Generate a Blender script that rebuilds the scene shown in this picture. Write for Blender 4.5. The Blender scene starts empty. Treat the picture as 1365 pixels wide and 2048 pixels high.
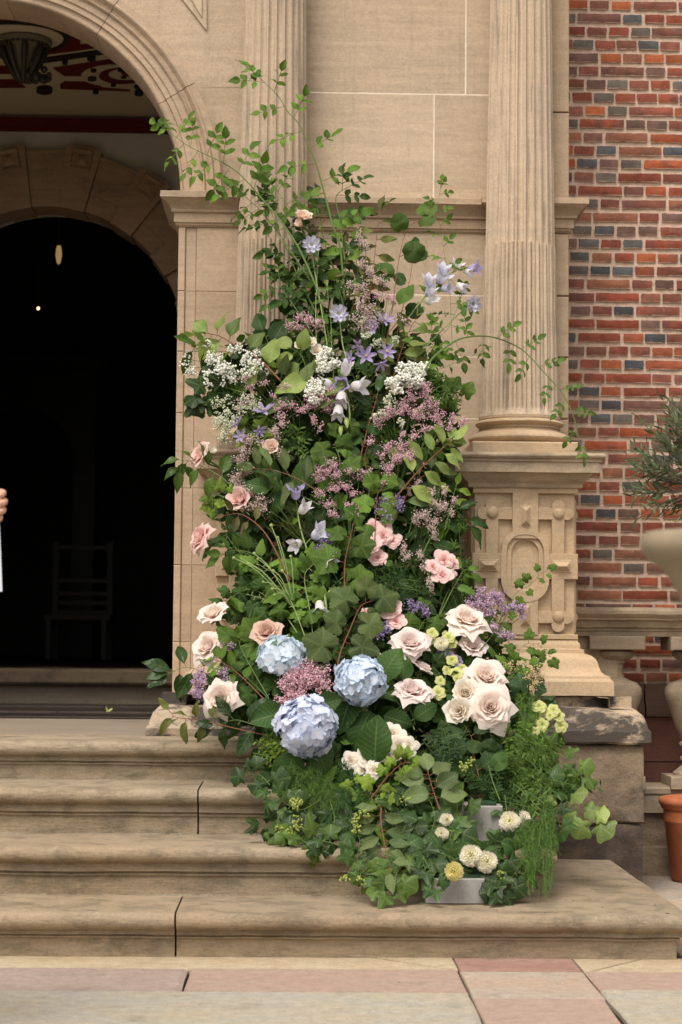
import bpy, math, random
from math import pi, sin, cos, radians, atan2, sqrt, exp
from mathutils import Vector, Matrix, noise
R = random.Random(7)

# ------------------------------------------------------------------ camera
S = bpy.context.scene
FPX, HC = 3982.0, 1.15                     # focal length in photo pixels, eye height
dv = Vector(((590-682.5)/FPX, -(1275-1024)/FPX, -1)).normalized()   # facade normal seen in camera axes
uv_ = Vector((0.0105, 1, 0)); uv_ = (uv_-dv*uv_.dot(dv)).normalized()
rv = dv.cross(uv_).normalized()
M3 = Matrix((rv, dv, uv_))                 # camera axes -> world axes
cam_d = bpy.data.cameras.new('camera'); cam = bpy.data.objects.new('camera', cam_d)
S.collection.objects.link(cam); S.camera = cam
cam.matrix_world = Matrix.Translation((0, 0, HC)) @ M3.to_4x4()
cam_d.sensor_fit = 'VERTICAL'; cam_d.sensor_height = 36; cam_d.lens = FPX/2048*36
cam_d.clip_start = .1; cam_d.clip_end = 300
cam_d.dof.use_dof = True; cam_d.dof.focus_distance = 8.7; cam_d.dof.aperture_fstop = 4.5
def ray(px, py):
    return M3 @ Vector(((px-682.5)/FPX, -(py-1024)/FPX, -1))
def at(px, py, Y):                         # point of the photo at depth Y
    d = ray(px, py); k = Y/d.y
    return Vector((d.x*k, Y, HC+d.z*k))
def onz(px, py, z):                        # point of the photo on the level z
    d = ray(px, py); k = (z-HC)/d.z
    return Vector((d.x*k, d.y*k, z))
# ------------------------------------------------------------------ world, sun, exposure
W = bpy.data.worlds.new('World'); S.world = W; W.use_nodes = True
nt = W.node_tree; nt.nodes.clear()
SUN_EL, SUN_AZ = radians(58), radians(205)   # azimuth from +Y clockwise
sky = nt.nodes.new('ShaderNodeTexSky'); sky.sky_type = 'NISHITA'; sky.sun_disc = False
sky.sun_elevation = SUN_EL; sky.sun_rotation = SUN_AZ; sky.air_density = 1; sky.dust_density = 4; sky.ozone_density = 1
hs = nt.nodes.new('ShaderNodeHueSaturation'); hs.inputs['Saturation'].default_value = .18
wm = nt.nodes.new('ShaderNodeMix'); wm.data_type = 'RGBA'; wm.blend_type = 'MULTIPLY'; wm.inputs[0].default_value = 1
wm.inputs[7].default_value = (1.05, 1.0, .945, 1)
bg = nt.nodes.new('ShaderNodeBackground'); bg.inputs[1].default_value = .13
wo = nt.nodes.new('ShaderNodeOutputWorld')
nt.links.new(sky.outputs[0], hs.inputs['Color']); nt.links.new(hs.outputs[0], wm.inputs[6])
nt.links.new(wm.outputs[2], bg.inputs[0]); nt.links.new(bg.outputs[0], wo.inputs[0])
sl = bpy.data.lights.new('sun', 'SUN'); sl.energy = 1.3; sl.angle = radians(25); sl.color = (1, .94, .85)
so = bpy.data.objects.new('sun', sl); S.collection.objects.link(so)
sd = Vector((sin(SUN_AZ)*cos(SUN_EL), cos(SUN_AZ)*cos(SUN_EL), sin(SUN_EL)))
so.rotation_euler = (-sd).to_track_quat('-Z', 'Y').to_euler(); so.location = (0, -5, 12)
S.view_settings.view_transform = 'Standard'; S.view_settings.look = 'None'
S.view_settings.exposure = 0.63; S.view_settings.gamma = 1
S.cycles.max_bounces = 6; S.cycles.diffuse_bounces = 4; S.cycles.transparent_max_bounces = 6
S.cycles.transmission_bounces = 4; S.cycles.use_denoising = True; S.cycles.caustics_reflective = False

# ------------------------------------------------------------------ object helpers
COL = S.collection
def tag(o, label=None, cat=None, group=None, kind=None):
    if label: o['label'] = label
    if cat: o['category'] = cat
    if group: o['group'] = group
    if kind: o['kind'] = kind
    return o
def empty(name, label, cat, loc=(0, 0, 0), group=None, kind=None):
    o = bpy.data.objects.new(name, None); COL.objects.link(o); o.location = loc; o.empty_display_size = .05
    return tag(o, label, cat, group, kind)
def wloc(o):
    v = Vector(o.location)
    while o.parent: o = o.parent; v = v+Vector(o.location)
    return v
def link(name, mesh, parent=None, mat=None, world=True, **kw):
    o = bpy.data.objects.new(name, mesh); COL.objects.link(o)
    if mat is not None and len(mesh.materials) == 0: mesh.materials.append(mat)
    if parent is not None:
        o.parent = parent
        if world: o.location = -wloc(parent)
    return tag(o, **kw)
def put(name, mesh, parent, M):            # instance of a shared mesh at world matrix M
    o = bpy.data.objects.new(name, mesh); COL.objects.link(o)
    if parent is not None:
        o.parent = parent; M = Matrix.Translation(-wloc(parent)) @ M
    o.matrix_local = M
    return o
class MB:
    def __init__(s): s.v = []; s.f = []; s.m = []; s.cur = 0
    def add(s, vs, fs, M=None):
        n = len(s.v); s.v += [tuple(M @ Vector(v)) for v in vs] if M is not None else [tuple(v) for v in vs]
        s.f += [tuple(i+n for i in f) for f in fs]; s.m += [s.cur]*len(fs); return s
    def box(s, x0, x1, y0, y1, z0, z1, c=0.0, M=None):      # c: chamfer of the front (-y) face edges
        if c <= 0:
            vs = [(x, y, z) for x in (x0, x1) for y in (y0, y1) for z in (z0, z1)]
            return s.add(vs, [(0, 1, 3, 2), (4, 6, 7, 5), (0, 4, 5, 1), (2, 3, 7, 6), (0, 2, 6, 4), (1, 5, 7, 3)], M)
        vs = [(x0+c, y0, z0+c), (x1-c, y0, z0+c), (x1-c, y0, z1-c), (x0+c, y0, z1-c),
              (x0, y0+c, z0), (x1, y0+c, z0), (x1, y0+c, z1), (x0, y0+c, z1), (x0, y1, z0), (x1, y1, z0), (x1, y1, z1), (x0, y1, z1)]
        fs = [(0, 1, 2, 3)]
        for a in (0, 4):
            for i in range(4): j = (i+1) % 4; fs.append((a+i, a+4+i, a+4+j, a+j))
        fs.append((8, 11, 10, 9))
        return s.add(vs, fs, M)
    def sweep(s, path, prof, closed=False, seg=0, jit=0, ns=6., cap=True):   # prof: (outward, z); outward = right of travel
        P = [Vector((p[0], p[1], 0)) for p in path]
        if seg:
            Q = []; n = len(P); tot = n if closed else n-1
            for i in range(tot):
                a, b = P[i], P[(i+1) % n]; k = max(1, int((b-a).length/seg))
                Q += [(a.lerp(b, j/k), j == 0) for j in range(k)]
            if not closed: Q.append((P[-1], True))
        else: Q = [(p, True) for p in P]
        n = len(Q); rings = []
        def nrm(a, b): d = (b-a).normalized(); return Vector((d.y, -d.x, 0))
        for i, (p, _) in enumerate(Q):
            pa = Q[i-1][0] if (i > 0 or closed) else None
            pb = Q[(i+1) % n][0] if (i < n-1 or closed) else None
            if pa is None: m = nrm(p, pb)
            elif pb is None: m = nrm(pa, p)
            else:
                n1, n2 = nrm(pa, p), nrm(p, pb); m = n1+n2; m = m/max(.2, 1+n1.dot(n2))
            r = []
            for (o, z) in prof:
                q = p+m*o; q.z = z
                if jit:
                    d = noise.noise_vector(Vector((q.x*ns, q.y*ns, q.z*ns*1.5)))*jit
                    q += Vector((0, d.y, d.z)) if abs(m.y) > .5 else d
                r.append(q)
            rings.append(r)
        k = len(prof); vs = [q for r in rings for q in r]; fs = []
        for i in range(n if closed else n-1):
            a, b = i*k, ((i+1) % n)*k
            for j in range(k-1): fs.append((a+j, b+j, b+j+1, a+j+1))
        if not closed and cap: fs.append(tuple(range(k))[::-1]); fs.append(tuple((n-1)*k+j for j in range(k)))
        return s.add(vs, fs)
    def lathe(s, prof, n=32, M=None, a0=0, a1=2*pi):         # prof: (r, z)
        full = abs(a1-a0-2*pi) < 1e-6; m = n if full else n+1; vs = []
        for i in range(m):
            a = a0+(a1-a0)*i/n
            vs += [(r*cos(a), r*sin(a), z) for (r, z) in prof]
        k = len(prof); fs = []
        for i in range(n):
            a, b = i*k, ((i+1) % m)*k
            for j in range(k-1): fs.append((a+j, b+j, b+j+1, a+j+1))
        return s.add(vs, fs, M)
    def tube(s, pts, rad, n=6, cap=True):
        pts = [Vector(p) for p in pts]; m = len(pts)
        if not hasattr(rad, '__len__'): rad = [rad]*m
        ref = Vector((.3, -.9, .2)).normalized(); rings = []
        for i, p in enumerate(pts):
            t = (pts[min(m-1, i+1)]-pts[max(0, i-1)]).normalized()
            u = t.cross(ref)
            if u.length < .05: u = t.cross(Vector((1, 0, 0)))
            u.normalize(); w = t.cross(u); ref = w.cross(t) if False else ref
            rings.append([p+(u*cos(2*pi*k/n)+w*sin(2*pi*k/n))*rad[i] for k in range(n)])
        vs = [q for r in rings for q in r]; fs = []
        for i in range(m-1):
            for k in range(n): fs.append((i*n+k, i*n+(k+1) % n, (i+1)*n+(k+1) % n, (i+1)*n+k))
        if cap: fs.append(tuple(range(n))[::-1]); fs.append(tuple((m-1)*n+k for k in range(n)))
        return s.add(vs, fs)
    def poly(s, pts, z0, z1):                                # prism of a plan polygon
        n = len(pts); vs = [(p[0], p[1], z0) for p in pts]+[(p[0], p[1], z1) for p in pts]
        fs = [tuple(range(n))[::-1], tuple(range(n, 2*n))]+[(i, (i+1) % n, n+(i+1) % n, n+i) for i in range(n)]
        return s.add(vs, fs)
    def polyxz(s, pts, y0, y1):                              # prism of an outline in the facade plane, front at y0
        n = len(pts); vs = [(p[0], y0, p[1]) for p in pts]+[(p[0], y1, p[1]) for p in pts]
        fs = [tuple(range(n)), tuple(range(n, 2*n))[::-1]]+[(i, n+i, n+(i+1) % n, (i+1) % n) for i in range(n)]
        return s.add(vs, fs)
    def sphere(s, c, r, nu=10, nv=6, sc=(1, 1, 1)):
        prof = [(max(1e-5, r*sin(pi*j/nv)), -r*cos(pi*j/nv)) for j in range(nv+1)]
        return s.lathe(prof, nu, Matrix.Translation(c) @ Matrix.Diagonal((*sc, 1)))
    def mesh(s, name, mats=None, smooth=True, angle=35, fix=True):
        me = bpy.data.meshes.new(name); me.from_pydata(s.v, [], s.f)
        if mats is not None:
            for m in (mats if isinstance(mats, (list, tuple)) else [mats]): me.materials.append(m)
        if any(s.m): me.polygons.foreach_set('material_index', s.m)
        if fix:
            import bmesh
            b = bmesh.new(); b.from_mesh(me); bmesh.ops.recalc_face_normals(b, faces=b.faces); b.to_mesh(me); b.free()
        if smooth:
            me.polygons.foreach_set('use_smooth', [True]*len(me.polygons))
            me.set_sharp_from_angle(angle=radians(angle))
        me.update(); return me
    def build(s, name, mat, parent=None, smooth=True, angle=35, fix=True, **kw):
        return link(name, s.mesh(name, mat, smooth, angle, fix), parent, **kw)

# ------------------------------------------------------------------ material helpers
class NT:
    def __init__(s, name):
        s.mat = bpy.data.materials.new(name); s.mat.use_nodes = True; s.t = s.mat.node_tree
        s.t.nodes.clear(); s.out = s.n('OutputMaterial')
    def n(s, t, **kw):
        nd = s.t.nodes.new('ShaderNode'+t)
        for k, v in kw.items(): setattr(nd, k, v)
        return nd
    def l(s, a, b): s.t.links.new(a, b)
    def noise(s, vec, scale, detail=5, rough=.6, dist=0):
        nd = s.n('TexNoise'); nd.inputs['Scale'].default_value = scale; nd.inputs['Detail'].default_value = detail
        nd.inputs['Roughness'].default_value = rough; nd.inputs['Distortion'].default_value = dist
        if vec is not None: s.l(vec, nd.inputs['Vector'])
        return nd.outputs[0]
    def map(s, vec, sc=(1, 1, 1), loc=(0, 0, 0)):
        nd = s.n('Mapping'); nd.inputs['Scale'].default_value = sc; nd.inputs['Location'].default_value = loc
        s.l(vec, nd.inputs['Vector']); return nd.outputs[0]
    def ramp(s, fac, a, b, ca=(0, 0, 0), cb=(1, 1, 1)):
        nd = s.n('ValToRGB'); e = nd.color_ramp.elements
        e[0].position = a; e[1].position = b; e[0].color = (*ca, 1); e[1].color = (*cb, 1)
        s.l(fac, nd.inputs[0]); return nd.outputs[0]
    def mix(s, fac, a, b, mode='MIX'):
        nd = s.n('Mix', data_type='RGBA', blend_type=mode)
        for i, x in ((0, fac), (6, a), (7, b)):
            if isinstance(x, (int, float)): nd.inputs[i].default_value = x
            elif isinstance(x, tuple): nd.inputs[i].default_value = (*x[:3], 1)
            else: s.l(x, nd.inputs[i])
        return nd.outputs[2]
    def math(s, op, a, b=None):
        nd = s.n('Math', operation=op)
        for i, x in ((0, a), (1, b)):
            if x is None: continue
            if isinstance(x, (int, float)): nd.inputs[i].default_value = x
            else: s.l(x, nd.inputs[i])
        return nd.outputs[0]
    def bump(s, h, strength, dist, prev=None):
        nd = s.n('Bump'); nd.inputs['Strength'].default_value = strength; nd.inputs['Distance'].default_value = dist
        s.l(h, nd.inputs['Height'])
        if prev is not None: s.l(prev, nd.inputs['Normal'])
        return nd.outputs[0]
    def bsdf(s, col, rough=.8, spec=.3, normal=None, **kw):
        b = s.n('BsdfPrincipled')
        for k, x in (('Base Color', col), ('Roughness', rough), ('Specular IOR Level', spec)):
            if isinstance(x, (int, float)): b.inputs[k].default_value = x
            elif isinstance(x, tuple): b.inputs[k].default_value = (*x[:3], 1)
            else: s.l(x, b.inputs[k])
        if normal is not None: s.l(normal, b.inputs['Normal'])
        for k, x in kw.items(): b.inputs[k.replace('_', ' ')].default_value = x
        return b
    def done(s, sh): s.l(sh.outputs[0] if hasattr(sh, 'outputs') else sh, s.out.inputs[0]); return s.mat
def srgb(r, g, b):
    f = lambda c: (c/255/12.92) if c <= 10 else ((c/255+.055)/1.055)**2.4
    return (f(r), f(g), f(b))
def sc(c, k): return tuple(x*k for x in c)

def stone(name, base, bedding=1.0, grime=0.35, grime_col=(.05, .045, .04), grime_scale=2.2, tool=0, rough_bump=.5, warm=.35, thr=.56, moss=0, sharp=.12, streak=0, iso=False):
    m = NT(name); co = m.n('TexCoord').outputs['Object']
    bed = m.noise(m.map(co, (.7, .7, 9)), 3.2, 7, .62, .3)
    c = m.mix(m.ramp(bed, .34, .66), sc(base, 1-.22*bedding), sc(base, 1+.10*bedding))
    c = m.mix(1.0, c, m.ramp(m.n('ObjectInfo').outputs['Random'], 0, 1, (.90, .885, .87), (1.05, 1.05, 1.05)), 'MULTIPLY')
    ft = m.noise(m.map(co, (2, 2, 40)), 4, 4, .6)
    c = m.mix(m.math('MULTIPLY', m.ramp(ft, .5, .75), .22*bedding), c, sc(base, .62))
    big = m.noise(co, .9, 4, .55)
    c = m.mix(m.math('MULTIPLY', m.ramp(big, .42, .7), warm), c, (base[0]*1.02, base[1]*.84, base[2]*.62))
    gr = m.noise(m.map(co, (1, 1, 1.6), (3, 1, 7)), grime_scale, 9, .68, .4)
    c = m.mix(m.math('MULTIPLY', m.ramp(gr, thr-.05*sharp/.12, thr+sharp), grime), c, grime_col)
    g2 = m.noise(m.map(co, (1.2, 1.2, 5), (9, 2, 1)), 5, 6, .7)
    c = m.mix(m.math('MULTIPLY', m.ramp(g2, .52, .7), grime*.55), c, sc(grime_col, 2.2))
    if streak:
        sk = m.noise(m.map(co, (9, 9, .55)), 3.2, 6, .62)
        c = m.mix(m.math('MULTIPLY', m.ramp(sk, .52, .72), streak), c, (.13, .115, .095))
    if moss:
        ms = m.noise(m.map(co, (2, 2, 9), (1, 4, 2)), 3.5, 8, .7)
        c = m.mix(m.math('MULTIPLY', m.ramp(ms, .48, .66), moss), c, (.05, .055, .02))
    mg = m.noise(co, 75, 4, .75)
    c = m.mix(.5, c, m.mix(1.0, c, m.ramp(mg, .32, .68, (.76, .76, .76), (1.2, 1.2, 1.2)), 'MULTIPLY'))
    sp = m.noise(co, 260, 3, .7)
    c = m.mix(.55, c, m.mix(1.0, c, m.ramp(sp, .3, .7, (.72, .72, .72), (1.22, 1.22, 1.22)), 'MULTIPLY'))
    h1 = m.noise(co, 190, 4, .65); n1 = m.bump(h1, .35*rough_bump, .003)
    n2 = m.bump(m.noise(m.map(co, (1, 1, 7) if not iso else (1, 1, 1.3)), 14, 6, .65), .45*rough_bump, .006, n1)
    n3 = m.bump(m.noise(co, 38, 8, .75), .5*rough_bump, .007, n2)
    if tool:
        wv = m.n('TexWave', bands_direction='Z'); wv.inputs['Scale'].default_value = tool; wv.inputs['Distortion'].default_value = 1.2
        wv.inputs['Detail'].default_value = 3; m.l(co, wv.inputs['Vector']); n3 = m.bump(wv.outputs['Fac'], .12, .001, n3)
        c = m.mix(m.math('MULTIPLY', m.ramp(wv.outputs['Fac'], .0, .5), -.0), c, c)
    return m.done(m.bsdf(c, .88, .22, n3))
SAND = (.43, .32, .215)
M_wall = stone('sandstone_wall', (.55, .435, .315), .55, .22, (.22, .17, .125), 2.2, warm=.15, streak=.14)
M_jamb = stone('sandstone_jamb', (.50, .38, .27), .6, .22, (.16, .12, .09), 2.5, warm=.25)
M_mould = stone('sandstone_moulding', (.47, .355, .25), .6, .4, sc(SAND, .38), 3, thr=.52)
M_col = stone('sandstone_column', (.55, .435, .32), .3, .2, (.2, .165, .125), 4, warm=.1, thr=.55, streak=.7)
M_ped = stone('sandstone_pedestal', (.53, .415, .29), .5, .28, (.15, .12, .09), 3, tool=60, warm=.5, thr=.57)
M_plinth = stone('weathered_plinth_stone', (.46, .37, .27), .3, .93, (.055, .047, .043), 3.0, rough_bump=1.1, thr=.468, sharp=.05)
M_rough = stone('rock_faced_stone', (.37, .29, .205), .1, .75, (.09, .07, .055), 2.2, rough_bump=4.0, thr=.49, iso=True)
M_step = stone('step_stone', (.375, .30, .21), .35, .5, (.11, .09, .066), 6.5, rough_bump=1.8, warm=.3, thr=.52, moss=.3, sharp=.10)
M_land = stone('landing_stone', (.29, .24, .185), .7, .4, (.12, .10, .08), 1.6, rough_bump=.5)
M_bal = stone('balustrade_stone', (.42, .34, .245), .8, .5, (.12, .10, .08), 3, thr=.52)
M_porch = stone('porch_stone', (.36, .255, .17), .8, .4, (.05, .04, .03), 3)
def plain(name, col, rough=.8, spec=.3, nscale=0, namt=.15, bump=0):
    m = NT(name)
    if nscale:
        co = m.n('TexCoord').outputs['Object']; nz = m.noise(co, nscale, 6, .65)
        c = m.mix(1.0, col, m.ramp(nz, .3, .7, (1-namt,)*3, (1+namt,)*3), 'MULTIPLY')
        nn = m.bump(m.noise(co, nscale*6, 4, .6), bump, .004) if bump else None
        return m.done(m.bsdf(c, rough, spec, nn))
    return m.done(m.bsdf(col, rough, spec))
M_mortar = plain('pale_lime_mortar', (.74, .62, .50), .95, .1, 25, .15, .6)
M_bmortar = plain('brick_mortar', (.62, .46, .36), .95, .1, 30, .22, 1.0)
M_joint = plain('dark_joint', (.03, .026, .02), .95, .1)
# ================================================================== GROUND AND STEPS
Z1, Z2, Z3, Z4 = .16, .348, .533, .70
D1, TR = 7.27, .44
XS = [1.395, .952, .51, .07]
YP = 9.62                                   # jamb face
YW = 9.70                                   # wall panel face
XA, ZA, RA = at(-36, 388, YP).x, at(-36, 388, YP).z, .965
g = MB(); g.poly([(-60, -30), (60, -30), (60, 9.9), (-60, 9.9)], -.30, -.022)
ground = g.build('ground', M_joint, None, kind='structure')
g = MB(); g.poly([(-60, -80), (60, -80), (60, -30.01), (-60, -30.01)], -.30, -.02)
g.build('far_ground', plain('gravel_ground', (.22, .19, .15), .95, .2, 3, .2), None, kind='structure')
def flag(pts, col, k=0, g_=.005):          # a flagstone from ground-level points
    pts = [Vector((p[0], p[1], 0)) for p in pts]
    c = sum(pts, Vector())/len(pts); q = []
    n = len(pts)
    for i in range(n):
        a, b = pts[i], pts[(i+1) % n]; L = max(1, int((b-a).length/.16))
        for j in range(L):
            p = a.lerp(b, j/L); p = p+noise.noise_vector(p*9+Vector((k, k, k)))*.004
            q.append(p+(c-p).normalized()*g_)
    h = R.uniform(-.002, .002); n = len(q); b = MB()
    top = [(p.x+(c.x-p.x)*.012, p.y+(c.y-p.y)*.012, h) for p in q]; mid = [(p.x, p.y, h-.006) for p in q]; low = [(p.x, p.y, -.05) for p in q]
    vs = top+mid+low; fs = [tuple(range(n))]+[(i, n+i, n+(i+1) % n, (i+1) % n) for i in range(n)]+[(n+i, 2*n+i, 2*n+(i+1) % n, n+(i+1) % n) for i in range(n)]
    b.add(vs, fs); return b.build('paving_stone', flagmat(col), ground, smooth=False)
FM = {}
def flagmat(col):
    if col in FM: return FM[col]
    base = {'cream': (.47, .39, .27), 'grey': (.38, .355, .30), 'pink': (.34, .255, .22), 'red': (.31, .175, .14), 'tan': (.42, .31, .235), 'mix': (.38, .28, .22)}[col]
    m = NT('flagstone_'+col); co = m.n('TexCoord').outputs['Object']
    a = m.noise(m.map(co, (1, 1.4, 1)), 2.6, 8, .68, .2)
    alt = {'cream': (.43, .33, .21), 'grey': (.41, .35, .26), 'pink': (.38, .30, .25), 'red': (.36, .23, .18), 'tan': (.38, .34, .28), 'mix': (.38, .265, .215)}[col]
    c = m.mix(m.ramp(a, .4, .62), base, alt)
    b_ = m.noise(co, 22, 8, .7); c = m.mix(1.0, c, m.ramp(b_, .3, .7, (.78, .78, .78), (1.16, 1.16, 1.16)), 'MULTIPLY'); c = m.mix(1.0, c, m.ramp(m.noise(co, 120, 4, .75), .32, .68, (.80, .80, .80), (1.15, 1.15, 1.15)), 'MULTIPLY')
    d = m.noise(co, 5, 8, .72); c = m.mix(m.math('MULTIPLY', m.ramp(d, .56, .7), .35), c, (.09, .08, .06))
    n1 = m.bump(m.noise(co, 90, 5, .7), .25, .004); n2 = m.bump(m.noise(co, 9, 5, .6), .3, .008, n1)
    FM[col] = m.done(m.bsdf(c, .82, .3, n2)); return FM[col]
G = lambda x, y: onz(x, y, 0)
def xy(x, y): return (x, y)
# lay-out: rows at fixed depths, joints running back from the camera (read off the photograph)
rA = lambda y: G(900.5+(y-1906)*.4947, y); rB = lambda y: G(1135.5+(y-1906)*.8657, y)
xa, xb = rA(1950).x, rB(1950).x
y0, y1, y2, y3 = 7.30, G(700, 1938).y, G(300, 1982).y, 5.2
xc = G(372, 1960).x
y4 = G(1000, 1942).y; y5 = G(1000, 1995).y
flag([(-3.6, y1), (-1.9, y1), (-1.9, y0), (-3.6, y0)], 'cream', 1)
pA = G(735, 1907); pB = G(903, 1940)
flag([(-1.9, y1), (pB.x, y1), (pA.x, y0), (-1.9, y0)], 'cream', 2)
flag([(pB.x, y1), (xa, y1), (xa, y0), (pA.x, y0)], 'cream', 3)
flag([(-3.6, y2), (xc, y2), (xc, y1), (-3.6, y1)], 'pink', 4)
flag([(xc, y2), (xa, y2), (xa, y1), (xc, y1)], 'mix', 5)
flag([(xa, y4), (xb, y4), (xb, y0), (xa, y0)], 'red', 6)
flag([(xa, y5), (xb, y5), (xb, y4), (xa, y4)], 'tan', 7)
p1 = G(683, 2035); p2 = G(935, 1992)
sl_ = (p2.y-p1.y)/(p2.x-p1.x); yl = p2.y-sl_*(p2.x+3.6)
flag([(-3.6, max(yl, y3)), (p1.x-.5, p1.y-sl_*.5), (p2.x, p2.y), (xa, y2), (-3.6, y2)], 'grey', 8)
flag([(-2.9, y3), (xa, y3), (xa, y2-.005), (p2.x, p2.y), (p1.x-.5, p1.y-sl_*.5), (-3.6, max(yl, y3))], 'grey', 9)
flag([(xa, y3), (xb-.03, y3), (xb-.01, y5), (xa, y5)], 'mix', 10)
q1 = G(1165, 1941); q2 = G(1280, 1906)
xr = 2.3
flag([(xb, y4+.02), (xb+.02, y4), (q2.x, y0), (xb, y0)], 'cream', 11)
flag([(xb+.02, y4), (xr, y4), (xr, y0), (q2.x, y0)], 'cream', 12)
y6 = G(1300, 1981).y; q3 = G(1365, 2006)
flag([(xb, y6), (xr, y6), (xr, y4), (xb, y4)], 'mix', 13)
flag([(xb, y6), (q3.x+.25, q3.y-.06), (xr, y6)], 'grey', 14)
flag([(xb, y3), (xr, y3), (xr, y6), (q3.x+.25, q3.y-.06), (xb, y6)], 'grey', 15)
for i, (a, b, c, d, co_) in enumerate([(1.42, 2.5, 7.6, 7.98, 'red'), (1.42, 2.5, 7.99, 8.9, 'cream'), (1.42, 2.9, 8.91, 9.88, 'tan'), (xr, 3.6, 5.2, 7.59, 'grey'), (1.42, xr, 7.31, 7.59, 'cream'), (2.51, 3.6, 7.6, 8.9, 'grey'), (2.91, 3.9, 8.91, 9.88, 'pink')]):
    flag([(a, c), (b, c), (b, d), (a, d)], co_, 20+i)
gg = MB()                                                          # the rest of the forecourt, out of view
yy = 5.19
while yy > -6:
    x = -5.0; d = R.uniform(.5, .9)
    while x < 5:
        w = R.uniform(.6, 1.2); gg.box(x+.005, x+w-.005, yy-d+.005, yy-.005, -.05, 0); x += w
    yy -= d
gg.build('outer_paving', flagmat('grey'), ground, smooth=False, kind='stuff')

def bull(h0, h1, r=.030, o=.06, back=.52):
    h = h1-h0; zc = h1-r; pr = [(0, h0-.01), (0, h0+.40*h), (.010, h0+.41*h), (.012, h0+.45*h), (.006, h0+.46*h), (.006, h0+.48*h), (.022, h0+.50*h)]
    pr += [(o-r-.012, zc-r-.006), (o-r-.006, zc-r)]
    for i in range(9):
        a = -pi/2+pi*i/8*.98; pr.append((o-r+r*cos(a), zc+r*sin(a)))
    pr += [(o-r-.05, h1+.001), (-back*.5, h1+.002), (-back, h1+.002)]
    return pr
steps = empty('stone_steps', None, None, (0, D1, 0), kind='structure')
def step_front(x0, x1, yf, h0, h1, back=.5):
    b = MB(); b.sweep([(x0, yf), (x1, yf)], bull(h0, h1, back=back), seg=.035, jit=.0032, ns=7)
    b.build('step_stone', M_step, steps, angle=50)
def step_corner(x0, x1, yf, h0, h1, yend, back=.5):
    b = MB(); b.sweep([(x0, yf), (x1, yf), (x1, yend)], bull(h0, h1, back=back), seg=.035, jit=.003, ns=7)
    b.build('step_stone', M_step, steps, angle=50)
for i, (h0, h1, joints) in enumerate([(0, Z1, (-3.3, -1.9, at(352, 1860, D1).x)), (Z1, Z2, (-3.2, -2.1, )), (Z2, Z3, (-3.3, -1.7, at(397, 1612, D1+2*TR).x)), (Z3, Z4, (-3.2, -2.0))]):
    yf = D1+i*TR; J = list(joints)
    bk = .56 if i == 0 else .5
    for a, b_ in zip(J[:-1], J[1:]): step_front(a+.003, b_-.003, yf+R.uniform(-.004, .004), h0+.002, h1, bk)
    step_corner(J[-1]+.004, XS[i], yf, h0, h1, (9.04, 9.03, 9.5, 9.5)[i], bk)
# mortar lying in the angle of each step
for i in range(3):
    b = MB(); yf = D1+(i+1)*TR; x = -3.2
    while x < XS[i+1]-.1:
        w = R.uniform(.03, .16)
        if R.random() < .75: b.box(x, x+w, yf-.010-R.random()*.006, yf+.01, (Z1, Z2, Z3)[i]-.01, (Z1, Z2, Z3)[i]+.0045)
        x += w+R.uniform(0, .05)
    b.build('mortar_line', plain('pale_old_mortar%d' % i, (.33, .29, .22), .95, .1, 60, .4, .5), steps, kind='stuff')
b = MB(); b.box(.38, 1.34, D1+.50, 9.05, .02, Z1-.002); b.build('tread_slab', M_step, steps)
b = MB(); b.box(-3.2, .45, 7.6, 9.0, 0, Z1-.012); b.box(-3.2, .45, 8.0, 9.2, Z1, Z2-.012); b.box(-3.2, .4, 8.5, 9.3, Z2, Z3-.012)
b.build('core', M_joint, steps)
# porch floor: slabs, then dark inlaid stones, rising slightly to the threshold
YI = 12.1; ZF = .745
flo = empty('porch_floor', None, None, (-1.5, 9, Z4), kind='structure')
yb = onz(200, 1438, .715).y
b = MB(); zt = .715
b.add([(-3.2, 9.08, .5), (.4, 9.08, .5), (.4, yb, .5), (-3.2, yb, .5), (-3.2, 9.08, Z4+.002), (.4, 9.08, Z4+.002), (.4, yb, zt), (-3.2, yb, zt)],
      [(0, 3, 2, 1), (4, 5, 6, 7), (0, 1, 5, 4), (1, 2, 6, 5), (2, 3, 7, 6), (3, 0, 4, 7)])
b.build('landing_slab', M_land, flo, smooth=False)
b = MB(); b.box(-3.4, .4, yb, YI+.2, .5, zt-.006); b.build('bed', M_joint, flo)
M_marb = [plain('floor_brown_stone', (.10, .075, .06), .3, .5, 6, .3), plain('floor_black_stone', (.012, .011, .012), .18, .5, 8, .3), plain('floor_grey_stone', (.17, .155, .15), .3, .5, 6, .25)]
ys = [yb+.02]
for k, f in enumerate((.10, .16, .42, .50, .78, .86, 1.02)): ys.append(yb+(YI-yb)*f)
for r in range(len(ys)-1):
    x = -3.3+R.random()*.3; nn = 0
    while x < .2:
        w = R.uniform(.35, .9); mt = M_marb[1] if r % 2 == 0 and R.random() < .75 else (M_marb[0] if R.random() < .75 else M_marb[2])
        b = MB(); z = zt+(ZF-zt)*(ys[r]-yb)/(YI-yb); b.box(x+.002, min(x+w, .3)-.002, ys[r]+.002, ys[r+1]-.002, .6, z)
        b.build('floor_tile', mt, flo, smooth=False); x += w
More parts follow.
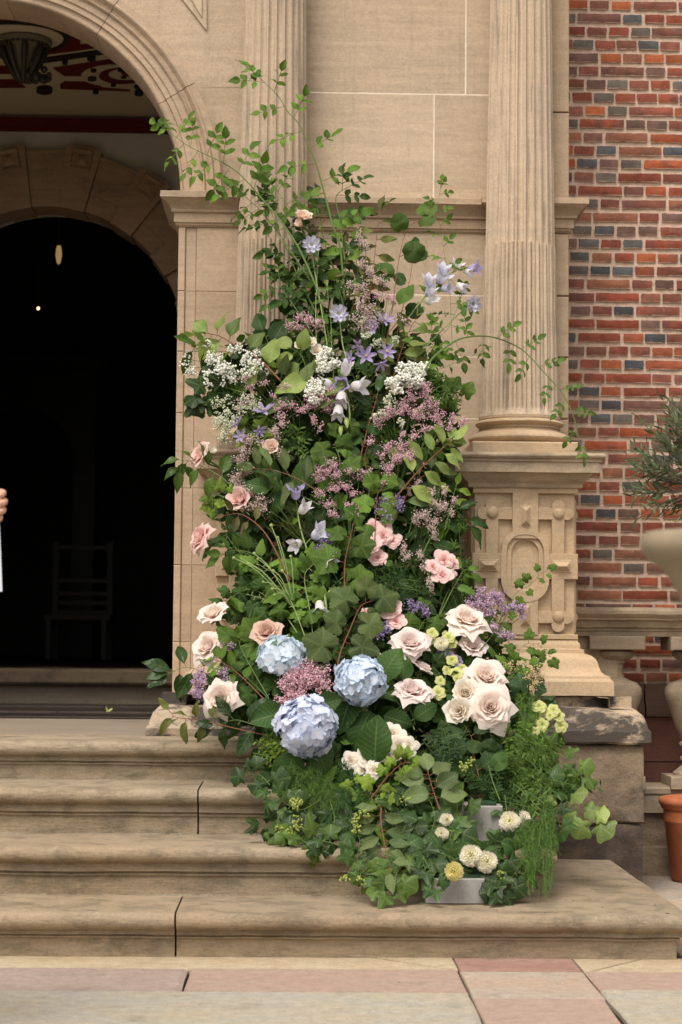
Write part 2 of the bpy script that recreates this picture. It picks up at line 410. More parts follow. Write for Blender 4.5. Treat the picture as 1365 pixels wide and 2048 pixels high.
# threshold
b = MB(); b.sweep([(-3.2, YI), (.2, YI)], [(-.3, ZF-.1), (0, ZF-.1), (0, .852), (-.3, .852)], seg=.1, jit=.002); b.build('threshold_riser', M_land, flo, angle=40)
b = MB(); b.sweep([(-3.2, YI-.04), (.2, YI-.04)], [(-.6, .855), (.03, .855), (.045, .87), (.045, .935), (.03, .95), (-.6, .95)], seg=.1, jit=.002); b.build('threshold_slab', stone('threshold_stone', (.25, .19, .125), .8, .7, (.045, .04, .035), 3), flo, angle=40)

# ================================================================== STONE ENTRANCE
ent = empty('stone_entrance', 'tan sandstone arched entrance front with two fluted columns on pedestals', 'building', (.4, YW, 0))
def block(x0, x1, z0, z1, y=YW, mat=None, d=.25, c=.0015, name='ashlar_block', gap=.0032):
    b = MB(); b.box(x0+gap, x1-gap, y, y+d, z0+gap, z1-gap, c); return b.build(name, mat or M_wall, ent, smooth=False)
ZX = lambda x, y, Y=YW: at(x, y, Y)
xw0, xw1 = at(560, 300, YW).x, at(1136, 400, YW).x
zc0, zc1 = at(800, 466, YW).z, at(800, 402, YW).z      # impost string on the wall
ztop = 5.2
b = MB(); b.box(xw0-.15, xw1-.006, YW+.0009, YW+.5, .3, ztop); b.build('mortar_bed', M_mortar, ent)
zj = at(800, 187, YW).z
x93, x86 = at(932, 100, YW).x, at(868, 300, YW).x
block(xw0, x93, zj, ztop-.4); block(x93, xw1, zj, ztop-.4)
block(xw0, x86, zc1, zj); block(x86, xw1, zc1, zj)
zz = [zc0]+[at(880, y, YW).z for y in (590, 713, 836)]; 
while zz[-1] > .5: zz.append(zz[-1]-.30)
xsp = at(905, 500, YW).x
for i in range(len(zz)-1):
    jx = [.22, .55, .38, .60, .3, .5, .2, .6, .4, .5, .3][i % 11]
    if i < 3: block(xw0, xw1, zz[i+1], zz[i])
    else: block(xw0, jx, zz[i+1], zz[i]); block(jx, xw1, zz[i+1], zz[i])
# back pilaster behind the right column (stands a little proud) with its side on the brick wall
xp0 = 1.095-.12; xp1 = xw1
zp = [at(1125, y, YW-.05).z for y in (-60, 225, 405)]; zq = [at(1125, y, YW-.05).z for y in (466, 592, 715, 838, 950)]
for L in (zp, zq):
    for a, b_ in zip(L[:-1], L[1:]): block(xp0, xp1+.002, b_, a, YW-.05, M_jamb, .66, .004)
# jamb
xj0 = at(357, 500, YP).x; xj1 = at(500, 500, YP).x+.05
zi0, zi1 = at(420, 455, YP).z, at(420, 389, YP).z
zjj = [zi0]+[at(370, y, YP).z for y in (582, 703, 826, 976, 1130, 1284)]+[.62]
b = MB(); b.box(xj0+.010, xj1, YP+.016, YP+.6, .62, zi0); b.build('jamb_core', M_mortar, ent)
for i in range(len(zjj)-1):
    a, b_ = zjj[i+1], zjj[i]
    block(xj0, xj0+.036, a, b_, YP-.004, M_jamb, .62, .004, gap=.0008)
    block(xj0+.036, xj0+.088, a, b_, YP+.006, M_jamb, .3, .002, gap=.0008)
    block(xj0+.088, xj1, a, b_, YP, M_jamb, .3, .002, gap=.0008)
# impost mouldings (profiles: outward, z)
def imp(z0, z1, p):
    h = z1-z0
    return [(-.02, z0), (.004*p, z0), (.014*p, z0+.06*h), (.014*p, z0+.12*h), (.022*p, z0+.13*h), (.022*p, z0+.40*h), (.034*p, z0+.43*h), (.034*p, z0+.50*h), (.040*p, z0+.56*h),
            (.052*p, z0+.66*h), (.070*p, z0+.74*h), (.078*p, z0+.78*h), (.078*p, z0+.80*h), (.086*p, z0+.81*h), (.086*p, z0+.985*h), (.080*p, z0+h), (-.02, z0+h+.004)]
b = MB(); b.sweep([(xj0, YP+.6), (xj0, YP), (xj1, YP)], imp(zi0, zi1, 1.0), seg=.04, jit=.0015, ns=12); b.build('impost', M_mould, ent, angle=30)
b = MB(); b.sweep([(xw0, YW), (xp0, YW), (xp0, YW-.05), (xp1, YW-.05), (xp1, YW+.6)], imp(zc0, zc1, 1.0), seg=.05, jit=.0012, ns=12); b.build('impost', M_mould, ent, angle=30)
# arch: voussoirs with a moulded face
def archprof():                              # (radius, outward)
    R0 = RA; k = (at(444, 388, YP).x-XA-R0)/81.0   # photo pixels -> m across the mouldings
    return [(R0, -.31), (R0, -.012), (R0+.006, 0), (R0+5*k, .004), (R0+6*k, -.006), (R0+18*k, -.006), (R0+19*k, .008), (R0+28*k, .008), (R0+31*k, .016), (R0+44*k, .018),
            (R0+45*k, .030), (R0+48*k, .036), (R0+50*k, .030), (R0+51*k, .022), (R0+56*k, .026), (R0+60*k, .042), (R0+63*k, .050), (R0+66*k, .052), (R0+68*k, .046), (R0+68.5*k, .038), (R0+81*k, .038), (R0+81*k, -.14)]
ap = archprof(); ang = [0, 28.3, 55.8, 84, 112, 140, 168]
for a0, a1 in zip(ang[:-1], ang[1:]):
    b = MB(); n = 26; vs = []
    g0, g1 = radians(a0)+.0016, radians(a1)-.0016
    for i in range(n+1):
        a = g0+(g1-g0)*i/n
        for (r, o) in ap:
            p = Vector((XA+r*cos(a), YP-o, ZA+r*sin(a))); p += noise.noise_vector(p*9)*.0014; vs.append(p)
    k = len(ap); fs = [(i*k+j, (i+1)*k+j, (i+1)*k+j+1, i*k+j+1) for i in range(n) for j in range(k-1)]
    fs += [tuple(range(k)), tuple(n*k+j for j in range(k))]
    b.add(vs, fs); b.build('voussoir', M_mould if a0 > 100 else M_jamb, ent, angle=30)
RO = ap[-1][0]
def spandrel(a0, a1, pts, name='spandrel_stone', rin=0):     # wall stone hugging the arch from angle a0 to a1 then polygon back
    arc = [(XA+(RO-.004)*cos(radians(a0+(a1-a0)*i/16)), ZA+(RO-.004)*sin(radians(a0+(a1-a0)*i/16))) for i in range(17)]
    b = MB(); b.polyxz(arc+pts, YW-.03, YW+.2); b.build(name, M_wall, ent, smooth=False)
zs = at(440, 178, YW).z; aj = math.degrees(math.asin(min(1, (zs-ZA)/RO)))
xq = at(560, 200, YW).x
spandrel(0, aj, [(xq, zs-.0025), (xq, ZA)])
spandrel(aj, 90, [(XA, ztop), (xq, ztop), (xq, zs+.0025)])
arc = [(XA+(RO-.004)*cos(radians(90+90*i/16)), ZA+(RO-.004)*sin(radians(90+90*i/16))) for i in range(17)]
b = MB(); b.polyxz(arc+[(XA-3, ZA), (XA-3, ztop), (XA, ztop)], YW-.03, YW+.2); b.build('spandrel_stone', M_wall, ent, smooth=False)
b = MB(); b.box(-4.6, XA-RA, YP, YP+.6, .4, ZA); b.build('far_jamb', M_jamb, ent)
# raised triangular panel over the arch
T = [at(366, 0, YW-.03), at(414, 62, YW-.03), at(414, -70, YW-.03), at(310, -70, YW-.03)]
T2 = [at(384, 0, YW-.05), at(404, 34, YW-.05), at(404, -60, YW-.05), at(345, -60, YW-.05)]
b = MB(); b.polyxz([(p.x, p.z) for p in T], YW-.042, YW-.02); b.build('raised_panel', M_wall, ent, smooth=False)
b = MB(); b.polyxz([(p.x, p.z) for p in T2], YW-.052, YW-.03); b.build('raised_panel', M_wall, ent, smooth=False)
b = MB(); b.box(-4.6, 1.3, YW+.26, YW+.6, ztop-.2, 7); b.box(-4.6, xw1, YW-.03, YW+.3, ztop, 7); b.build('upper_wall', M_wall, ent)

# columns
def make_column(cx, cy, zb, ztop_, r0, r1, zcab, name='column'):
    shaft = MB(); n = 24; per = 10; rows = []
    zs_ = [zb, zb+.015, zb+.03, zb+.045]+[zb+.06+(zcab-.02-zb-.06)*i/8 for i in range(9)]+[zcab-.010, zcab, zcab+.004]+[zcab+.01+(ztop_-zcab)*i/14 for i in range(15)]
    vs = []
    for z in zs_:
        t = (z-zb)/(ztop_-zb); rr = r0+(r1-r0)*(t**.9)
        if z < zb+.05: rr += .012*(1-(z-zb)/.05)**2
        for i in range(n):
            for j in range(per):
                a = 2*pi*(i+j/per)/n; u = j/per
                if u < .22: d = 0
                else:
                    w = (u-.22)/.78; fl = sin(pi*w)**.5
                    d = -fl*.017
                    if z <= zcab: d = -.009*fl+(.0125*sin(pi*min(1, max(0, (w-.2)/.6)))**.7 if .2 < w < .8 else 0)-(.0055 if .08 < w < .2 or .8 <= w < .95 else 0)
                    if z < zb+.03: d = 0
                r = rr+d; p = Vector((cx+r*cos(a), cy+r*sin(a), z))
                vs.append(p+noise.noise_vector(p*22)*.0012+noise.noise_vector(p*60)*.0008)
    k = n*per; fs = [(i*k+j, i*k+(j+1) % k, (i+1)*k+(j+1) % k, (i+1)*k+j) for i in range(len(zs_)-1) for j in range(k)]
    shaft.add(vs, fs); col = empty(name, None, None, (cx-.4, cy-YW, zb)); col.parent = ent
    shaft.build('shaft', M_col, col, angle=28)
    return col
RSH = .185
CX, CY = at(1046, 850, 9.56).x, 9.56
ZSH = at(1046, 829, 9.38).z; ZTOP = 5.3
zcab = at(1046, 483, 9.4).z
PCX = at(1050, 1100, 9.32).x
CX = PCX
r_top = RSH-(RSH-63.5/3982*9.5)*(ZTOP-ZSH)/(at(1052, 5, 9.5).z-ZSH)
DX = at(1052, 5, 9.56).x-at(562, 5, 9.56).x
def torus(r, z, h, out): return [(r+out*cos(a)-0*out, z+h/2+h/2*sin(a)) for a in [(-pi/2)+pi*i/8 for i in range(9)]]
def pedestal(cx, cy, first):
    col = make_column(cx, cy, ZSH, ZTOP, RSH, r_top, zcab)
    zt1, zt2, zt3 = at(1046, 846, 9.32).z, at(1046, 857, 9.3).z, at(1046, 882, 9.28).z
    base = [(.0, ZSH+.002), (RSH+.012, ZSH+.002), (RSH+.012, ZSH-.012)]
    base += [(RSH+.008+.022*sin(pi*i/8), ZSH-.014-(ZSH-.014-zt1)*i/8) for i in range(9)]
    base += [(RSH+.010, zt1-.004), (RSH+.010, zt1-.010), (RSH+.004, zt1-.012), (RSH+.006, zt1-.022), (RSH+.016, zt2+.006), (RSH+.026, zt2+.004), (RSH+.026, zt2)]
    base += [(RSH+.026+.036*sin(pi*(i)/10), zt2-(zt2-zt3)*i/10) for i in range(11)]+[(0, zt3)]
    b = MB(); b.lathe(base, 64, Matrix.Translation((cx, cy, 0)))
    b.v = [tuple(Vector(p)+noise.noise_vector(Vector(p)*15)*.002) for p in b.v]
    b.build('moulded_base', M_ped, col, angle=30)
    z_ct = at(1050, 903, 9.2).z
    b = MB(); b.box(cx-.250, cx+.250, cy-.250, cy+.16, z_ct-.01, zt3+.001, .006); b.build('square_plinth', M_ped, col, smooth=False)
    ped = empty('pedestal', None, None, (cx-.4, cy-YW, .16)); ped.parent = ent
    hw = .247; yb_ = YW+.3
    def ring(o): return [(cx-o, yb_), (cx-o, cy-o), (cx+o, cy-o), (cx+o, yb_)]
    zc_ = lambda y: at(1050, y, 9.25).z
    z_d = zc_(974)
    # cornice profile relative to the die
    H = [(.0, z_d), (.018, z_d), (.022, z_d+.006), (.022, z_d+.02), (.026, z_d+.024), (.040, z_d+.035), (.060, z_d+.060), (.066, z_d+.066), (.092, z_d+.068), (.092, z_d+.115),
         (.100, z_d+.118), (.100, z_d+.130), (.112, z_d+.134), (.118, z_d+.142), (.118, z_ct-.014), (.108, z_ct-.003), (-.2, z_ct+.004)]
    b = MB(); b.sweep([(cx-hw, yb_), (cx-hw, cy-hw), (cx+hw, cy-hw), (cx+hw, yb_)], H, seg=.03, jit=.0025, ns=16); b.build('cornice', M_mould if not first else M_ped2, ped, angle=30)
    z_b = at(1050, 1283, 9.32).z
    b = MB(); b.box(cx-hw+.012, cx+hw-.012, cy-hw+.016, yb_+.05, z_b-.02, z_d+.01); b.build('die', M_ped, ped)
    # base mouldings
    zf = lambda y, Y=9.2: at(1100, y, Y).z
    zB = .864
    P = [(.0, z_b+.01), (.003, z_b), (.010, z_b-.008), (.012, z_b-.014), (.012, zf(1297)), (.028, zf(1299)), (.028, zf(1306)), (.055, zf(1310)), (.072, zf(1316)), (.083, zf(1324)), (.089, zf(1334)), (.097, zf(1343)), (.112, zf(1349)), (.132, zf(1352)), (.134, zf(1357)), (.142, zf(1359)), (.148, zf(1363)), (.150, zf(1392, 9.10)), (.11, zf(1393, 9.10))]
    P = P[::-1]
    b = MB(); b.sweep([(cx-hw, yb_), (cx-hw, cy-hw), (cx+hw, cy-hw), (cx+hw, yb_)], P, seg=.03, jit=.002, ns=14); b.build('base_moulding', M_ped, ped, angle=30)
    hp = .512; zl = .68
    P = [(-.02, zl), (.022, zl+.001), (.03, zl+.01), (.030, zl+.058), (.018, zl+.068), (.012, zl+.095), (-.002, zl+.130), (-.03, zl+.156), (-.15, zl+.163), (-.152, zf(1394, 9.1)+.0), (-.2, zf(1394, 9.1))]
    def rp(o): return [(cx-o, yb_), (cx-o, cy-o), (cx+o, cy-o), (cx+o, yb_)]
    b = MB(); b.sweep(rp(hp), P, seg=.03, jit=.008, ns=8); b.build('plinth_course', M_plinth, ped, angle=40)
    zm = at(1180, 1647, 9.08).z
    def rough(z0, z1, o, jit, mat):
        prof = [(-.03, z0), (o-.012, z0), (o, z0+.01)]+[(o, z0+.01+(z1-z0-.02)*i/6) for i in range(1, 6)]+[(o, z1-.01), (o-.012, z1), (-.03, z1)]
        b = MB(); b.sweep(rp(hp), prof, seg=.03, jit=jit, ns=10); b.build('plinth_block', mat, ped, angle=50)
    rough(zm+.002, zl-.002, 0, .013, M_rough); rough(0, zm-.002, -.004, .012, M_rough2)
    b = MB(); b.box(cx-hp+.03, cx+hp-.03, cy-hp+.03, yb_, 0, zl+.15); b.build('plinth_core', M_rough, ped)
    # strapwork relief (drawn on the die in metres about its centre)
    k = 3982/9.32; ox, oz = cx, at(1050, 1131, 9.32).z
    def rx(zx): return ox+((zx-662)/5.46)/k
    def rz(zy): return oz-((zy-931)/5.46)/k
    b = MB(); yd = cy-hw+.016; e = [0]
    def bar(x0, x1, z0, z1, p=.022):
        e[0] += .00035; b.box(rx(x0), rx(x1), yd-p-e[0], yd+.01, rz(z1), rz(z0), .0025)
    def disc(x, z, r, p=.022, n=24, sx=1, sz=1):
        e[0] += .00035; rr = r/5.46/k
        b.polyxz([(rx(x)+rr*sx*cos(2*pi*i/n), rz(z)-rr*sz*sin(2*pi*i/n)) for i in range(n)], yd-p-e[0], yd+.01)
    bar(90, 1245, 62, 140); bar(90, 1245, 1680, 1735)
    for s in (1, -1):
        fx = (lambda a: a) if s > 0 else (lambda a: 1324-a)
        def B(x0, x1, z0, z1): a, c = sorted((fx(x0), fx(x1))); bar(a, c, z0, z1)
        B(230, 370, 270, 1580); B(200, 520, 295, 430); B(200, 520, 1430, 1562); B(82, 420, 800, 1080); B(98, 232, 140, 290) if False else None
        for zz_ in (362, 1496):
            disc(fx(205), zz_, 68); disc(fx(300), zz_+(-88 if zz_ < 900 else 88), 70)
    bar(520, 806, 130, 640); bar(520, 806, 1220, 1690)
    # oval ring with a dished centre
    def oval(w, h, n=48): # stadium-like outline half-width w, half height h (zoom px)
        pts = []
        for i in range(n):
            a = 2*pi*i/n; c_, s_ = cos(a), sin(a); ex = .8
            pts.append((rx(662+w*(abs(c_)**ex)*(1 if c_ > 0 else -1)), rz(931-(h-w)*(1 if s_ > 0 else -1)*(abs(s_) > .0)*min(1, abs(s_)*4)-w*s_)))
        return pts
    Ls = [(oval(268, 400), 0.0), (oval(266, 398), .030), (oval(208, 338), .030), (oval(205, 334), .014), (oval(152, 280), .016), (oval(148, 274), .002), (oval(118, 240), -.004), (oval(60, 150), .004)]
    vs = [(x, yd-p-.002, z) for L, p in Ls for (x, z) in L]; n = 48
    fs = [(i*n+j, i*n+(j+1) % n, (i+1)*n+(j+1) % n, (i+1)*n+j) for i in range(len(Ls)-1) for j in range(n)]+[tuple((len(Ls)-1)*n+j for j in range(n))]
    hole = MB(); hole.add(vs, fs); hole.build('oval_boss', M_ped, ped, angle=30)
    b.v = [v for v in b.v]
    b.build('strapwork', M_ped, ped, smooth=False)
    def pyr(x0, x1, z0, z1):
        q = MB(); a, c, d, f = rx(x0), rx(x1), rz(z1), rz(z0); y = yd-.0245
        w, h = c-a, f-d; m = min(w, h)*.5
        q.box(a, c, y-.006, y+.01, d, f, .003)
        i = m
        vs = [(a+.008, y-.006, d+.008), (c-.008, y-.006, d+.008), (c-.008, y-.006, f-.008), (a+.008, y-.006, f-.008)]
        if h > w: vs += [((a+c)/2, y-.034, d+i), ((a+c)/2, y-.034, f-i)]; fs = [(0, 1, 4), (1, 2, 5, 4), (2, 3, 5), (3, 0, 4, 5)]
        else: vs += [(a+i, y-.034, (d+f)/2), (c-i, y-.034, (d+f)/2)]; fs = [(0, 1, 5, 4), (1, 2, 5), (2, 3, 4, 5), (3, 0, 4)]
        q.add(vs, fs); q.build('pyramid_boss', M_ped, ped, smooth=False)
    pyr(592, 738, 265, 516); pyr(592, 738, 1350, 1606); pyr(150, 372, 868, 1002); pyr(948, 1176, 868, 1010)
    for (x, z) in ((300, 352), (1028, 362), (1028, 1494), (300, 1494)):
        q = MB(); q.sphere((rx(x), yd-.022, rz(z)), 68/5.46/k, 20, 12, (1, .75, 1)); q.build('half_ball', M_ped, ped, angle=60)
    for z in (362, 1494):                                    # the same on the side faces
        for s in (-1, 1):
            q = MB(); q.sphere((cx+s*(hw-.004), cy-hw+.115, rz(z)), 66/5.46/k, 16, 10, (.8, 1, 1)); q.build('half_ball', M_ped, ped, angle=60)
    q = MB()
    for s in (-1, 1):
        xx = cx+s*(hw-.012); q.box(min(xx, xx+s*.014), max(xx, xx+s*.014), cy-hw+.02, yb_-.02, rz(1080), rz(800)); q.box(min(xx, xx+s*.013), max(xx, xx+s*.013), cy-hw+.05, cy-hw+.12, rz(1660), rz(200))
    q.build('side_strapwork', M_ped, ped, smooth=False, kind='stuff')
M_ped2 = stone('pedestal_cornice_stone', (.46, .37, .265), .8, .5, (.10, .08, .065), 3, thr=.5)
M_rough2 = stone('black_stained_stone', (.16, .12, .09), .1, .8, (.045, .036, .032), 2.5, rough_bump=3.4, thr=.44, iso=True)
pedestal(CX, CY, True); pedestal(CX-DX, CY, False)

# ================================================================== PORCH INTERIOR
por = empty('porch_interior', 'shadowed porch with painted ceiling and inner stone doorway seen through the arch', 'porch', (XA, 11, Z4))
M_white = plain('porch_white_plaster', (.56, .52, .45), .9, .1, 4, .06)
ZCE = at(150, 233, YI).z
xi0, xi1 = -3.25, -.15
Xi = at(95, 684, YI).x; Zi = at(95, 684, YI).z; RI = 272/3982*YI
arc = [(Xi+(RI+.02)*cos(pi*i/40), Zi+(RI+.02)*sin(pi*i/40)) for i in range(41)]
b = MB(); b.polyxz([(xi1, ZF)]+[(Xi+RI+.02, ZF)]+arc+[(Xi-RI-.02, ZF), (xi0, ZF), (xi0, ZCE+.3), (xi1, ZCE+.3)], YI, YI+.35); b.build('inner_wall', M_white, por, smooth=False)
b = MB(); b.box(xi1, xi1+.2, YP+.62, YI+.3, .5, ZCE+.3); b.build('side_wall', M_white, por)
b = MB(); b.box(xi0-.2, xi0, YP+.62, YI+.3, .5, ZCE+.3); b.build('side_wall', M_white, por)
b = MB(); b.box(-3.4, 0.02, YP+.35, YP+.62, ZA+RA+.1, ztop); b.box(xj0, -.1, YP+.6, YP+.63, .6, ZA+1.6); b.box(-3.4, XA-RA, YP+.6, YP+.63, .6, ZA+1.6); b.build('back_of_front_wall', M_white, por)
# inner arch ring: plain blocks and keystones with pyramids
def ringblock(a0, a1, r0, r1, y0, name, mat=M_porch, lip=True):
    b = MB(); n = 8; vs = []; pr = [(r0, YI+.2), (r0, y0), (r0+.012, y0-.006), (r0+.10, y0-.006), (r0+.105, y0-.014), (r1-.02, y0-.014), (r1-.018, y0-.028), (r1, y0-.028), (r1, YI+.01)] if lip else [(r0, YI+.2), (r0, y0), (r1, y0), (r1, YI+.01)]
    for i in range(n+1):
        a = radians(a0+(a1-a0)*i/n)
        for (r, y) in pr: vs.append((Xi+r*cos(a), y, Zi+r*sin(a)))
    k = len(pr); b.add(vs, [(i*k+j, (i+1)*k+j, (i+1)*k+j+1, i*k+j+1) for i in range(n) for j in range(k-1)]+[tuple(range(k)), tuple(n*k+j for j in range(k))])
    return b.build(name, mat, por, angle=30)
RR = 385/3982*YI
keys = [90-10.3-22.6*i for i in range(-4, 4)]
for c in keys:
    ringblock(c-5.2, c+5.2, RI-.012, RR+.035, YI-.10, 'keystone', lip=False)
    a = radians(c); u = Vector((cos(a), 0, sin(a))); w = Vector((-sin(a), 0, cos(a))); C0 = Vector((Xi, YI-.10, Zi))+u*(RR-.045)
    b = MB(); s_ = .052; q = [C0+w*s_*x+u*s_*z+Vector((0, y, 0)) for (x, z, y) in [(-1.25, -1.25, -.0), (1.25, -1.25, 0), (1.25, 1.25, 0), (-1.25, 1.25, 0), (-1.1, -1.1, -.02), (1.1, -1.1, -.02), (1.1, 1.1, -.02), (-1.1, 1.1, -.02), (-.7, -.7, -.006), (.7, -.7, -.006), (.7, .7, -.006), (-.7, .7, -.006), (0, 0, -.035)]]
    fs = [(r*4+i, r*4+(i+1) % 4, r*4+4+(i+1) % 4, r*4+4+i) for r in range(2) for i in range(4)]+[(8+i, 8+(i+1) % 4, 12) for i in range(4)]
    b.add(q, fs); b.build('keystone_boss', M_porch, por, smooth=False)
for c in keys: ringblock(c-22.6+5.3, c-5.3, RI, RR, YI-.055, 'arch_stone')
b = MB(); b.box(Xi+RI, Xi+RR, YI-.06, YI+.1, ZF, Zi-.2); b.build('inner_jamb', M_porch, por)
b = MB(); b.box(Xi-RR, Xi-RI, YI-.06, YI+.1, ZF, Zi-.2); b.build('inner_jamb', M_porch, por)
# ceiling, painted cream with dark red panels, black outlines and a pendant boss
M_ccr = plain('ceiling_cream_paint', (.50, .43, .29), .8, .2); M_cred = plain('ceiling_dark_red_paint', (.10, .008, .011), .7, .2); M_cblk = plain('ceiling_dark_paint', (.022, .015, .012), .7, .2)
b = MB(); b.box(xi0, xi1, YP+.3, YI, ZCE, ZCE+.1); b.build('ceiling_board', M_ccr, por)
def cpoly(pts, mat, dz, name='painted_panel'):
    q = [onz(x, y, ZCE-dz) for (x, y) in pts]; b = MB(); b.poly([(p.x, p.y) for p in q], ZCE-dz, ZCE+.01); b.build(name, mat, por, smooth=False)
Z6 = lambda L: [(x/3.4125, y/3.4125) for x, y in L]
def ell(cx, cy, rx_, ry_, n=28, a0=0, a1=2*pi): return [(cx+rx_*cos(a0+(a1-a0)*i/n), cy+ry_*sin(a0+(a1-a0)*i/n)) for i in range(n+(abs(a1-a0) < 6.2))]
cpoly(Z6([(-300, 135), (90, 112), (420, 190), (700, 260), (740, 320), (240, 385), (-300, 420)]), M_cred, .004)
cpoly(Z6(ell(60, 265, 420, 120)), M_cblk, .008, 'painted_ring'); cpoly(Z6(ell(60, 268, 375, 68+28)), M_ccr, .012, 'painted_ring')
cpoly(Z6([(190, 420), (740, 340), (800, 360), (260, 440)]), M_cblk, .010, 'painted_band')
cpoly(Z6([(360, 465), (760, 405), (980, 420), (980, 520), (560, 522), (440, 520)]), M_cred, .004)
cpoly(Z6([(410, 580), (440, 558), (640, 560), (700, 600), (890, 615), (890, 626), (415, 608)]), M_cred, .004)
cpoly(Z6([(-300, 440), (90, 455), (125, 480), (90, 505), (-300, 508)]), M_cred, .004); cpoly(Z6([(-300, 545), (110, 545), (180, 600), (-300, 604)]), M_cred, .004)
cpoly(Z6(ell(800, 520, 245, 74)), M_ccr, .010, 'painted_scroll'); cpoly(Z6(ell(835, 520, 158, 55)), M_cred, .014, 'painted_scroll'); cpoly(Z6(ell(860, 510, 118, 36)), M_ccr, .018, 'painted_scroll'); cpoly(Z6(ell(880, 505, 50, 16)), M_cred, .022, 'painted_scroll')
for (x, y, r) in [(640, 490, 20), (630, 546, 30), (775, 588, 18), (830, 485, 26), (845, 532, 20), (945, 600, 28), (950, 648, 30), (655, 638, 20), (305, 628, 55), (445, 438, 20), (625, 410, 30), (985, 560, 15)]:
    cpoly(Z6(ell(x, y, r, r*.38, 12)), M_cblk, .024, 'painted_berry')
cpoly(Z6([(550, 300), (570, 262), (600, 285), (640, 292), (570, 300)]), M_ccr, .02, 'painted_leaf')
b = MB(); b.box(xi0, xi1, YI-.05, YI, ZCE-.075, ZCE-.02); b.box(xi0, xi1, YI-.035, YI, ZCE-.10, ZCE-.075); b.build('cornice_strip', M_cred, por)
# pendant
pc = onz(48, 75, ZCE); M_pc = plain('pendant_dark_wood', (.03, .022, .016), .55, .35); M_pl = plain('pendant_cream_wood', (.16, .14, .10), .7, .2)
b = MB(); b.lathe([(0, 0), (.15, 0), (.15, -.02), (.11, -.03)], 28, Matrix.Translation((pc.x, pc.y, ZCE-.02))); b.build('ceiling_rose', M_pl, por)
b = MB()
for i in range(30):
    a = 2*pi*i/30; b.sphere((pc.x+.128*cos(a), pc.y+.128*sin(a), ZCE-.045), .013, 6, 4)
b.build('bead_ring', M_pc, por)
b = MB(); b.lathe([(.120, -.03), (.07, -.07), (.04, -.14), (.022, -.22), (.0, -.23)], 20, Matrix.Translation((pc.x, pc.y, ZCE))); b.build('pendant_cone', M_pl, por)
for i in range(8):
    a = 2*pi*i/8+.2; b = MB(); P = []
    for t in range(9):
        u = t/8; r = .105*(1-u)**.9+.018+.012*sin(pi*u); P.append((pc.x+r*cos(a), pc.y+r*sin(a), ZCE-.04-.20*u))
    b.tube(P, [.008, .016, .019, .019, .016, .014, .013, .017, .010], 8); b.build('pendant_rib', M_pc, por)
b = MB()
for i in range(14):
    b.sphere((pc.x+R.uniform(.0, .15), pc.y+R.uniform(-.05, .05), ZCE-.215+R.uniform(-.02, .04)), R.uniform(.012, .028), 7, 5)
b.build('carved_leaf_cluster', M_pc, por)

# ================================================================== DARK HALL
hall = empty('hall', None, None, (-1, 14, .95), kind='structure')
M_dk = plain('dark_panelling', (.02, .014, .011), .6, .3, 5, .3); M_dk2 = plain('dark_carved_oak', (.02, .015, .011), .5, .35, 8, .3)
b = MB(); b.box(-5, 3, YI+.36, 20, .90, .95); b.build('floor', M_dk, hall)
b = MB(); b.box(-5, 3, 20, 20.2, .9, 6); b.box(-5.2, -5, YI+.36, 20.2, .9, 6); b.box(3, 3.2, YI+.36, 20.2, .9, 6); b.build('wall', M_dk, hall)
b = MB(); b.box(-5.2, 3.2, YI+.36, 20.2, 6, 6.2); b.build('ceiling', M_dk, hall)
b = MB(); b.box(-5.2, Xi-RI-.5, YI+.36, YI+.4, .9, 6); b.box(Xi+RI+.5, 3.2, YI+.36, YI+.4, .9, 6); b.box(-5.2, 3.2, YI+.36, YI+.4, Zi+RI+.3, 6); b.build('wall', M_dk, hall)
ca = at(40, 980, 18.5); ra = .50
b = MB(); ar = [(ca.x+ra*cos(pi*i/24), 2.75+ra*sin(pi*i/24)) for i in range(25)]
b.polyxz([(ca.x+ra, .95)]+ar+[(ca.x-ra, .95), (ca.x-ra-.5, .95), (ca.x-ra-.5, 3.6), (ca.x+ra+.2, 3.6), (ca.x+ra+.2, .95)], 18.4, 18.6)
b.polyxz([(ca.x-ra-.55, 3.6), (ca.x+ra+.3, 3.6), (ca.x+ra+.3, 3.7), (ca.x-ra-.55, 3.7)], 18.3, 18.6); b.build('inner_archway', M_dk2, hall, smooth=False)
b = MB(); q0 = at(105, 1200, 17)
for x_ in (q0.x, q0.x+.46): b.box(x_, x_+.05, 17, 17.05, .95, 1.95)
for i, zz_ in enumerate((1.25, 1.33, 1.41, 1.49, 1.60, 1.88)): b.box(q0.x+.05, q0.x+.46, 17.01, 17.04, zz_, zz_+.035)
b.box(q0.x-.02, q0.x+.53, 16.6, 17.0, 1.28, 1.32); b.box(q0.x, q0.x+.04, 16.6, 16.65, .95, 1.28); b.box(q0.x+.46, q0.x+.5, 16.6, 16.65, .95, 1.28)
b.build('bench_frame', M_dk2, hall, kind='stuff')
M_glow = NT('warm_lamp_glow'); e_ = M_glow.n('Emission'); e_.inputs[0].default_value = (1, .55, .22, 1); e_.inputs[1].default_value = 3.5; M_glow = M_glow.done(e_)
M_glow2 = NT('dim_lantern_glow'); e_ = M_glow2.n('Emission'); e_.inputs[0].default_value = (1, .6, .25, 1); e_.inputs[1].default_value = .2; M_glow2 = M_glow2.done(e_)
M_brass = plain('dull_brass', (.10, .06, .02), .4, .5)
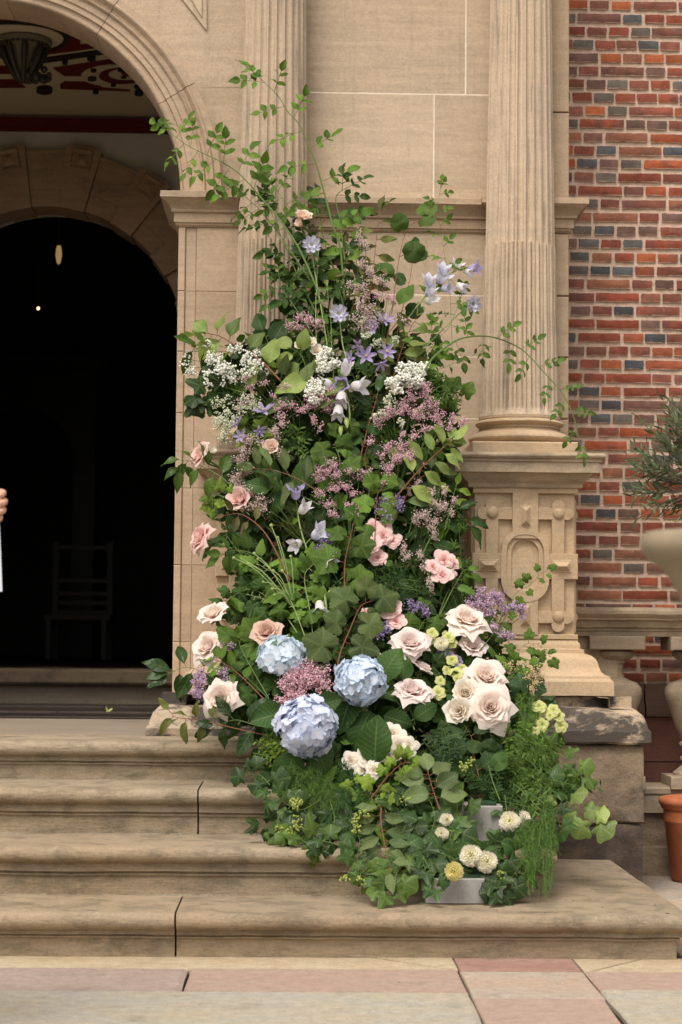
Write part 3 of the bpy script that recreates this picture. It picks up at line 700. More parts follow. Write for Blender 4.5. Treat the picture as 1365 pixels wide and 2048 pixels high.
def lamp(px, py, Y, r, label, mat, tall=1):
    p = at(px, py, Y); t = empty('hanging_lamp', label, 'lamp', p)
    b = MB(); b.lathe([(0, -r*tall), (r*.6, -r*tall*.8), (r, 0), (r*.8, r*tall*.7), (r*.5, r*tall)], 12, Matrix.Translation(p)); b.build('lamp_glass', mat, t)
    b = MB(); b.tube([p+Vector((0, 0, r*tall)), Vector((p.x, p.y, 6))], .006, 5); b.build('chain', M_brass, t)
    b = MB(); b.lathe([(0, r*tall*1.3), (r*.6, r*tall*1.1), (r*.7, r*tall*.95), (0, r*tall*.95)], 12, Matrix.Translation(p)); b.build('lamp_cap', M_brass, t)
lamp(118, 510, 14.5, .024, 'tall dim amber lantern hanging high in the dark doorway', M_glow2, 3.0)
lamp(77, 617, 17, .012, 'tiny bright orange lamp glowing deep in the dark hall', M_glow)
# ================================================================== BRICK WALL
YB = 10.3
bw = empty('brick_wall', 'red and blue-grey brick wall with thick pale mortar beside the stone entrance', 'wall', (2, YB, 0))
bm_ = NT('handmade_brick'); co = bm_.n('TexCoord').outputs['Object']; oi = bm_.n('ObjectInfo')
lc = bm_.n('VectorMath', operation='ADD'); bm_.l(co, lc.inputs[0])
sc_ = bm_.n('VectorMath', operation='SCALE'); bm_.l(oi.outputs['Location'], sc_.inputs[0]); sc_.inputs['Scale'].default_value = 7.3; bm_.l(sc_.outputs[0], lc.inputs[1]); co = lc.outputs[0]
c = oi.outputs['Color']
n0 = bm_.noise(co, 14, 6, .7)
c = bm_.mix(1.0, c, bm_.ramp(n0, .3, .7, (.62, .62, .62), (1.25, 1.2, 1.15)), 'MULTIPLY')
c = bm_.mix(bm_.math('MULTIPLY', bm_.ramp(bm_.noise(co, 9, 5, .6), .52, .66), .5), c, (.10, .07, .065))
c = bm_.mix(bm_.math('MULTIPLY', bm_.ramp(bm_.noise(co, 45, 5, .75), .6, .72), .55), c, (.42, .30, .23))
c3 = bm_.n('SeparateXYZ'); bm_.l(bm_.n('TexCoord').outputs['Object'], c3.inputs[0]); ed = bm_.math('ADD', bm_.math('ABSOLUTE', c3.outputs[2]), bm_.math('MULTIPLY', bm_.noise(co, 38, 5, .7), .014))
c = bm_.mix(bm_.math('MULTIPLY', bm_.math('GREATER_THAN', ed, .0287), .85), c, (.52, .39, .30))
nb = bm_.bump(bm_.noise(co, 40, 6, .75), .7, .006)
M_brick = bm_.done(bm_.bsdf(c, .85, .25, nb))
def brick_mesh(L, h, sd):
    r = random.Random(sd); nx = max(3, int(L/.028)); nz = 3; vs = []; b = MB()
    for j in range(nz+1):
        for i in range(nx+1):
            ed = (i in (0, nx)); eh = (j in (0, nz))
            x = -L/2+L*i/nx+(r.uniform(-.003, .003) if not ed else r.uniform(-.0022, .0022)); z = -h/2+h*j/nz+(r.uniform(-.0018, .0018))
            y = r.uniform(-.002, .0015)+(.0035 if ed or eh else 0)
            vs.append((x, y, z))
    n = (nx+1)*(nz+1)
    fs = [(j*(nx+1)+i, j*(nx+1)+i+1, (j+1)*(nx+1)+i+1, (j+1)*(nx+1)+i) for j in range(nz) for i in range(nx)]
    bd = [i for i in range(nx+1)]+[(j*(nx+1)+nx) for j in range(1, nz+1)]+[nz*(nx+1)+i for i in range(nx-1, -1, -1)]+[j*(nx+1) for j in range(nz-1, 0, -1)]
    vb = [(vs[i][0], .03, vs[i][2]) for i in bd]; m = len(bd)
    fs += [(bd[i], n+i, n+(i+1) % m, bd[(i+1) % m]) for i in range(m)]
    b.add(vs+vb, fs); return b.mesh('brick', M_brick, True, 18)
head = [brick_mesh(.100, .048, i) for i in range(8)]; stre = [brick_mesh(.224, .048, 50+i) for i in range(8)]; half = [brick_mesh(.05, .050, 90+i) for i in range(2)]
GA = .0708
zbot = at(1250, 1368, YB).z; x0 = 1.27
reds = [(.24, .085, .06), (.25, .08, .052), (.27, .072, .040), (.23, .062, .038), (.29, .085, .045), (.42, .125, .050), (.20, .075, .052), (.23, .095, .065), (.18, .085, .065), (.24, .07, .045), (.36, .095, .042), (.29, .12, .07), (.17, .095, .08)]
blues = [(.105, .112, .122), (.125, .122, .12), (.085, .09, .10), (.155, .135, .115), (.14, .115, .10), (.17, .10, .08)]
cnt = 0; far = MB(); rr = random.Random(3); stk = []
zz_ = zbot+GA/2; row = 0
while zz_ < 4.75:
    x = x0-rr.uniform(0, .12); prev = None
    while x < 4.6:
        st = rr.random() < (.30 if row % 2 else .42)
        if prev == 's': st = rr.random() < .12
        L, ms = (.224, stre) if st else (.100, head)
        x += L/2; inview = x < 2.0
        blue = (rr.random() < (.05 if st else .44))
        if x-L/2 > x0-.2:
            stk.append((x, zz_+rr.uniform(-.002, .002), L, rr.choice(ms), rr.choice(blues if blue else reds)))
        x += L/2+rr.uniform(.012, .018); prev = 's' if st else 'h'
    zz_ += GA; row += 1
stk.sort(key=lambda s: s[0] > 2.02)
zt_view = at(1300, -10, YB).z
near = [s for s in stk if s[0] < 2.06 and s[1] < zt_view+.04 and s[0] > at(1110, 500, YB).x-.06]
print('bricks near', len(near))
near = sorted(near, key=lambda s: s[0])[:300]; ids = set(id(s) for s in near)
for s in stk:
    if id(s) in ids:
        k = rr.uniform(.85, 1.28)
        M = Matrix.Translation((s[0], YB-rr.uniform(.001, .005), s[1])) @ Matrix.Rotation(rr.uniform(-.010, .010), 4, 'Y') @ Matrix.Scale(rr.uniform(.95, 1.04), 4, (1, 0, 0))
        o = put('brick', s[3], bw, M); o.color = (s[4][0]*k, s[4][1]*k, s[4][2]*k, 1)
    else: far.box(s[0]-s[2]/2, s[0]+s[2]/2, YB-.003, YB+.03, s[1]-.025, s[1]+.025, .004)
far.build('far_bricks', plain('far_brick', (.22, .07, .05), .9, .2, 12, .4), bw, kind='stuff')
b = MB(); nx, nz = 90, 110                                       # raked, uneven mortar face
X0, X1, ZB0, ZB1 = 1.0, 2.25, zbot-.02, 4.7
vs = []
for j in range(nz+1):
    for i in range(nx+1):
        p = Vector((X0+(X1-X0)*i/nx, 0, ZB0+(ZB1-ZB0)*j/nz)); vs.append((p.x, YB+.0095+noise.noise(p*22)*.0022, p.z))
b.add(vs, [(j*(nx+1)+i, j*(nx+1)+i+1, (j+1)*(nx+1)+i+1, (j+1)*(nx+1)+i) for j in range(nz) for i in range(nx)])
b.box(X1-.01, 4.7, YB+.004, YB+.02, zbot-.02, 7); b.box(X0, 4.7, YB+.02, YB+.4, 0, 7); b.build('mortar', M_bmortar, bw, angle=60)
M_rs = stone('red_sandstone', (.27, .125, .095), .3, .25, (.09, .05, .04), 4, rough_bump=.8, warm=.1); M_rb = stone('brown_plinth_stone', (.20, .125, .095), .3, .35, (.08, .06, .05), 4, rough_bump=1.2, warm=.1)
zc = [at(1300, y, YB-.06).z for y in (1366, 1412, 1433, 1441, 1525, 1527, 1800)]
xjn = at(1290, 1400, YB-.05).x
for (a, c_) in ((1.2, xjn), (xjn, 2.6), (2.6, 4.6)):
    b = MB(); b.sweep([(a+.004, YB-.045), (c_-.004, YB-.045)], [(-.1, zc[2]), (.03, zc[2]), (.033, zc[2]+.006), (.03, zc[1]-.01), (.012, zc[1]+.012), (.0, zc[1]+.03), (0, zc[0]-.004), (-.1, zc[0]-.002)], seg=.05, jit=.003, ns=10); b.build('plinth_capstone', M_rb, bw, angle=40)
b = MB(); b.box(1.2, 4.6, YB-.03, YB+.1, zc[4]+.002, zc[2]-.004, .004); b.build('red_sandstone_slab', M_rs, bw, smooth=False)
b = MB(); b.box(1.2, 4.6, YB-.03, YB+.1, .0, zc[4]-.002, .004); b.build('red_sandstone_slab', M_rs, bw, smooth=False)

# ================================================================== BALUSTRADE
bal = empty('stone_balustrade', 'weathered stone balustrade with vase balusters in front of the brick wall', 'balustrade', (2, 9.8, 0))
YL = 9.84
z = lambda y, Y=YL-.08, x=1300: at(x, y, Y).z
xl = CX+.235
prof = [(-.07, z(1264)), (.0, z(1264)), (.012, z(1262)), (.012, z(1258)), (.03, z(1255)), (.035, z(1249)), (.040, z(1243)), (.062, z(1240)), (.064, z(1236)), (.075, z(1233)), (.085, z(1228)), (.085, z(1222)), (.07, z(1215.5)), (-.07, z(1214))]
prof2 = prof+[(-.25, z(1214)), (-.25, z(1264))]
b = MB(); b.sweep([(xl, YL), (4.4, YL)], prof2, seg=.04, jit=.003, ns=12); b.build('handrail', M_bal, bal, angle=30)
b = MB(); b.box(xl, 4.4, YL-.005, YL+.16, z(1273, YL), z(1262.5)); b.build('under_rail', M_bal, bal)
b = MB(); b.box(xl-.1, at(1237, 1330, YL+.02).x, YL+.02, YL+.16, .55, z(1270)+.01, .004); b.build('end_pier', M_bal, bal, smooth=False)
kz = 3982/YL
def bprof():
    P = [(0, 1300), (36, 1300), (42, 1304), (42, 1312), (34, 1319), (24, 1322), (24, 1327), (20, 1330), (19, 1345), (23, 1356), (34, 1361), (48, 1366), (56, 1376), (58, 1388), (55, 1402), (47, 1424), (39, 1446), (30, 1470), (24, 1483), (29, 1486), (29, 1491), (22, 1495), (21, 1512), (27, 1515), (27, 1520), (22, 1524), (24, 1532), (34, 1540), (42, 1546), (42, 1553), (0, 1553)]
    return [(r/kz, z(y, YL+.04, 1350)) for r, y in P]
def baluster(x, y):
    t = empty('baluster', None, None, (x-2, y-9.8, .5)); t.parent = bal
    b = MB(); b.lathe(bprof(), 32, Matrix.Translation((x, y, 0))); b.v = [tuple(Vector(p)+noise.noise_vector(Vector(p)*12)*.002) for p in b.v]; b.build('vase', M_bal, t, angle=35)
    w = 56/kz
    b = MB(); b.box(x-w, x+w, y-w, y+w, z(1300, YL), z(1273, YL), .004); b.build('cap_block', M_bal, t, smooth=False)
    b = MB(); b.box(x-w, x+w, y-w, y+w, z(1578, YL), z(1552, YL), .004); b.build('foot_block', M_bal, t, smooth=False)
xb1 = at(1237, 1330, YL+.05).x-.02; xb2 = at(1390, 1400, YL+.05).x
baluster(xb1, YL+.085)
for k in range(6): baluster(xb2+k*(xb2-xb1), YL+.085)
zz = lambda y, Y=YL-.05: at(1290, y, Y).z
b = MB(); b.sweep([(CX+.50, YL-.0), (4.4, YL-.0)], [(-.25, zz(1630)), (.02, zz(1627)), (.02, zz(1592)), (.028, zz(1588)), (.03, zz(1578)), (.015, zz(1574)), (-.25, zz(1573))], seg=.05, jit=.003, ns=10); b.build('bottom_rail', M_bal, bal, angle=30)
b = MB(); b.sweep([(CX+.50, YL-.0), (4.4, YL-.0)], [(-.25, -.02), (.045, -.02), (.045, zz(1712)), (.03, zz(1704)), (.02, zz(1698)), (-.005, zz(1694)), (-.005, zz(1640)), (-.005, zz(1629)), (-.25, zz(1629))], seg=.05, jit=.006, ns=9); b.build('base_course', M_rough, bal, angle=35)

# ================================================================== POT, OLIVE TREE
PY = 9.60; PX = at(1406, 1700, PY).x
k = 3982/PY
M_terra = plain('terracotta', (.44, .145, .065), .7, .25, 7, .22, .35)
pot = empty('terracotta_pot', 'orange terracotta pot with rolled rim beside the balustrade foot', 'plant pot', (PX, PY, 0))
zp_ = lambda y: at(1392, y, PY).z
zr = zp_(1598)
b = MB(); b.lathe([(0, .004), (.142, .004), (.15, .012), (.182, zr-.11), (.186, zr-.105), (.186, zr-.10), (.188, zr-.05), (.196, zr-.045), (.198, zr-.04)]+[(.190+.020*cos(a), zr-.012+.022*sin(a)) for a in [-.9+i*.35 for i in range(9)]]+[(.158, zr-.02), (.15, zr-.08), (0, zr-.08)], 48, Matrix.Translation((PX, PY, 0))); b.build('pot_body', M_terra, pot, angle=40)
b = MB(); b.lathe([(0, zr-.045), (.156, zr-.05)], 24, Matrix.Translation((PX, PY, 0))); b.build('soil', plain('soil', (.04, .028, .02), .95, .1, 60, .5, 1.0), pot)
M_bark = plain('olive_bark', (.16, .13, .10), .9, .2, 40, .3, .6)
# ================================================================== LEAF AND PETAL MATERIALS
def leafmat(name, rough=.5, spec=.35, veins=7, vein_slope=1.3, island=False, back=.35, vein=.5, wob=.0):
    m = NT(name); uv = m.n('UVMap').outputs[0]; sx = m.n('SeparateXYZ'); m.l(uv, sx.inputs[0])
    oi = m.n('ObjectInfo'); base = oi.outputs['Color']; rnd = oi.outputs['Random']
    if island: rnd = m.n('NewGeometry').outputs['Random Per Island']
    geo = m.n('NewGeometry')
    c = m.mix(1.0, base, m.ramp(rnd, 0, 1, (.72, .78, .74), (1.30, 1.18, 1.1)), 'MULTIPLY')
    co = m.n('TexCoord').outputs['Object']
    c = m.mix(1.0, c, m.ramp(m.noise(co, 14 if not island else 20, 4, .6), .3, .7, (.8, .82, .8), (1.18, 1.14, 1.1)), 'MULTIPLY')
    au = m.math('ABSOLUTE', sx.outputs[0])
    if not island:
        ph = m.math('SUBTRACT', m.math('MULTIPLY', sx.outputs[1], float(veins)), m.math('MULTIPLY', au, vein_slope))
        w = m.math('ABSOLUTE', m.math('SUBTRACT', m.math('FRACT', ph), .5))
        side = m.math('LESS_THAN', w, .07)
        mid = m.math('LESS_THAN', au, .05)
        vv = m.math('MULTIPLY', m.math('MAXIMUM', m.math('MULTIPLY', side, .55), mid), vein)
        c = m.mix(vv, c, m.mix(.5, m.mix(1.0, base, (1.5, 1.5, 1.5), 'MULTIPLY'), (.22, .26, .09)))
        nb = m.bump(m.math('SUBTRACT', 1, w), .35, .004)
    else: nb = None
    c = m.mix(m.math('MULTIPLY', geo.outputs['Backfacing'], back), c, (.16, .21, .09))
    b = m.bsdf(c, rough, spec, nb)
    t = m.n('BsdfTranslucent'); m.l(m.mix(1.0, c, (1.3, 1.5, .6), 'MULTIPLY'), t.inputs[0])
    ms = m.n('MixShader'); ms.inputs[0].default_value = .25; m.l(b.outputs[0], ms.inputs[1]); m.l(t.outputs[0], ms.inputs[2])
    return m.done(ms)
L_soft = leafmat('soft_leaf', .6, .14); L_gloss = leafmat('glossy_leaf', .38, .26, 5, 1.0, back=.5); L_big = leafmat('veined_leaf', .55, .2, 9, 2.2, vein=.55)
L_lobe = leafmat('lobed_leaf', .6, .15, 6, 2.5, vein=.35); L_isl = leafmat('small_leaf', .55, .18, island=True, back=.15)
def petal(name, inner, outer, tr=.3, p0=.15, p1=.75, rough=.6):
    m = NT(name); uv = m.n('UVMap').outputs[0]; sx = m.n('SeparateXYZ'); m.l(uv, sx.inputs[0])
    c = m.ramp(sx.outputs[1], p0, p1, inner, outer)
    c = m.mix(m.math('MULTIPLY', m.ramp(m.math('ADD', sx.outputs[1], m.math('MULTIPLY', m.noise(m.n('TexCoord').outputs['Object'], 40, 3, .6), .12)), 1.0, 1.08), .35), c, sc(outer, .72))
    lines = m.noise(m.map(uv, (14, 1.2, 1)), 2.0, 3, .5)
    c = m.mix(1.0, c, m.ramp(lines, .3, .7, (.93, .91, .90), (1.03, 1.03, 1.03)), 'MULTIPLY')
    co = m.n('TexCoord').outputs['Object']
    c = m.mix(1.0, c, m.ramp(m.noise(m.map(co, (1, 1, 1)), 30, 4, .6), .3, .7, (.93, .92, .90), (1.04, 1.04, 1.04)), 'MULTIPLY')
    oi = m.n('ObjectInfo'); c = m.mix(1.0, c, m.ramp(oi.outputs['Random'], 0, 1, (.94, .92, .92), (1.03, 1.03, 1.03)), 'MULTIPLY')
    c = m.mix(1.0, c, oi.outputs['Color'], 'MULTIPLY')
    b = m.bsdf(c, rough, .2)
    t = m.n('BsdfTranslucent'); m.l(c, t.inputs[0])
    ms = m.n('MixShader'); ms.inputs[0].default_value = tr+.1; m.l(b.outputs[0], ms.inputs[1]); m.l(t.outputs[0], ms.inputs[2])
    return m.done(ms)
P_blush = petal('blush_petal', srgb(246, 212, 194), srgb(252, 242, 234)); P_pink = petal('pink_petal', srgb(238, 160, 155), srgb(250, 222, 216))
P_spink = petal('deep_pink_petal', srgb(226, 138, 145), srgb(251, 222, 218)); P_lilac = petal('lilac_blush_petal', srgb(236, 212, 204), srgb(249, 238, 234))
P_white = petal('ivory_petal', srgb(236, 206, 160), srgb(251, 247, 236)); P_peach = petal('peach_petal', srgb(246, 200, 168), srgb(250, 230, 214))
P_dusk = petal('dusky_petal', srgb(210, 168, 150), srgb(228, 200, 184))
P_hyb = petal('blue_sepal', srgb(242, 247, 252), srgb(210, 228, 249), .25, .0, .7); P_hyp = petal('periwinkle_sepal', srgb(240, 244, 253), srgb(214, 226, 250), .25, .0, .7); P_hyl = petal('pale_blue_sepal', srgb(240, 246, 250), srgb(214, 232, 248), .25, 0, .7)
P_lav = petal('lavender_petal', srgb(206, 204, 236), srgb(226, 228, 246), .3, .0, .6); P_wht = petal('white_bell_petal', srgb(232, 234, 214), srgb(240, 238, 246), .35, 0, .6)
P_vio = petal('violet_bell_petal', srgb(206, 198, 236), srgb(190, 180, 230), .35, 0, .7); P_clem = petal('clematis_petal', srgb(150, 130, 190), srgb(194, 182, 220), .3, .0, .8)
P_lime = petal('lime_petal', srgb(190, 202, 110), srgb(224, 228, 160), .3); P_cream = petal('cream_petal', srgb(240, 236, 180), srgb(252, 250, 236), .3, .0, .35); P_yc = petal('pale_yellow_petal', srgb(226, 214, 120), srgb(244, 238, 180), .3, 0, .4); P_yel = petal('yellow_petal', srgb(230, 186, 30), srgb(240, 206, 60))
def dotmat(name, a, b_):
    m = NT(name); g = m.n('NewGeometry'); c = m.ramp(g.outputs['Random Per Island'], .1, .9, a, b_)
    return m.done(m.bsdf(c, .8, .15))
D_pink = dotmat('statice_pink', srgb(180, 136, 150), srgb(232, 200, 208)); D_pale = dotmat('statice_pale', srgb(172, 146, 140), srgb(226, 202, 198)); D_lil = dotmat('statice_lilac', srgb(150, 118, 150), srgb(208, 180, 202))
D_mau = dotmat('dense_mauve', srgb(184, 134, 150), srgb(236, 198, 206)); D_gyp = dotmat('gypsophila_white', srgb(196, 198, 178), srgb(246, 246, 240)); D_gypg = dotmat('gypsophila_greenish', srgb(150, 156, 120), srgb(226, 228, 206))
D_ast = dotmat('astilbe_cream', srgb(190, 166, 120), srgb(220, 196, 160)); D_pur = dotmat('tiny_purple', srgb(112, 88, 140), srgb(170, 150, 190)); D_grn = dotmat('ivy_fruit', srgb(120, 136, 62), srgb(170, 178, 100))
S_grn = plain('green_stem', (.11, .17, .045), .5, .3); S_red = plain('red_brown_stem', (.17, .065, .035), .55, .3); S_pal = plain('pale_green_stem', (.26, .34, .12), .5, .3); S_dark = plain('dark_stem', (.05, .04, .02), .6, .3); S_bud = plain('green_bud', (.25, .33, .10), .5, .3)

# ================================================================== LEAF SHAPES (unit length, base at 0, tip +y, face +z)
def uvmesh(vs, fs, uvs, name, mat):
    me = bpy.data.meshes.new(name); me.from_pydata(vs, [], fs); me.materials.append(mat)
    ul = me.uv_layers.new(name='UVMap'); li = [0]*len(me.loops); me.loops.foreach_get('vertex_index', li)
    ul.data.foreach_set('uv', [k for i in li for k in uvs[i]])
    me.polygons.foreach_set('use_smooth', [True]*len(me.polygons)); me.update(); return me
def leaf_simple(w, peak, curl, fold, mat, nl=7, wave=.03, sd=0, serr=0, pet=.0, tip=1.0, name='leaf'):
    r = random.Random(sd); vs = []; uvs = []; fs = []; nc = 4
    ph = r.uniform(0, 6)
    for i in range(nl+1):
        t = i/nl; s_ = t**(math.log(.5)/math.log(peak)); ww = w*(sin(pi*min(1, max(0, s_)))**.75 if t < 1 else 0)
        if t > peak: ww *= 1-(tip*.25)*((t-peak)/(1-peak))
        if i == 0: ww = .004
        for j in range(nc+1):
            u = -1+2*j/nc; e = (1+serr*(.5-((i+j) % 2))*abs(u))
            x = u*ww*e; z = fold*abs(u)*ww*2+wave*1.3*sin(t*9+ph+u*1.5)*abs(u)-curl*1.35*t*t+.05*sin(u*2+ph)*t
            vs.append((x, t*(1-.10*curl)+pet, z)); uvs.append((u, t))
    for i in range(nl):
        for j in range(nc):
            a = i*(nc+1)+j; fs.append((a, a+1, a+nc+2, a+nc+1))
    return uvmesh(vs, fs, uvs, name, mat)
def leaf_polar(fn, n, cy, curl, fold, mat, sd=0, wave=.03, lob=5, name='leaf'):
    r = random.Random(sd); vs = [(0, 0, 0)]; uvs = [(0, 0)]; ph = r.uniform(0, 6)
    rings = (.35, .7, 1.0)
    for q in rings:
        for i in range(n):
            a = -pi/2+2*pi*(i+.5)/n; rr_ = fn(a)*q
            x = rr_*cos(a); y = rr_*sin(a)
            k = abs(sin((a-pi/2)*lob/2)); z = fold*.32*k*q-curl*(q**2)*.5+wave*sin(a*3+ph)*q
            vs.append((x, y, z)); uvs.append((min(1, (1-abs(cos((a-pi/2)*lob/2)))*1.2+.0), q))
    fs = [(0, 1+i, 1+(i+1) % n) for i in range(n)]
    for k in range(2):
        a = 1+k*n
        fs += [(a+i, a+n+i, a+n+(i+1) % n, a+(i+1) % n) for i in range(n)]
    vs = [(x, y+cy, z) for x, y, z in vs]
    return uvmesh(vs, fs, uvs, name, mat)
def ivyf(a):
    d = (a-pi/2+pi) % (2*pi)-pi
    return .30+.36*max(0, cos(d*.5))**6*(1)+.26*exp(-((abs(d)-1.05)/.28)**2)+.20*exp(-((abs(d)-2.1)/.3)**2)-.12*exp(-((abs(d)-3.14)/.22)**2)
def ivy3(a):
    d = (a-pi/2+pi) % (2*pi)-pi
    return .33+.42*exp(-(d/.42)**2)+.16*exp(-((abs(d)-1.35)/.4)**2)+.10*exp(-((abs(d)-2.3)/.35)**2)-.14*exp(-((abs(d)-3.14)/.25)**2)
def curf(a):
    d = (a-pi/2+pi) % (2*pi)-pi
    return .36+.20*exp(-(d/.5)**2)+.16*exp(-((abs(d)-1.2)/.42)**2)+.10*exp(-((abs(d)-2.25)/.38)**2)-.22*exp(-((abs(d)-3.14)/.22)**2)+.024*sin(a*23)
def roundf(a):
    d = (a-pi/2+pi) % (2*pi)-pi
    return .45+.06*exp(-(d/.35)**2)-.08*exp(-((abs(d)-3.14)/.25)**2)+.012*sin(a*20)
def maplef(a):
    d = (a-pi/2+pi) % (2*pi)-pi
    v = .14
    for c_, h in ((0, .5), (.75, .42), (-.75, .42), (1.5, .34), (-1.5, .34), (2.2, .2), (-2.2, .2)): v += h*exp(-((d-c_)/.17)**2)
    return v
LM = {}
def reg(k, fn): LM[k] = [fn(i) for i in range(4)]
reg('ovate', lambda i: leaf_simple(.30, .40, [.12, .3, -.08, .2][i], [.10, .22, .16, .05][i], L_soft, sd=i, serr=.05))
reg('rose', lambda i: leaf_simple(.31, .45, [.10, .25, .0, .18][i], [.12, .2, .05, .16][i], L_soft, sd=9+i, serr=.10, nl=8))
reg('elae', lambda i: leaf_simple(.23, .48, [.16, .35, -.12, .22][i], [.15, .30, .1, .2][i], L_soft, sd=19+i, wave=.045))
reg('broad', lambda i: leaf_simple(.36, .45, [.2, .4, .1, .3][i], [.10, .18, .22, .05][i], L_big, sd=29+i, wave=.05, nl=8))
reg('hyd', lambda i: leaf_simple(.37, .48, [.25, .15, .35, .1][i], [.10, .15, .05, .2][i], L_big, sd=39+i, wave=.03, serr=.06, nl=12, tip=.2))
reg('lance', lambda i: leaf_simple(.13, .45, [.2, .35, .1, .3][i], [.2, .25, .1, .2][i], L_gloss, sd=49+i, wave=.03, nl=7))
reg('dark', lambda i: leaf_simple(.24, .45, [.2, .35, .1, .3][i], [.15, .25, .1, .2][i], L_gloss, sd=59+i, wave=.04, nl=7))
reg('olive', lambda i: leaf_simple(.10, .5, [.1, .2, .0, .15][i], [.15, .2, .1, .1][i], L_soft, sd=69+i, wave=.01, nl=4))
reg('ivy', lambda i: leaf_polar(ivyf if i % 2 else ivy3, 30, .30, [.15, .3, .1, .35][i], [.03, .06, .05, .04][i], L_gloss, sd=i, lob=5))
reg('currant', lambda i: leaf_polar(curf, 50, .34, [.15, .3, .1, .35][i], [.09, .06, .10, .07][i], L_lobe, sd=5+i, wave=.05))
reg('round', lambda i: leaf_polar(roundf, 30, .42, [.1, .25, .05, .3][i], [.05, .04, .06, .03][i], L_big, sd=8+i, wave=.05, lob=6))
reg('maple', lambda i: leaf_polar(maplef, 42, .2, [.1, .3, .2, .35][i], [.03, .02, .03, .02][i], L_soft, sd=11+i, lob=7))
reg('anem', lambda i: leaf_polar(lambda a: curf(a)*.85+.10*exp(-(((a-pi/2+pi) % (2*pi)-pi)/.2)**2)+.03*sin(a*11), 36, .34, [.25, .4, .15, .5][i], [.06, .05, .07, .04][i], L_soft, sd=15+i))
CAM = Vector((0, 0, HC))
def frame(p, tip, nrm, s, roll=0):
    y = tip.normalized(); z = (nrm-y*nrm.dot(y))
    if z.length < 1e-3: z = Vector((0, -1, .3)).cross(y)
    z.normalize(); x = y.cross(z)
    M = Matrix((x, y, z)).transposed().to_4x4(); M.translation = p
    return M @ Matrix.Rotation(roll, 4, 'Y') @ Matrix.Scale(s, 4)
def rv_(r, k=1): return Vector((r.uniform(-k, k), r.uniform(-k, k), r.uniform(-k, k)))
GRN = {'mid': (.075, .140, .026), 'bright': (.155, .245, .035), 'dark': (.024, .056, .016), 'deep': (.038, .086, .022), 'grey': (.115, .165, .070), 'pale': (.20, .275, .085), 'olive': (.12, .135, .045), 'brown': (.13, .115, .05), 'fresh': (.105, .195, .032), 'blue': (.042, .085, .038), 'cane': (.10, .17, .04)}
DS = [(60, 9.15), (100, 9.12), (400, 9.05), (500, 9.0), (600, 8.95), (700, 8.88), (800, 8.8), (900, 8.72), (1000, 8.65), (1100, 8.55), (1200, 8.45), (1300, 8.32), (1400, 8.16), (1500, 8.02), (1600, 7.86), (1700, 7.64), (1800, 7.44), (1900, 7.4)]
def Ds(x, y, off=0):
    for (a, da), (b_, db) in zip(DS[:-1], DS[1:]):
        if a <= y <= b_: d = da+(db-da)*(y-a)/(b_-a); break
    else: d = 8.5
    xc_ = 680 if y < 1200 else 680+(y-1200)*.25
    return d+.10*min(2.2, ((x-xc_)/230)**2)+off
def PT(x, y, off=0): return at(x, y, Ds(x, y, off))
def smooth(pts, k=5):
    out = []; n = len(pts)
    for i in range(n-1):
        p0, p1, p2, p3 = pts[max(0, i-1)], pts[i], pts[i+1], pts[min(n-1, i+2)]
        for j in range(k):
            t = j/k; out.append(.5*((2*p1)+(p2-p0)*t+(2*p0-5*p1+4*p2-p3)*t*t+(3*p1-p0-3*p2+p3)*t**3))
    out.append(pts[-1]); return out
def px2m(px, Y): return px/FPX*Y
def addleaf(t, p, tip, nrm, size, kind, col, r, name='leaf'):
    o = put(name, r.choice(LM[kind]), t, frame(p, tip, nrm, size, r.uniform(-.4, .4)))
    k = r.uniform(.62, 1.28); o.color = (col[0]*k, col[1]*k, col[2]*k, 1); return o
BCOUNT = [0]
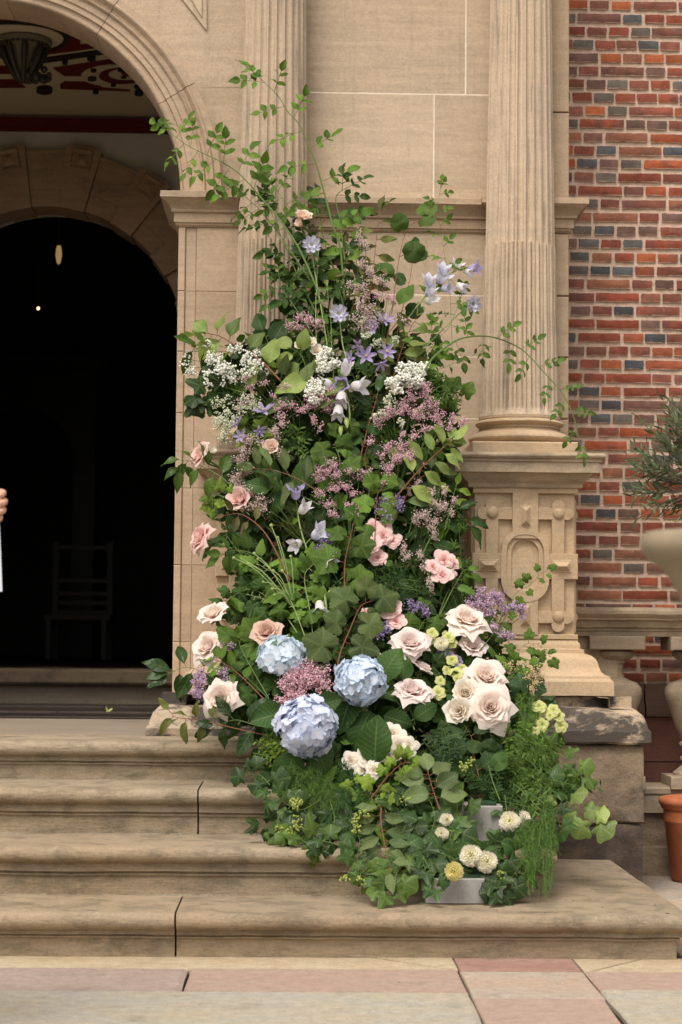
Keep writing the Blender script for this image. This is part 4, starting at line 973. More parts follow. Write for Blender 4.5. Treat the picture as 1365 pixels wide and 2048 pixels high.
def branch(name, label, path, kind, n, size, col, off=0, stem=S_grn, t0=.15, mode='alt', rad=.004, face=(0, -.8, .5), spread=.9, droop=.15, grp=None, cat='branch', comp=0, offs=None, jitter=.5, tipn=1):
    BCOUNT[0] += 1; r = random.Random(BCOUNT[0]*13+5); col = GRN[col] if isinstance(col, str) else col
    pts = [PT(x, y, off if offs is None else offs[i]) for i, (x, y) in enumerate(path)]
    t = empty(name, label, cat, pts[0], grp); sp = smooth(pts, 5)
    m = len(sp); sz = px2m(size*(1.14 if size > 30 else 1.25), pts[-1].y)
    b = MB(); b.tube(sp, [rad*.62*(1-.65*i/(m-1)) for i in range(m)], 6); b.build('stem', stem, t)
    stems = MB()
    def leafat(f, side, s=1.0, tipdir=None):
        i = min(m-2, int(f*(m-1))); p = sp[i].lerp(sp[i+1], f*(m-1)-i); T = (sp[i+1]-sp[i]).normalized()
        V = (p-CAM).normalized(); side_v = T.cross(V).normalized()*side
        d = tipdir or (T*(1-spread*.7)+side_v*spread+rv_(r, .35)*jitter*2+Vector((0, -.12, -droop))).normalized()
        nr = Vector(face)+rv_(r, jitter)
        if comp:
            L = sz*s*(comp*.42); q = [p, p+d*L*.5, p+d*L+Vector((0, 0, -.05*L))]
            stems.tube(q, .0014, 4); w = d.cross(nr).normalized()
            for k in range(comp//2):
                bp = q[0].lerp(q[2], (k+1.0)/(comp//2+.55))
                for sg in (1, -1):
                    addleaf(t, bp, (w*sg+d*.55+rv_(r, .2)).normalized(), nr+rv_(r, .35), sz*s*r.uniform(.75, 1)*(1-.12*k*0), kind, col, r)
            addleaf(t, q[2], (d+rv_(r, .15)).normalized(), nr+rv_(r, .3), sz*s*1.1, kind, col, r)
        else:
            pl = sz*.16; p2 = p+d*pl; stems.tube([p, p2], .0015, 4)
            addleaf(t, p2, d, nr, sz*s*r.uniform(.8, 1.12), kind, col, r)
    for k in range(n):
        f = t0+(1-t0)*(k+.5)/n*.97
        if mode == 'opp':
            leafat(f, 1); leafat(f, -1)
        else: leafat(f, 1 if k % 2 else -1, 1-.25*(k/n))
    for k in range(tipn): leafat(.999, 1, .85, ((sp[-1]-sp[-3]).normalized()+rv_(r, .5*k)).normalized())
    if stems.v: stems.build('petiole', stem, t, kind='stuff')
    return t

# ================================================================== ROSES
def petal_mesh(c, h, f, w, tip, roll, droop, mat, sd, nc=6, nr=6):
    r = random.Random(sd); vs = []; uvs = []; fs = []; wob = r.uniform(0, 6)
    for i in range(nr+1):
        t = i/nr
        for j in range(nc+1):
            s_ = -1+2*j/nc
            tt = t*(1-.22*abs(s_)**2.2)+tip*t*t*max(0, 1-abs(s_)*2.2)
            rr_ = c*sin(min(1, tt*1.35)*pi/2)+f*tt**2.2
            z = h*tt**.9-droop*tt**3.5
            wd = w*sin(pi*(.13+.62*min(1, t)))**.8*(1-.12*t)
            ph = s_*wd
            e = roll*(abs(s_)**2.5)*t*t
            rr_ += e+.02*sin(ph*7+wob)*t*t; z -= e*.55
            # rolled lip
            lip = max(0, tt-.82)/.18; rr_ += roll*.35*lip*lip; z -= roll*.35*lip*lip*1.1
            q = Vector((rr_*cos(ph), rr_*sin(ph), z)); q += noise.noise_vector(q*3.2+Vector((sd, sd*.7, 0)))*.055*tt
            vs.append(tuple(q)); uvs.append((s_, tt))
    for i in range(nr):
        for j in range(nc): a = i*(nc+1)+j; fs.append((a, a+1, a+nc+2, a+nc+1))
    return uvmesh(vs, fs, uvs, 'petal', mat)
RL = [ # c, h, f, w, tip, roll, droop, count
    (.08, .68, .00, 1.6, .0, .02, 0, 3), (.15, .72, .02, 1.4, .0, .03, 0, 4), (.23, .74, .05, 1.2, .01, .06, 0, 5), (.32, .74, .10, 1.05, .03, .10, .0, 5),
    (.42, .68, .20, .98, .06, .15, .03, 6), (.50, .58, .34, .92, .09, .19, .10, 6), (.54, .42, .46, .86, .12, .22, .20, 6)]
RM = {}
def rose_meshes(mat):
    if mat.name not in RM: RM[mat.name] = [[petal_mesh(c, h, f*k, w, tp, ro, dr, mat, i*7+v*31) for v, k in enumerate((1, 1.15, .82, 1.3))] for i, (c, h, f, w, tp, ro, dr, n) in enumerate(RL)]
    return RM[mat.name]
def axisM(p, axis, s, spin=0):
    q = axis.normalized().to_track_quat('Z', 'Y'); return Matrix.Translation(p) @ q.to_matrix().to_4x4() @ Matrix.Rotation(spin, 4, 'Z') @ Matrix.Scale(s, 4)
def rose(label, x, y, d, axis, mat, stem_to=None, layers=7, off=-.05, leaves=2, stem=S_grn, seed=None, lcol='deep', name='rose', cat='rose', squash=1.0, sepal=True):
    r = random.Random(int(x*7+y)); Y = Ds(x, y, off); C0 = at(x, y, Y); s = px2m(d*.94, Y)/2/1.08
    if layers < 7: s *= 1.08/((RL[layers-1][0]+RL[layers-1][2])+.1)
    A = Vector(axis).normalized(); base = C0-A*s*.38
    t = empty(name, label, cat, base); bl = empty('bloom', None, None, (0, 0, 0)); bl.parent = t
    M0 = axisM(base, A, s, r.uniform(0, 6)) @ Matrix.Diagonal((1, 1, squash, 1)); ms = rose_meshes(mat); a = 0
    for i in range(layers):
        n = RL[i][7]
        for k in range(n):
            a += 2*pi/n+r.uniform(-.12, .12)
            o = put('petal', ms[i][r.randrange(4)], bl, M0 @ Matrix.Rotation(a, 4, 'Z') @ Matrix.Rotation(r.uniform(-.10, .10)*(i/5), 4, 'Y') @ Matrix.Scale(r.uniform(.93, 1.06), 4))
        a += 1.1
    if sepal:
        b = MB(); b.lathe([(0, -.16), (.10, -.12), (.13, -.03), (.06, .04)], 10, axisM(base, A, s)); b.build('hip', S_grn, t)
        for k in range(5):
            q = put('sepal', LM['lance'][k % 4], t, axisM(base, A, s) @ Matrix.Rotation(k*1.256, 4, 'Z') @ Matrix.Rotation(-.5, 4, 'X') @ Matrix.Scale(.55, 4)); q.color = (*GRN['mid'], 1)
    if stem_to:
        e = PT(stem_to[0], stem_to[1], .12); p0 = base-A*s*.12
        sp = smooth([p0, p0-A*s*.6+(e-p0)*.15, p0.lerp(e, .6)-A*s*.2, e], 4)
        b = MB(); b.tube(sp, .0045, 6); b.build('stem', stem, t)
        for k in range(leaves):
            p = sp[int(len(sp)*(.4+.2*k))]; addleaf(t, p, Vector((r.uniform(-1, 1), -.3, r.uniform(-.5, .5))), Vector((0, -.8, .5))+rv_(r, .4), px2m(34, Y), 'rose', GRN[lcol], r)
    return t
SR = {}
def small_bloom(mat, sd, layers=(0, 1, 2, 3, 4, 5)):
    key = (mat.name, sd, layers)
    if key in SR: return SR[key]
    vs = []; fs = []; uvs = []; r = random.Random(sd); a = 0
    for i in layers:
        c, h, f, w, tp, ro, dr, n = RL[i]
        for k in range(n):
            a += 2*pi/n+r.uniform(-.2, .2); me = petal_mesh(c*1.05, h*r.uniform(.70, .86)*(1-.05*i), (f+.05*i)*r.uniform(.9, 1.5), w*.82, 0, ro*.9, dr, mat, sd+i*5+k, 4, 5)
            Rm = Matrix.Rotation(a, 4, 'Z'); n0 = len(vs); vs += [tuple(Rm @ v.co) for v in me.vertices]; fs += [tuple(q+n0 for q in p.vertices) for p in me.polygons]
            ul = me.uv_layers[0].data; u = [None]*len(me.vertices)
            for l in me.loops: u[l.vertex_index] = tuple(ul[l.index].uv)
            uvs += u; bpy.data.meshes.remove(me)
        a += 1.3
    SR[key] = uvmesh(vs, fs, uvs, 'bloom', mat); return SR[key]
def spray(label, blooms, mat, foot, off=-.05, stem=S_grn, layers=(0, 1, 2, 3, 4, 5), name='spray_rose', leafn=3, cat='spray rose', tint=None, lcol='mid'):
    r = random.Random(int(blooms[0][0])); x0, y0, d0 = blooms[0]; F = PT(foot[0], foot[1], .1)
    t = empty(name, label, cat, F); b = MB(); mid = PT((x0+foot[0])/2, (y0+foot[1])/2, .05)
    for i, (x, y, d) in enumerate(blooms):
        Y = Ds(x, y, off+.02*(i % 3)); C0 = at(x, y, Y); s = px2m(d*.92, Y)/2/(.92 if layers[-1] > 4 else .80)
        A = (Vector(((x-foot[0])*.004, -1, (foot[1]-y)*.002+.25))+rv_(r, .28)).normalized()
        base = C0-A*s*.35; o = put('bloom', small_bloom(mat, i % 3, layers), t, axisM(base, A, s, r.uniform(0, 6)))
        if tint: o.color = tint
        b.tube([base, base-A*s*.5, mid], .0025, 5)
        q = MB(); q.lathe([(0, -.14), (.10, -.1), (.12, 0), (.05, .05)], 8, axisM(base, A, s)); q.build('hip', S_bud, t)
    b.tube([mid, F], .004, 6); b.build('stem', stem, t)
    for k in range(leafn): addleaf(t, mid+rv_(r, .05), rv_(r, 1), Vector((0, -1, .4))+rv_(r, .4), px2m(32, 8.5), 'rose', GRN[lcol], r)
    return t
# ================================================================== HYDRANGEA
def floret_mesh(mat, sd):
    r = random.Random(sd); vs = []; fs = []; uvs = []
    for k in range(4):
        a = k*pi/2+r.uniform(-.15, .15); n0 = len(vs); cu = r.uniform(-.15, .35)
        for i in range(5):
            t = i/4; w = .47*sin(pi*(.08+.80*t))**.55
            for j in range(4):
                u = -1+2*j/3; x = t*(1-.14*u*u)*.98; y = u*w; z = cu*t*t*.5+.08*abs(u)*t+.05*sin(u*4+k)*t
                vs.append((x*cos(a)-y*sin(a), x*sin(a)+y*cos(a), z+.012*k)); uvs.append((u, t))
        fs += [(n0+i*4+j, n0+i*4+j+1, n0+(i+1)*4+j+1, n0+(i+1)*4+j) for i in range(4) for j in range(3)]
    n0 = len(vs); vs += [(.06*cos(q), .06*sin(q), .06) for q in (0, 1.57, 3.14, 4.71)]+[(0, 0, .11)]; uvs += [(0, .0)]*5
    fs += [(n0+i, n0+(i+1) % 4, n0+4) for i in range(4)]
    return uvmesh(vs, fs, uvs, 'floret', mat)
def hydrangea(label, x, y, d, axis, mat, n=95, sq=.8, leafs=(), stem_to=None, off=-.10, tilt=.42):
    n = int(n*1.4)
    r = random.Random(int(x)); Y = Ds(x, y, off); C0 = at(x, y, Y); Rr = px2m(d, Y)/2*.86
    A = Vector(axis).normalized(); fm = [floret_mesh(mat, i) for i in range(5)]
    t = empty('hydrangea', label, 'hydrangea', C0-A*Rr)
    Q = A.to_track_quat('Z', 'Y').to_matrix(); ga = pi*(3-sqrt(5))
    for i in range(n):
        z = 1-(i+.5)/n*1.55; rr_ = sqrt(max(0, 1-z*z)); a = i*ga
        nrm = Vector((rr_*cos(a), rr_*sin(a), z)); rad = Rr*(r.uniform(.84, 1.03)+.30*noise.noise(nrm*1.7+Vector((x, y, 0))))
        p = C0+Q @ Vector((nrm.x*rad, nrm.y*rad, nrm.z*rad*sq)); nv = (Q @ nrm+rv_(r, tilt)).normalized()
        put('floret', r.choice(fm), t, axisM(p, nv, Rr*r.uniform(.23, .34), r.uniform(0, 6)))
    b = MB(); b.sphere(C0, Rr*.72, 14, 10, (1, 1, 1)); b.build('flower_core', plain('hydrangea_core', (.10, .15, .10), .9, .1), t)
    e = PT(*stem_to, .15); b = MB(); b.tube(smooth([C0-A*Rr*.5, C0.lerp(e, .5), e], 4), .006, 6); b.build('stem', S_grn, t)
    for (lx, ly, ls, ax, ay, col) in leafs:     # pixel centre of the leaf, length px, tip direction in the picture
        p = PT(lx-ax*ls*.5, ly-ay*ls*.5, off+.09); addleaf(t, p, Vector((ax, -.25, -ay)), Vector((0, -1, .45))+rv_(r, .25), px2m(ls, Y), 'hyd', GRN[col], r)
    return t
# ================================================================== OTHER FLOWERS
def strip_petal(L, w, curl, mat, notch=0, ruff=.0, nm='petal', nl=5, nc=4, cup=.1):
    vs = []; uvs = []; fs = []
    for i in range(nl+1):
        t = i/nl; ww = w*sin(pi*(.12+.68*t))**.9
        for j in range(nc+1):
            u = -1+2*j/nc; tt = t*(1-.15*u*u)+(notch*((j % 2)*2-1)*.5*t*t)
            vs.append((tt*L, u*ww, curl*t*t+cup*abs(u)*t+ruff*sin(u*9+t*5)*t)); uvs.append((u, t))
    for i in range(nl):
        for j in range(nc): a = i*(nc+1)+j; fs.append((a, a+1, a+nc+2, a+nc+1))
    return uvmesh(vs, fs, uvs, nm, mat)
SCAB = [strip_petal(1, .34, c, P_lav, .18, .06, nl=5, nc=6) for c in (.05, .25)]; CLEM = [strip_petal(1, .20, c, P_clem, 0, .0, cup=.12) for c in (.12, .35)]
CARN = [strip_petal(1, .34, .2, P_clem, .2, .1)]
def scabiosa(label, x, y, d, path, axis=(0, -1, .15)):
    r = random.Random(int(x)); Y = Ds(*path[-1], -.04); C0 = at(x, y, Y); s = px2m(d, Y)/2; A = Vector(axis)
    t = empty('scabiosa', label, 'scabiosa', PT(*path[0], .08))
    for k in range(9): put('petal', SCAB[k % 2], t, axisM(C0, A, s) @ Matrix.Rotation(k*2*pi/9+r.uniform(-.1, .1), 4, 'Z') @ Matrix.Rotation(-.12, 4, 'Y'))
    for k in range(8): put('petal', SCAB[k % 2], t, axisM(C0+A.normalized()*s*.06, A, s*.62) @ Matrix.Rotation(k*2*pi/8+r.uniform(-.1, .1), 4, 'Z') @ Matrix.Rotation(-.3, 4, 'Y'))
    b = MB(); M0 = axisM(C0, A, s); ga = 2.399
    for i in range(60):
        q = sqrt(i/60)*.36; b.sphere(M0 @ Vector((q*cos(i*ga), q*sin(i*ga), .16-.25*q*q*2)), s*.035, 5, 3)
    b.build('centre', D_grn, t); b = MB(); b.tube(smooth([C0-A.normalized()*s*.1]+[PT(px, py, .0) for px, py in path[::-1]], 4), .0028, 6); b.build('stem', S_pal, t)
    return t
def bell_mesh(mat, open_=1.0, sd=0):
    n = 20; prof = [(.05, 0), (.20, .05), (.30, .22), (.33, .45), (.35, .65), (.42*open_, .85), (.60*open_, 1.0)]; vs = []; uvs = []; fs = []
    for k, (r_, z) in enumerate(prof):
        for i in range(n):
            a = 2*pi*i/n; f = cos(5*a); rr_ = r_; zz__ = z
            if k >= 5: zz__ += (.14*f-.06)*(k-4)*.6; rr_ += .05*f*(k-4)
            vs.append((rr_*cos(a), rr_*sin(a), zz__)); uvs.append((0, z))
    m = len(prof); fs = [(k*n+i, k*n+(i+1) % n, (k+1)*n+(i+1) % n, (k+1)*n+i) for k in range(m-1) for i in range(n)]
    return uvmesh(vs, fs, uvs, 'bell', mat)
BELL = {'w': [bell_mesh(P_wht, 1), bell_mesh(P_wht, .8)], 'v': [bell_mesh(P_vio, 1), bell_mesh(P_vio, .75)], 'l': [bell_mesh(P_lav, 1), bell_mesh(P_lav, .9)]}
def bells(label, path, items, off=-.04, leafs=5):       # items: x, y, size px, tip dir (dx, dy), kind
    r = random.Random(int(path[0][0]+3)); pts = [PT(x, y, off+.03) for x, y in path]; t = empty('bellflower_stem', label, 'bellflower', pts[0])
    sp = smooth(pts, 5); b = MB(); b.tube(sp, [.005*(1-.5*i/len(sp)) for i in range(len(sp))], 6); g = MB(); stam = MB()
    for (x, y, s, dx, dy, k) in items:
        Y = Ds(x, y, off-.02); c = at(x, y, Y); A = Vector((dx, -.55, -dy)).normalized(); L = px2m(s, Y); p = c-A*L*.5
        near = min(sp, key=lambda q: (q-p).length); b.tube([near, near.lerp(p, .6)+Vector((0, 0, .006)), p], .0022, 5)
        if k == 'b':
            q = MB(); q.lathe([(0, 0), (.16, .15), (.19, .45), (.10, .8), (0, 1)], 8, axisM(p, A, L)); q.build('bud', S_bud, t)
        else:
            put('bell', BELL[k][r.randrange(2)], t, axisM(p, A, L, r.uniform(0, 6)))
            stam.tube([p, p+A*L*.8], L*.03, 5)
        for q in range(5): o = put('calyx_leaf', LM['lance'][q % 4], t, axisM(p, A, L) @ Matrix.Rotation(q*1.256, 4, 'Z') @ Matrix.Rotation(.9, 4, 'X') @ Matrix.Scale(.42, 4)); o.color = (*GRN['bright'], 1)
    b.build('stem', S_pal, t)
    if stam.v: stam.build('stamens', P_cream, t, kind='stuff')
    for k in range(leafs):
        p = sp[r.randrange(len(sp))]; addleaf(t, p, rv_(r, 1), Vector((0, -1, .3))+rv_(r, .5), px2m(26, 8.9), 'dark', GRN['fresh'], r)
    return t
def clematis(label, x, y, d, axis, n=6, off=-.06, mat=None, nm='clematis', cat='clematis'):
    r = random.Random(int(x+y)); Y = Ds(x, y, off); C0 = at(x, y, Y); s = px2m(d, Y)/2*1.1; A = Vector(axis); t = empty(nm, label, cat, C0+Vector((0, .1, -.06)))
    for k in range(n): put('petal', r.choice(CLEM), t, axisM(C0, A, s) @ Matrix.Rotation(k*2*pi/n+r.uniform(-.2, .2), 4, 'Z') @ Matrix.Rotation(r.uniform(-.3, .1), 4, 'Y'))
    b = MB()
    for k in range(8): a = k*.785; q = axisM(C0, A, s); b.tube([q @ Vector((0, 0, 0)), q @ Vector((.12*cos(a), .12*sin(a), .25))], s*.03, 4)
    b.build('stamens', P_cream, t, kind='stuff'); b = MB(); b.tube([C0-A.normalized()*.01, C0+Vector((0, .06, -.03)), C0+Vector((0, .1, -.06))], .0025, 5); b.build('stem', S_grn, t)
    return t
POM = {}
def pompon(label, x, y, d, axis, mat, off=-.13, n=130, cat='chrysanthemum', nm='pompon_chrysanthemum'):
    r = random.Random(int(x)); Y = Ds(x, y, off); C0 = at(x, y, Y); s = px2m(d, Y)/2*1.0; A = Vector(axis).normalized()
    if mat.name not in POM:
        vs = []; uvs = []; fs = []
        for i in range(n):
            z = 1-(i+.5)/n*1.25; rr_ = sqrt(max(0, 1-z*z)); a = i*2.399963; nrm = Vector((rr_*cos(a), rr_*sin(a), z)); up = Vector((-z*cos(a), -z*sin(a), rr_)) if rr_ > .05 else Vector((1, 0, 0))
            w = nrm.cross(up); n0 = len(vs); k = r.uniform(.9, 1.08)
            for (q, wd, hgt) in ((.50, .05, 0), (.80, .11, .02), (1.0, .13, .06), (1.10, .05, .0)):
                for u in (-1, 0, 1): vs.append(tuple(nrm*q*k+w*u*wd-up*(hgt*2+abs(u)*-.03)-up*.10*(q-.55))); uvs.append((u, (q-.55)/.55*(.4+.6*(i/n))))
            fs += [(n0+a_*3+b_, n0+a_*3+b_+1, n0+(a_+1)*3+b_+1, n0+(a_+1)*3+b_) for a_ in range(3) for b_ in range(2)]
        POM[mat.name] = uvmesh(vs, fs, uvs, 'petals', mat)
    t = empty(nm, label, cat, C0-A*s); o = put('petals', POM[mat.name], t, axisM(C0, A, s)); 
    b = MB(); b.lathe([(0, -.5), (.3, -.45), (.6, -.1)], 10, axisM(C0, A, s)); b.build('calyx', S_grn, t)
    b = MB(); b.tube([C0-A*s*.5, C0-A*s+Vector((0, .04, -.02)), C0+Vector((0, .12, -.10))], .003, 5); b.build('stem', S_grn, t)
    return t
def bead(b, p, s, r):                        # a tiny blossom: squashed octahedron
    q = rv_(r, 1).normalized(); u = q.orthogonal().normalized(); w = q.cross(u)
    b.add([p+q*s, p+u*s, p+w*s, p-u*s, p-w*s, p-q*s*.6], [(0, 1, 2), (0, 2, 3), (0, 3, 4), (0, 4, 1), (5, 2, 1), (5, 3, 2), (5, 4, 3), (5, 1, 4)])
def beadr(b, p, s, r):
    b.sphere(p, s, 6, 4)
def cloud(name, label, cat, foot, clusters, mat, nper=1.0, size=3.2, stem=S_grn, off=-.04, rnd=False, sprig=True, deep=.06, leaf=False, sden=1):
    # clusters: (x, y, rx, ry) in pixels; a sprig runs from the foot to each, and divides
    r = random.Random(int(foot[0]*3+foot[1])); F = PT(foot[0], foot[1], .12); t = empty(name, label, cat, F); bl = MB(); st = MB()
    for (x, y, rx_, ry_) in clusters:
        Y = Ds(x, y, off); C0 = at(x, y, Y); a, b_ = px2m(rx_, Y), px2m(ry_, Y); st.tube([F, F.lerp(C0, .5)+Vector((0, .02, .01)), C0+Vector((0, .02, -b_*.3))], [.0022, .0016, .001], 4)
        n = int(nper*(.62 if rnd else .9)*(rx_*ry_)**.92*.9)+6; tw = max(3, int(n/9)); tips = []
        for k in range(tw):
            q = rv_(r, 1); 
            while q.length > 1: q = rv_(r, 1)
            tips.append(C0+Vector((q.x*a, q.y*deep, q.z*b_)))
        for tp in tips:
            o = C0+Vector((r.uniform(-.3, .3)*a, .02, -b_*.7)); st.tube([o, o.lerp(tp, .6)+Vector((0, 0, -.004)), tp], .0008, 3, False)
            for j in range(int(n/tw)+1):
                s_ = px2m(size, Y)*.5*r.uniform(.6, 1.15); dd = px2m(11 if sprig else 7, Y)
                if sprig: L = (tp-o).normalized(); p = tp+L*r.uniform(-1.6, .8)*dd+rv_(r, .38)*dd
                else: p = tp+rv_(r, 1)*dd
                (beadr if rnd else bead)(bl, p, s_, r)
    st.build('stems', stem, t, kind='stuff'); bl.build('blossoms', mat, t, smooth=rnd, fix=False, kind='stuff')
    return t
def smallfoliage(name, label, cat, foot, tips, col, n=14, size=12, w=.36, stem=S_grn, off=0, pair=True, spread=14, twigs=4, curl=.1, droop=0, grp=None):
    """many thin twigs with small leaves joined as one part"""
    r = random.Random(int(foot[0]+foot[1]*3)); F = PT(foot[0], foot[1], off+.12); t = empty(name, label, cat, F, grp); lf = MB(); st = MB(); uvs = []
    for (x, y) in tips:
        for q in range(twigs):
            Tp = PT(x+r.uniform(-spread, spread), y+r.uniform(-spread, spread), off+r.uniform(-.06, .06))
            m_ = F.lerp(Tp, .45)+rv_(r, .03)+Vector((0, 0, -droop)); sp = smooth([F.lerp(m_, .3)+rv_(r, .02), m_, Tp], 4); st.tube(sp, [.0016]*len(sp), 3, False)
            for k in range(n):
                f = .25+.75*k/n; i = min(len(sp)-2, int(f*(len(sp)-1))); p = sp[i].lerp(sp[i+1], f*(len(sp)-1)-i); T = (sp[i+1]-sp[i]).normalized(); sd = 1 if k % 2 else -1
                d = (T*.5+T.cross(Vector((0, 1, 0))).normalized()*sd+rv_(r, .45)).normalized(); nr = Vector((0, -.8, .6))+rv_(r, .6); xx = d.cross(nr).normalized(); nr = xx.cross(d)
                L = px2m(size, p.y)*r.uniform(.65, 1.15); ww = L*w
                lf.add([p, p+d*L*.5+xx*ww*.5+nr*L*.06, p+d*L*.5-nr*L*.03, p+d*L*.5-xx*ww*.5+nr*L*.06, p+d*L-nr*curl*L], [(0, 1, 2), (0, 2, 3), (1, 4, 2), (2, 4, 3)])
    st.build('twigs', stem, t, kind='stuff'); o = lf.build('leaves', L_isl, t, smooth=True, angle=60, fix=False, kind='stuff'); o.color = (*(GRN[col] if isinstance(col, str) else col), 1)
    return t
def feather(name, label, cat, foot, tips, col, off=0, n=60, hair=10, stem=S_grn, width=.9):
    r = random.Random(int(foot[0]*2+foot[1])); F = PT(foot[0], foot[1], off+.05); t = empty(name, label, cat, F); lf = MB()
    M_f = plain(name+'_needles_%d_%d' % foot, GRN[col], .6, .2)
    for (x, y) in tips:
        Tp = PT(x, y, off+r.uniform(-.05, .03)); sp = smooth([F+rv_(r, .015), F.lerp(Tp, .35)+rv_(r, .025)+Vector((0, -.03, .0)), F.lerp(Tp, .7)+rv_(r, .02), Tp], 6); lf.tube(sp, [.0009]*len(sp), 3, False)
        for k in range(n):
            f = .1+.9*k/n; i = min(len(sp)-2, int(f*(len(sp)-1))); p = sp[i].lerp(sp[i+1], f*(len(sp)-1)-i); T = (sp[i+1]-sp[i]).normalized()
            d = (T*.6+rv_(r, 1)*width).normalized(); L = px2m(hair*1.25, p.y)*r.uniform(.5, 1.3); ww = .0009; xx = d.cross(Vector((0, 1, 0))).normalized()*ww
            lf.add([p-xx, p+xx, p+d*L], [(0, 1, 2)])
            e = p+d*L*.5; d2 = (d+rv_(r, .9)).normalized(); lf.add([e-xx, e+xx, e+d2*L*.6], [(0, 1, 2)])
    lf.build('fronds', M_f, t, smooth=False, fix=False, kind='stuff'); return t
# ================================================================== OLIVE TREE (stands in the pot)
ol = empty('olive_tree', 'grey-green olive tree in front of the brick wall, standing in the terracotta pot', 'olive tree', (PX, PY, zr-.05))
r = random.Random(5)
b = MB(); tp = at(1425, 1230, PY); b.tube(smooth([Vector((PX, PY, zr-.06)), Vector((PX+.02, PY, zr+.35)), tp, at(1420, 1050, PY)], 4), [.026, .024, .022, .021, .021, .02, .02, .019, .018, .016, .014, .012, .01], 8); b.build('trunk', M_bark, ol)
cc = at(1415, 975, PY); tw = MB(); cnt = 0; mass = MB()
for k in range(150):
    a = r.uniform(0, 2*pi); e = r.uniform(-.5, 1.2); q = Vector((cos(a)*cos(e)*.37, sin(a)*cos(e)*.26, sin(e)*.40+.0)); 
    p0 = cc+q*.25; p1 = cc+q*r.uniform(.8, 1.15)+Vector((0, 0, .03)); tw.tube([p0, p0.lerp(p1, .6)+rv_(r, .02), p1], [.003, .002, .001], 4, False)
    T = (p1-p0).normalized()
    for i in range(11):
        p = p0.lerp(p1, .35+.65*i/10); sd = 1 if i % 2 else -1; d = (T*.9+T.orthogonal()*sd*.7+rv_(r, .5)+Vector((0, 0, .25))).normalized(); nr = Vector((0, -.6, .7))+rv_(r, .8)
        if cnt < 300 and p.x < 1.92+.0 and p1.y < PY+.08 and i > 2:
            o = addleaf(ol, p, d, nr, px2m(r.uniform(22, 32), PY), 'olive', (.13, .165, .10), r); cnt += 1
        else:
            xx = d.cross(nr).normalized(); L = px2m(26, PY)*r.uniform(.7, 1.1); w = L*.10; mass.add([p, p+d*L*.5+xx*w, p+d*L*.5-xx*w, p+d*L], [(0, 1, 2), (1, 3, 2)])
tw.build('twigs', M_bark, ol, kind='stuff'); o = mass.build('leaves', L_isl, ol, fix=False, kind='stuff'); o.color = (.10, .135, .08, 1)

# ================================================================== FOREGROUND URN (blurred, near the camera)
M_urn = plain('urn_stone', (.27, .215, .145), .9, .2, 8, .2, .3)
YU = 3.6; uc = at(1462, 1100, YU); ku = YU/FPX
urn = empty('stone_urn', 'out-of-focus weathered stone urn with a wide rolled rim close to the camera', 'urn', (uc.x, YU, 0))
zu = lambda y: at(1400, y, YU).z
b = MB(); b.lathe([(150*ku, zu(1082)), (166*ku, zu(1064)), (177*ku, zu(1074)), (181*ku, zu(1090)), (177*ku, zu(1106)), (160*ku, zu(1122)), (138*ku, zu(1136)), (120*ku, zu(1160)), (100*ku, zu(1195)), (84*ku, zu(1240)), (56*ku, zu(1290)), (0, zu(1310))], 48, Matrix.Translation((uc.x, YU, 0))); b.build('bowl', M_urn, urn, angle=50)
b = MB(); b.lathe([(0, zu(1080)), (155*ku, zu(1078))], 32, Matrix.Translation((uc.x, YU, 0))); b.build('soil', plain('urn_soil', (.05, .035, .025), .95, .1), urn)
b = MB(); b.lathe([(0, zu(1300)), (60*ku, zu(1290)), (34*ku, zu(1330)), (30*ku, zu(1380)), (40*ku, zu(1420)), (56*ku, zu(1440)), (56*ku, zu(1460))], 32, Matrix.Translation((uc.x, YU, 0))); b.build('foot', M_urn, urn, angle=50)
b = MB(); b.box(uc.x-.05, uc.x+.05, YU-.05, YU+.05, .75, zu(1459)); b.box(uc.x-.044, uc.x+.044, YU-.044, YU+.044, .12, .75); b.box(uc.x-.06, uc.x+.06, YU-.06, YU+.06, 0, .12); b.build('stone_stand', M_urn, urn)

# ================================================================== PLANTER BLOCKS, BASKET
M_conc = plain('grey_concrete', (.30, .285, .275), .85, .25, 60, .12, .5)
def planter(label, x0, x1, ytop, Y, zb, dep):
    a, c = at(x0, ytop, Y), at(x1, ytop, Y); t = empty('concrete_planter', label, 'planter', ((a.x+c.x)/2, Y, zb)); w = .022
    b = MB(); b.box(a.x, c.x, Y, Y+dep, zb, a.z, .004); b.build('box_shell', M_conc, t, smooth=False)
    b = MB(); b.box(a.x+w, c.x-w, Y+w, Y+dep-w, a.z-.002, a.z+.012); b.build('floral_foam', plain('floral_foam', (.03, .06, .03), .95, .1), t)
planter('low pale grey concrete planter block on the bottom step under white pompon flowers', 852, 970, 1757, 7.49, Z1+.003, .22)
planter('tall grey concrete planter standing behind the pompon flowers, its plain face showing', 932, 1006, 1612, 7.84, Z2+.003, .22)
planter('wide grey concrete planter half hidden by ivy beside the tall one', 782, 915, 1640, 7.83, Z2+.003, .22)
planter('narrow grey concrete planter behind feathery green under the hydrangeas', 632, 712, 1588, 7.95, Z2+.003, .2)
bk = at(610, 1500, 8.42); t = empty('wicker_basket', 'pale wicker basket edge showing behind the ferns on the step', 'basket', (bk.x, 8.40, Z3))
M_wick = plain('wicker', (.30, .215, .13), .8, .2, 40, .3, .5)
for i in range(12):
    b = MB(); P = [(bk.x+.125*cos(a), 8.40+.125*sin(a), Z3+.012+i*.021+.004*sin(a*9+i*pi)) for a in [2*pi*k/40 for k in range(41)]]; b.tube(P, .0105, 6, False); b.build('wicker_row', M_wick, t)

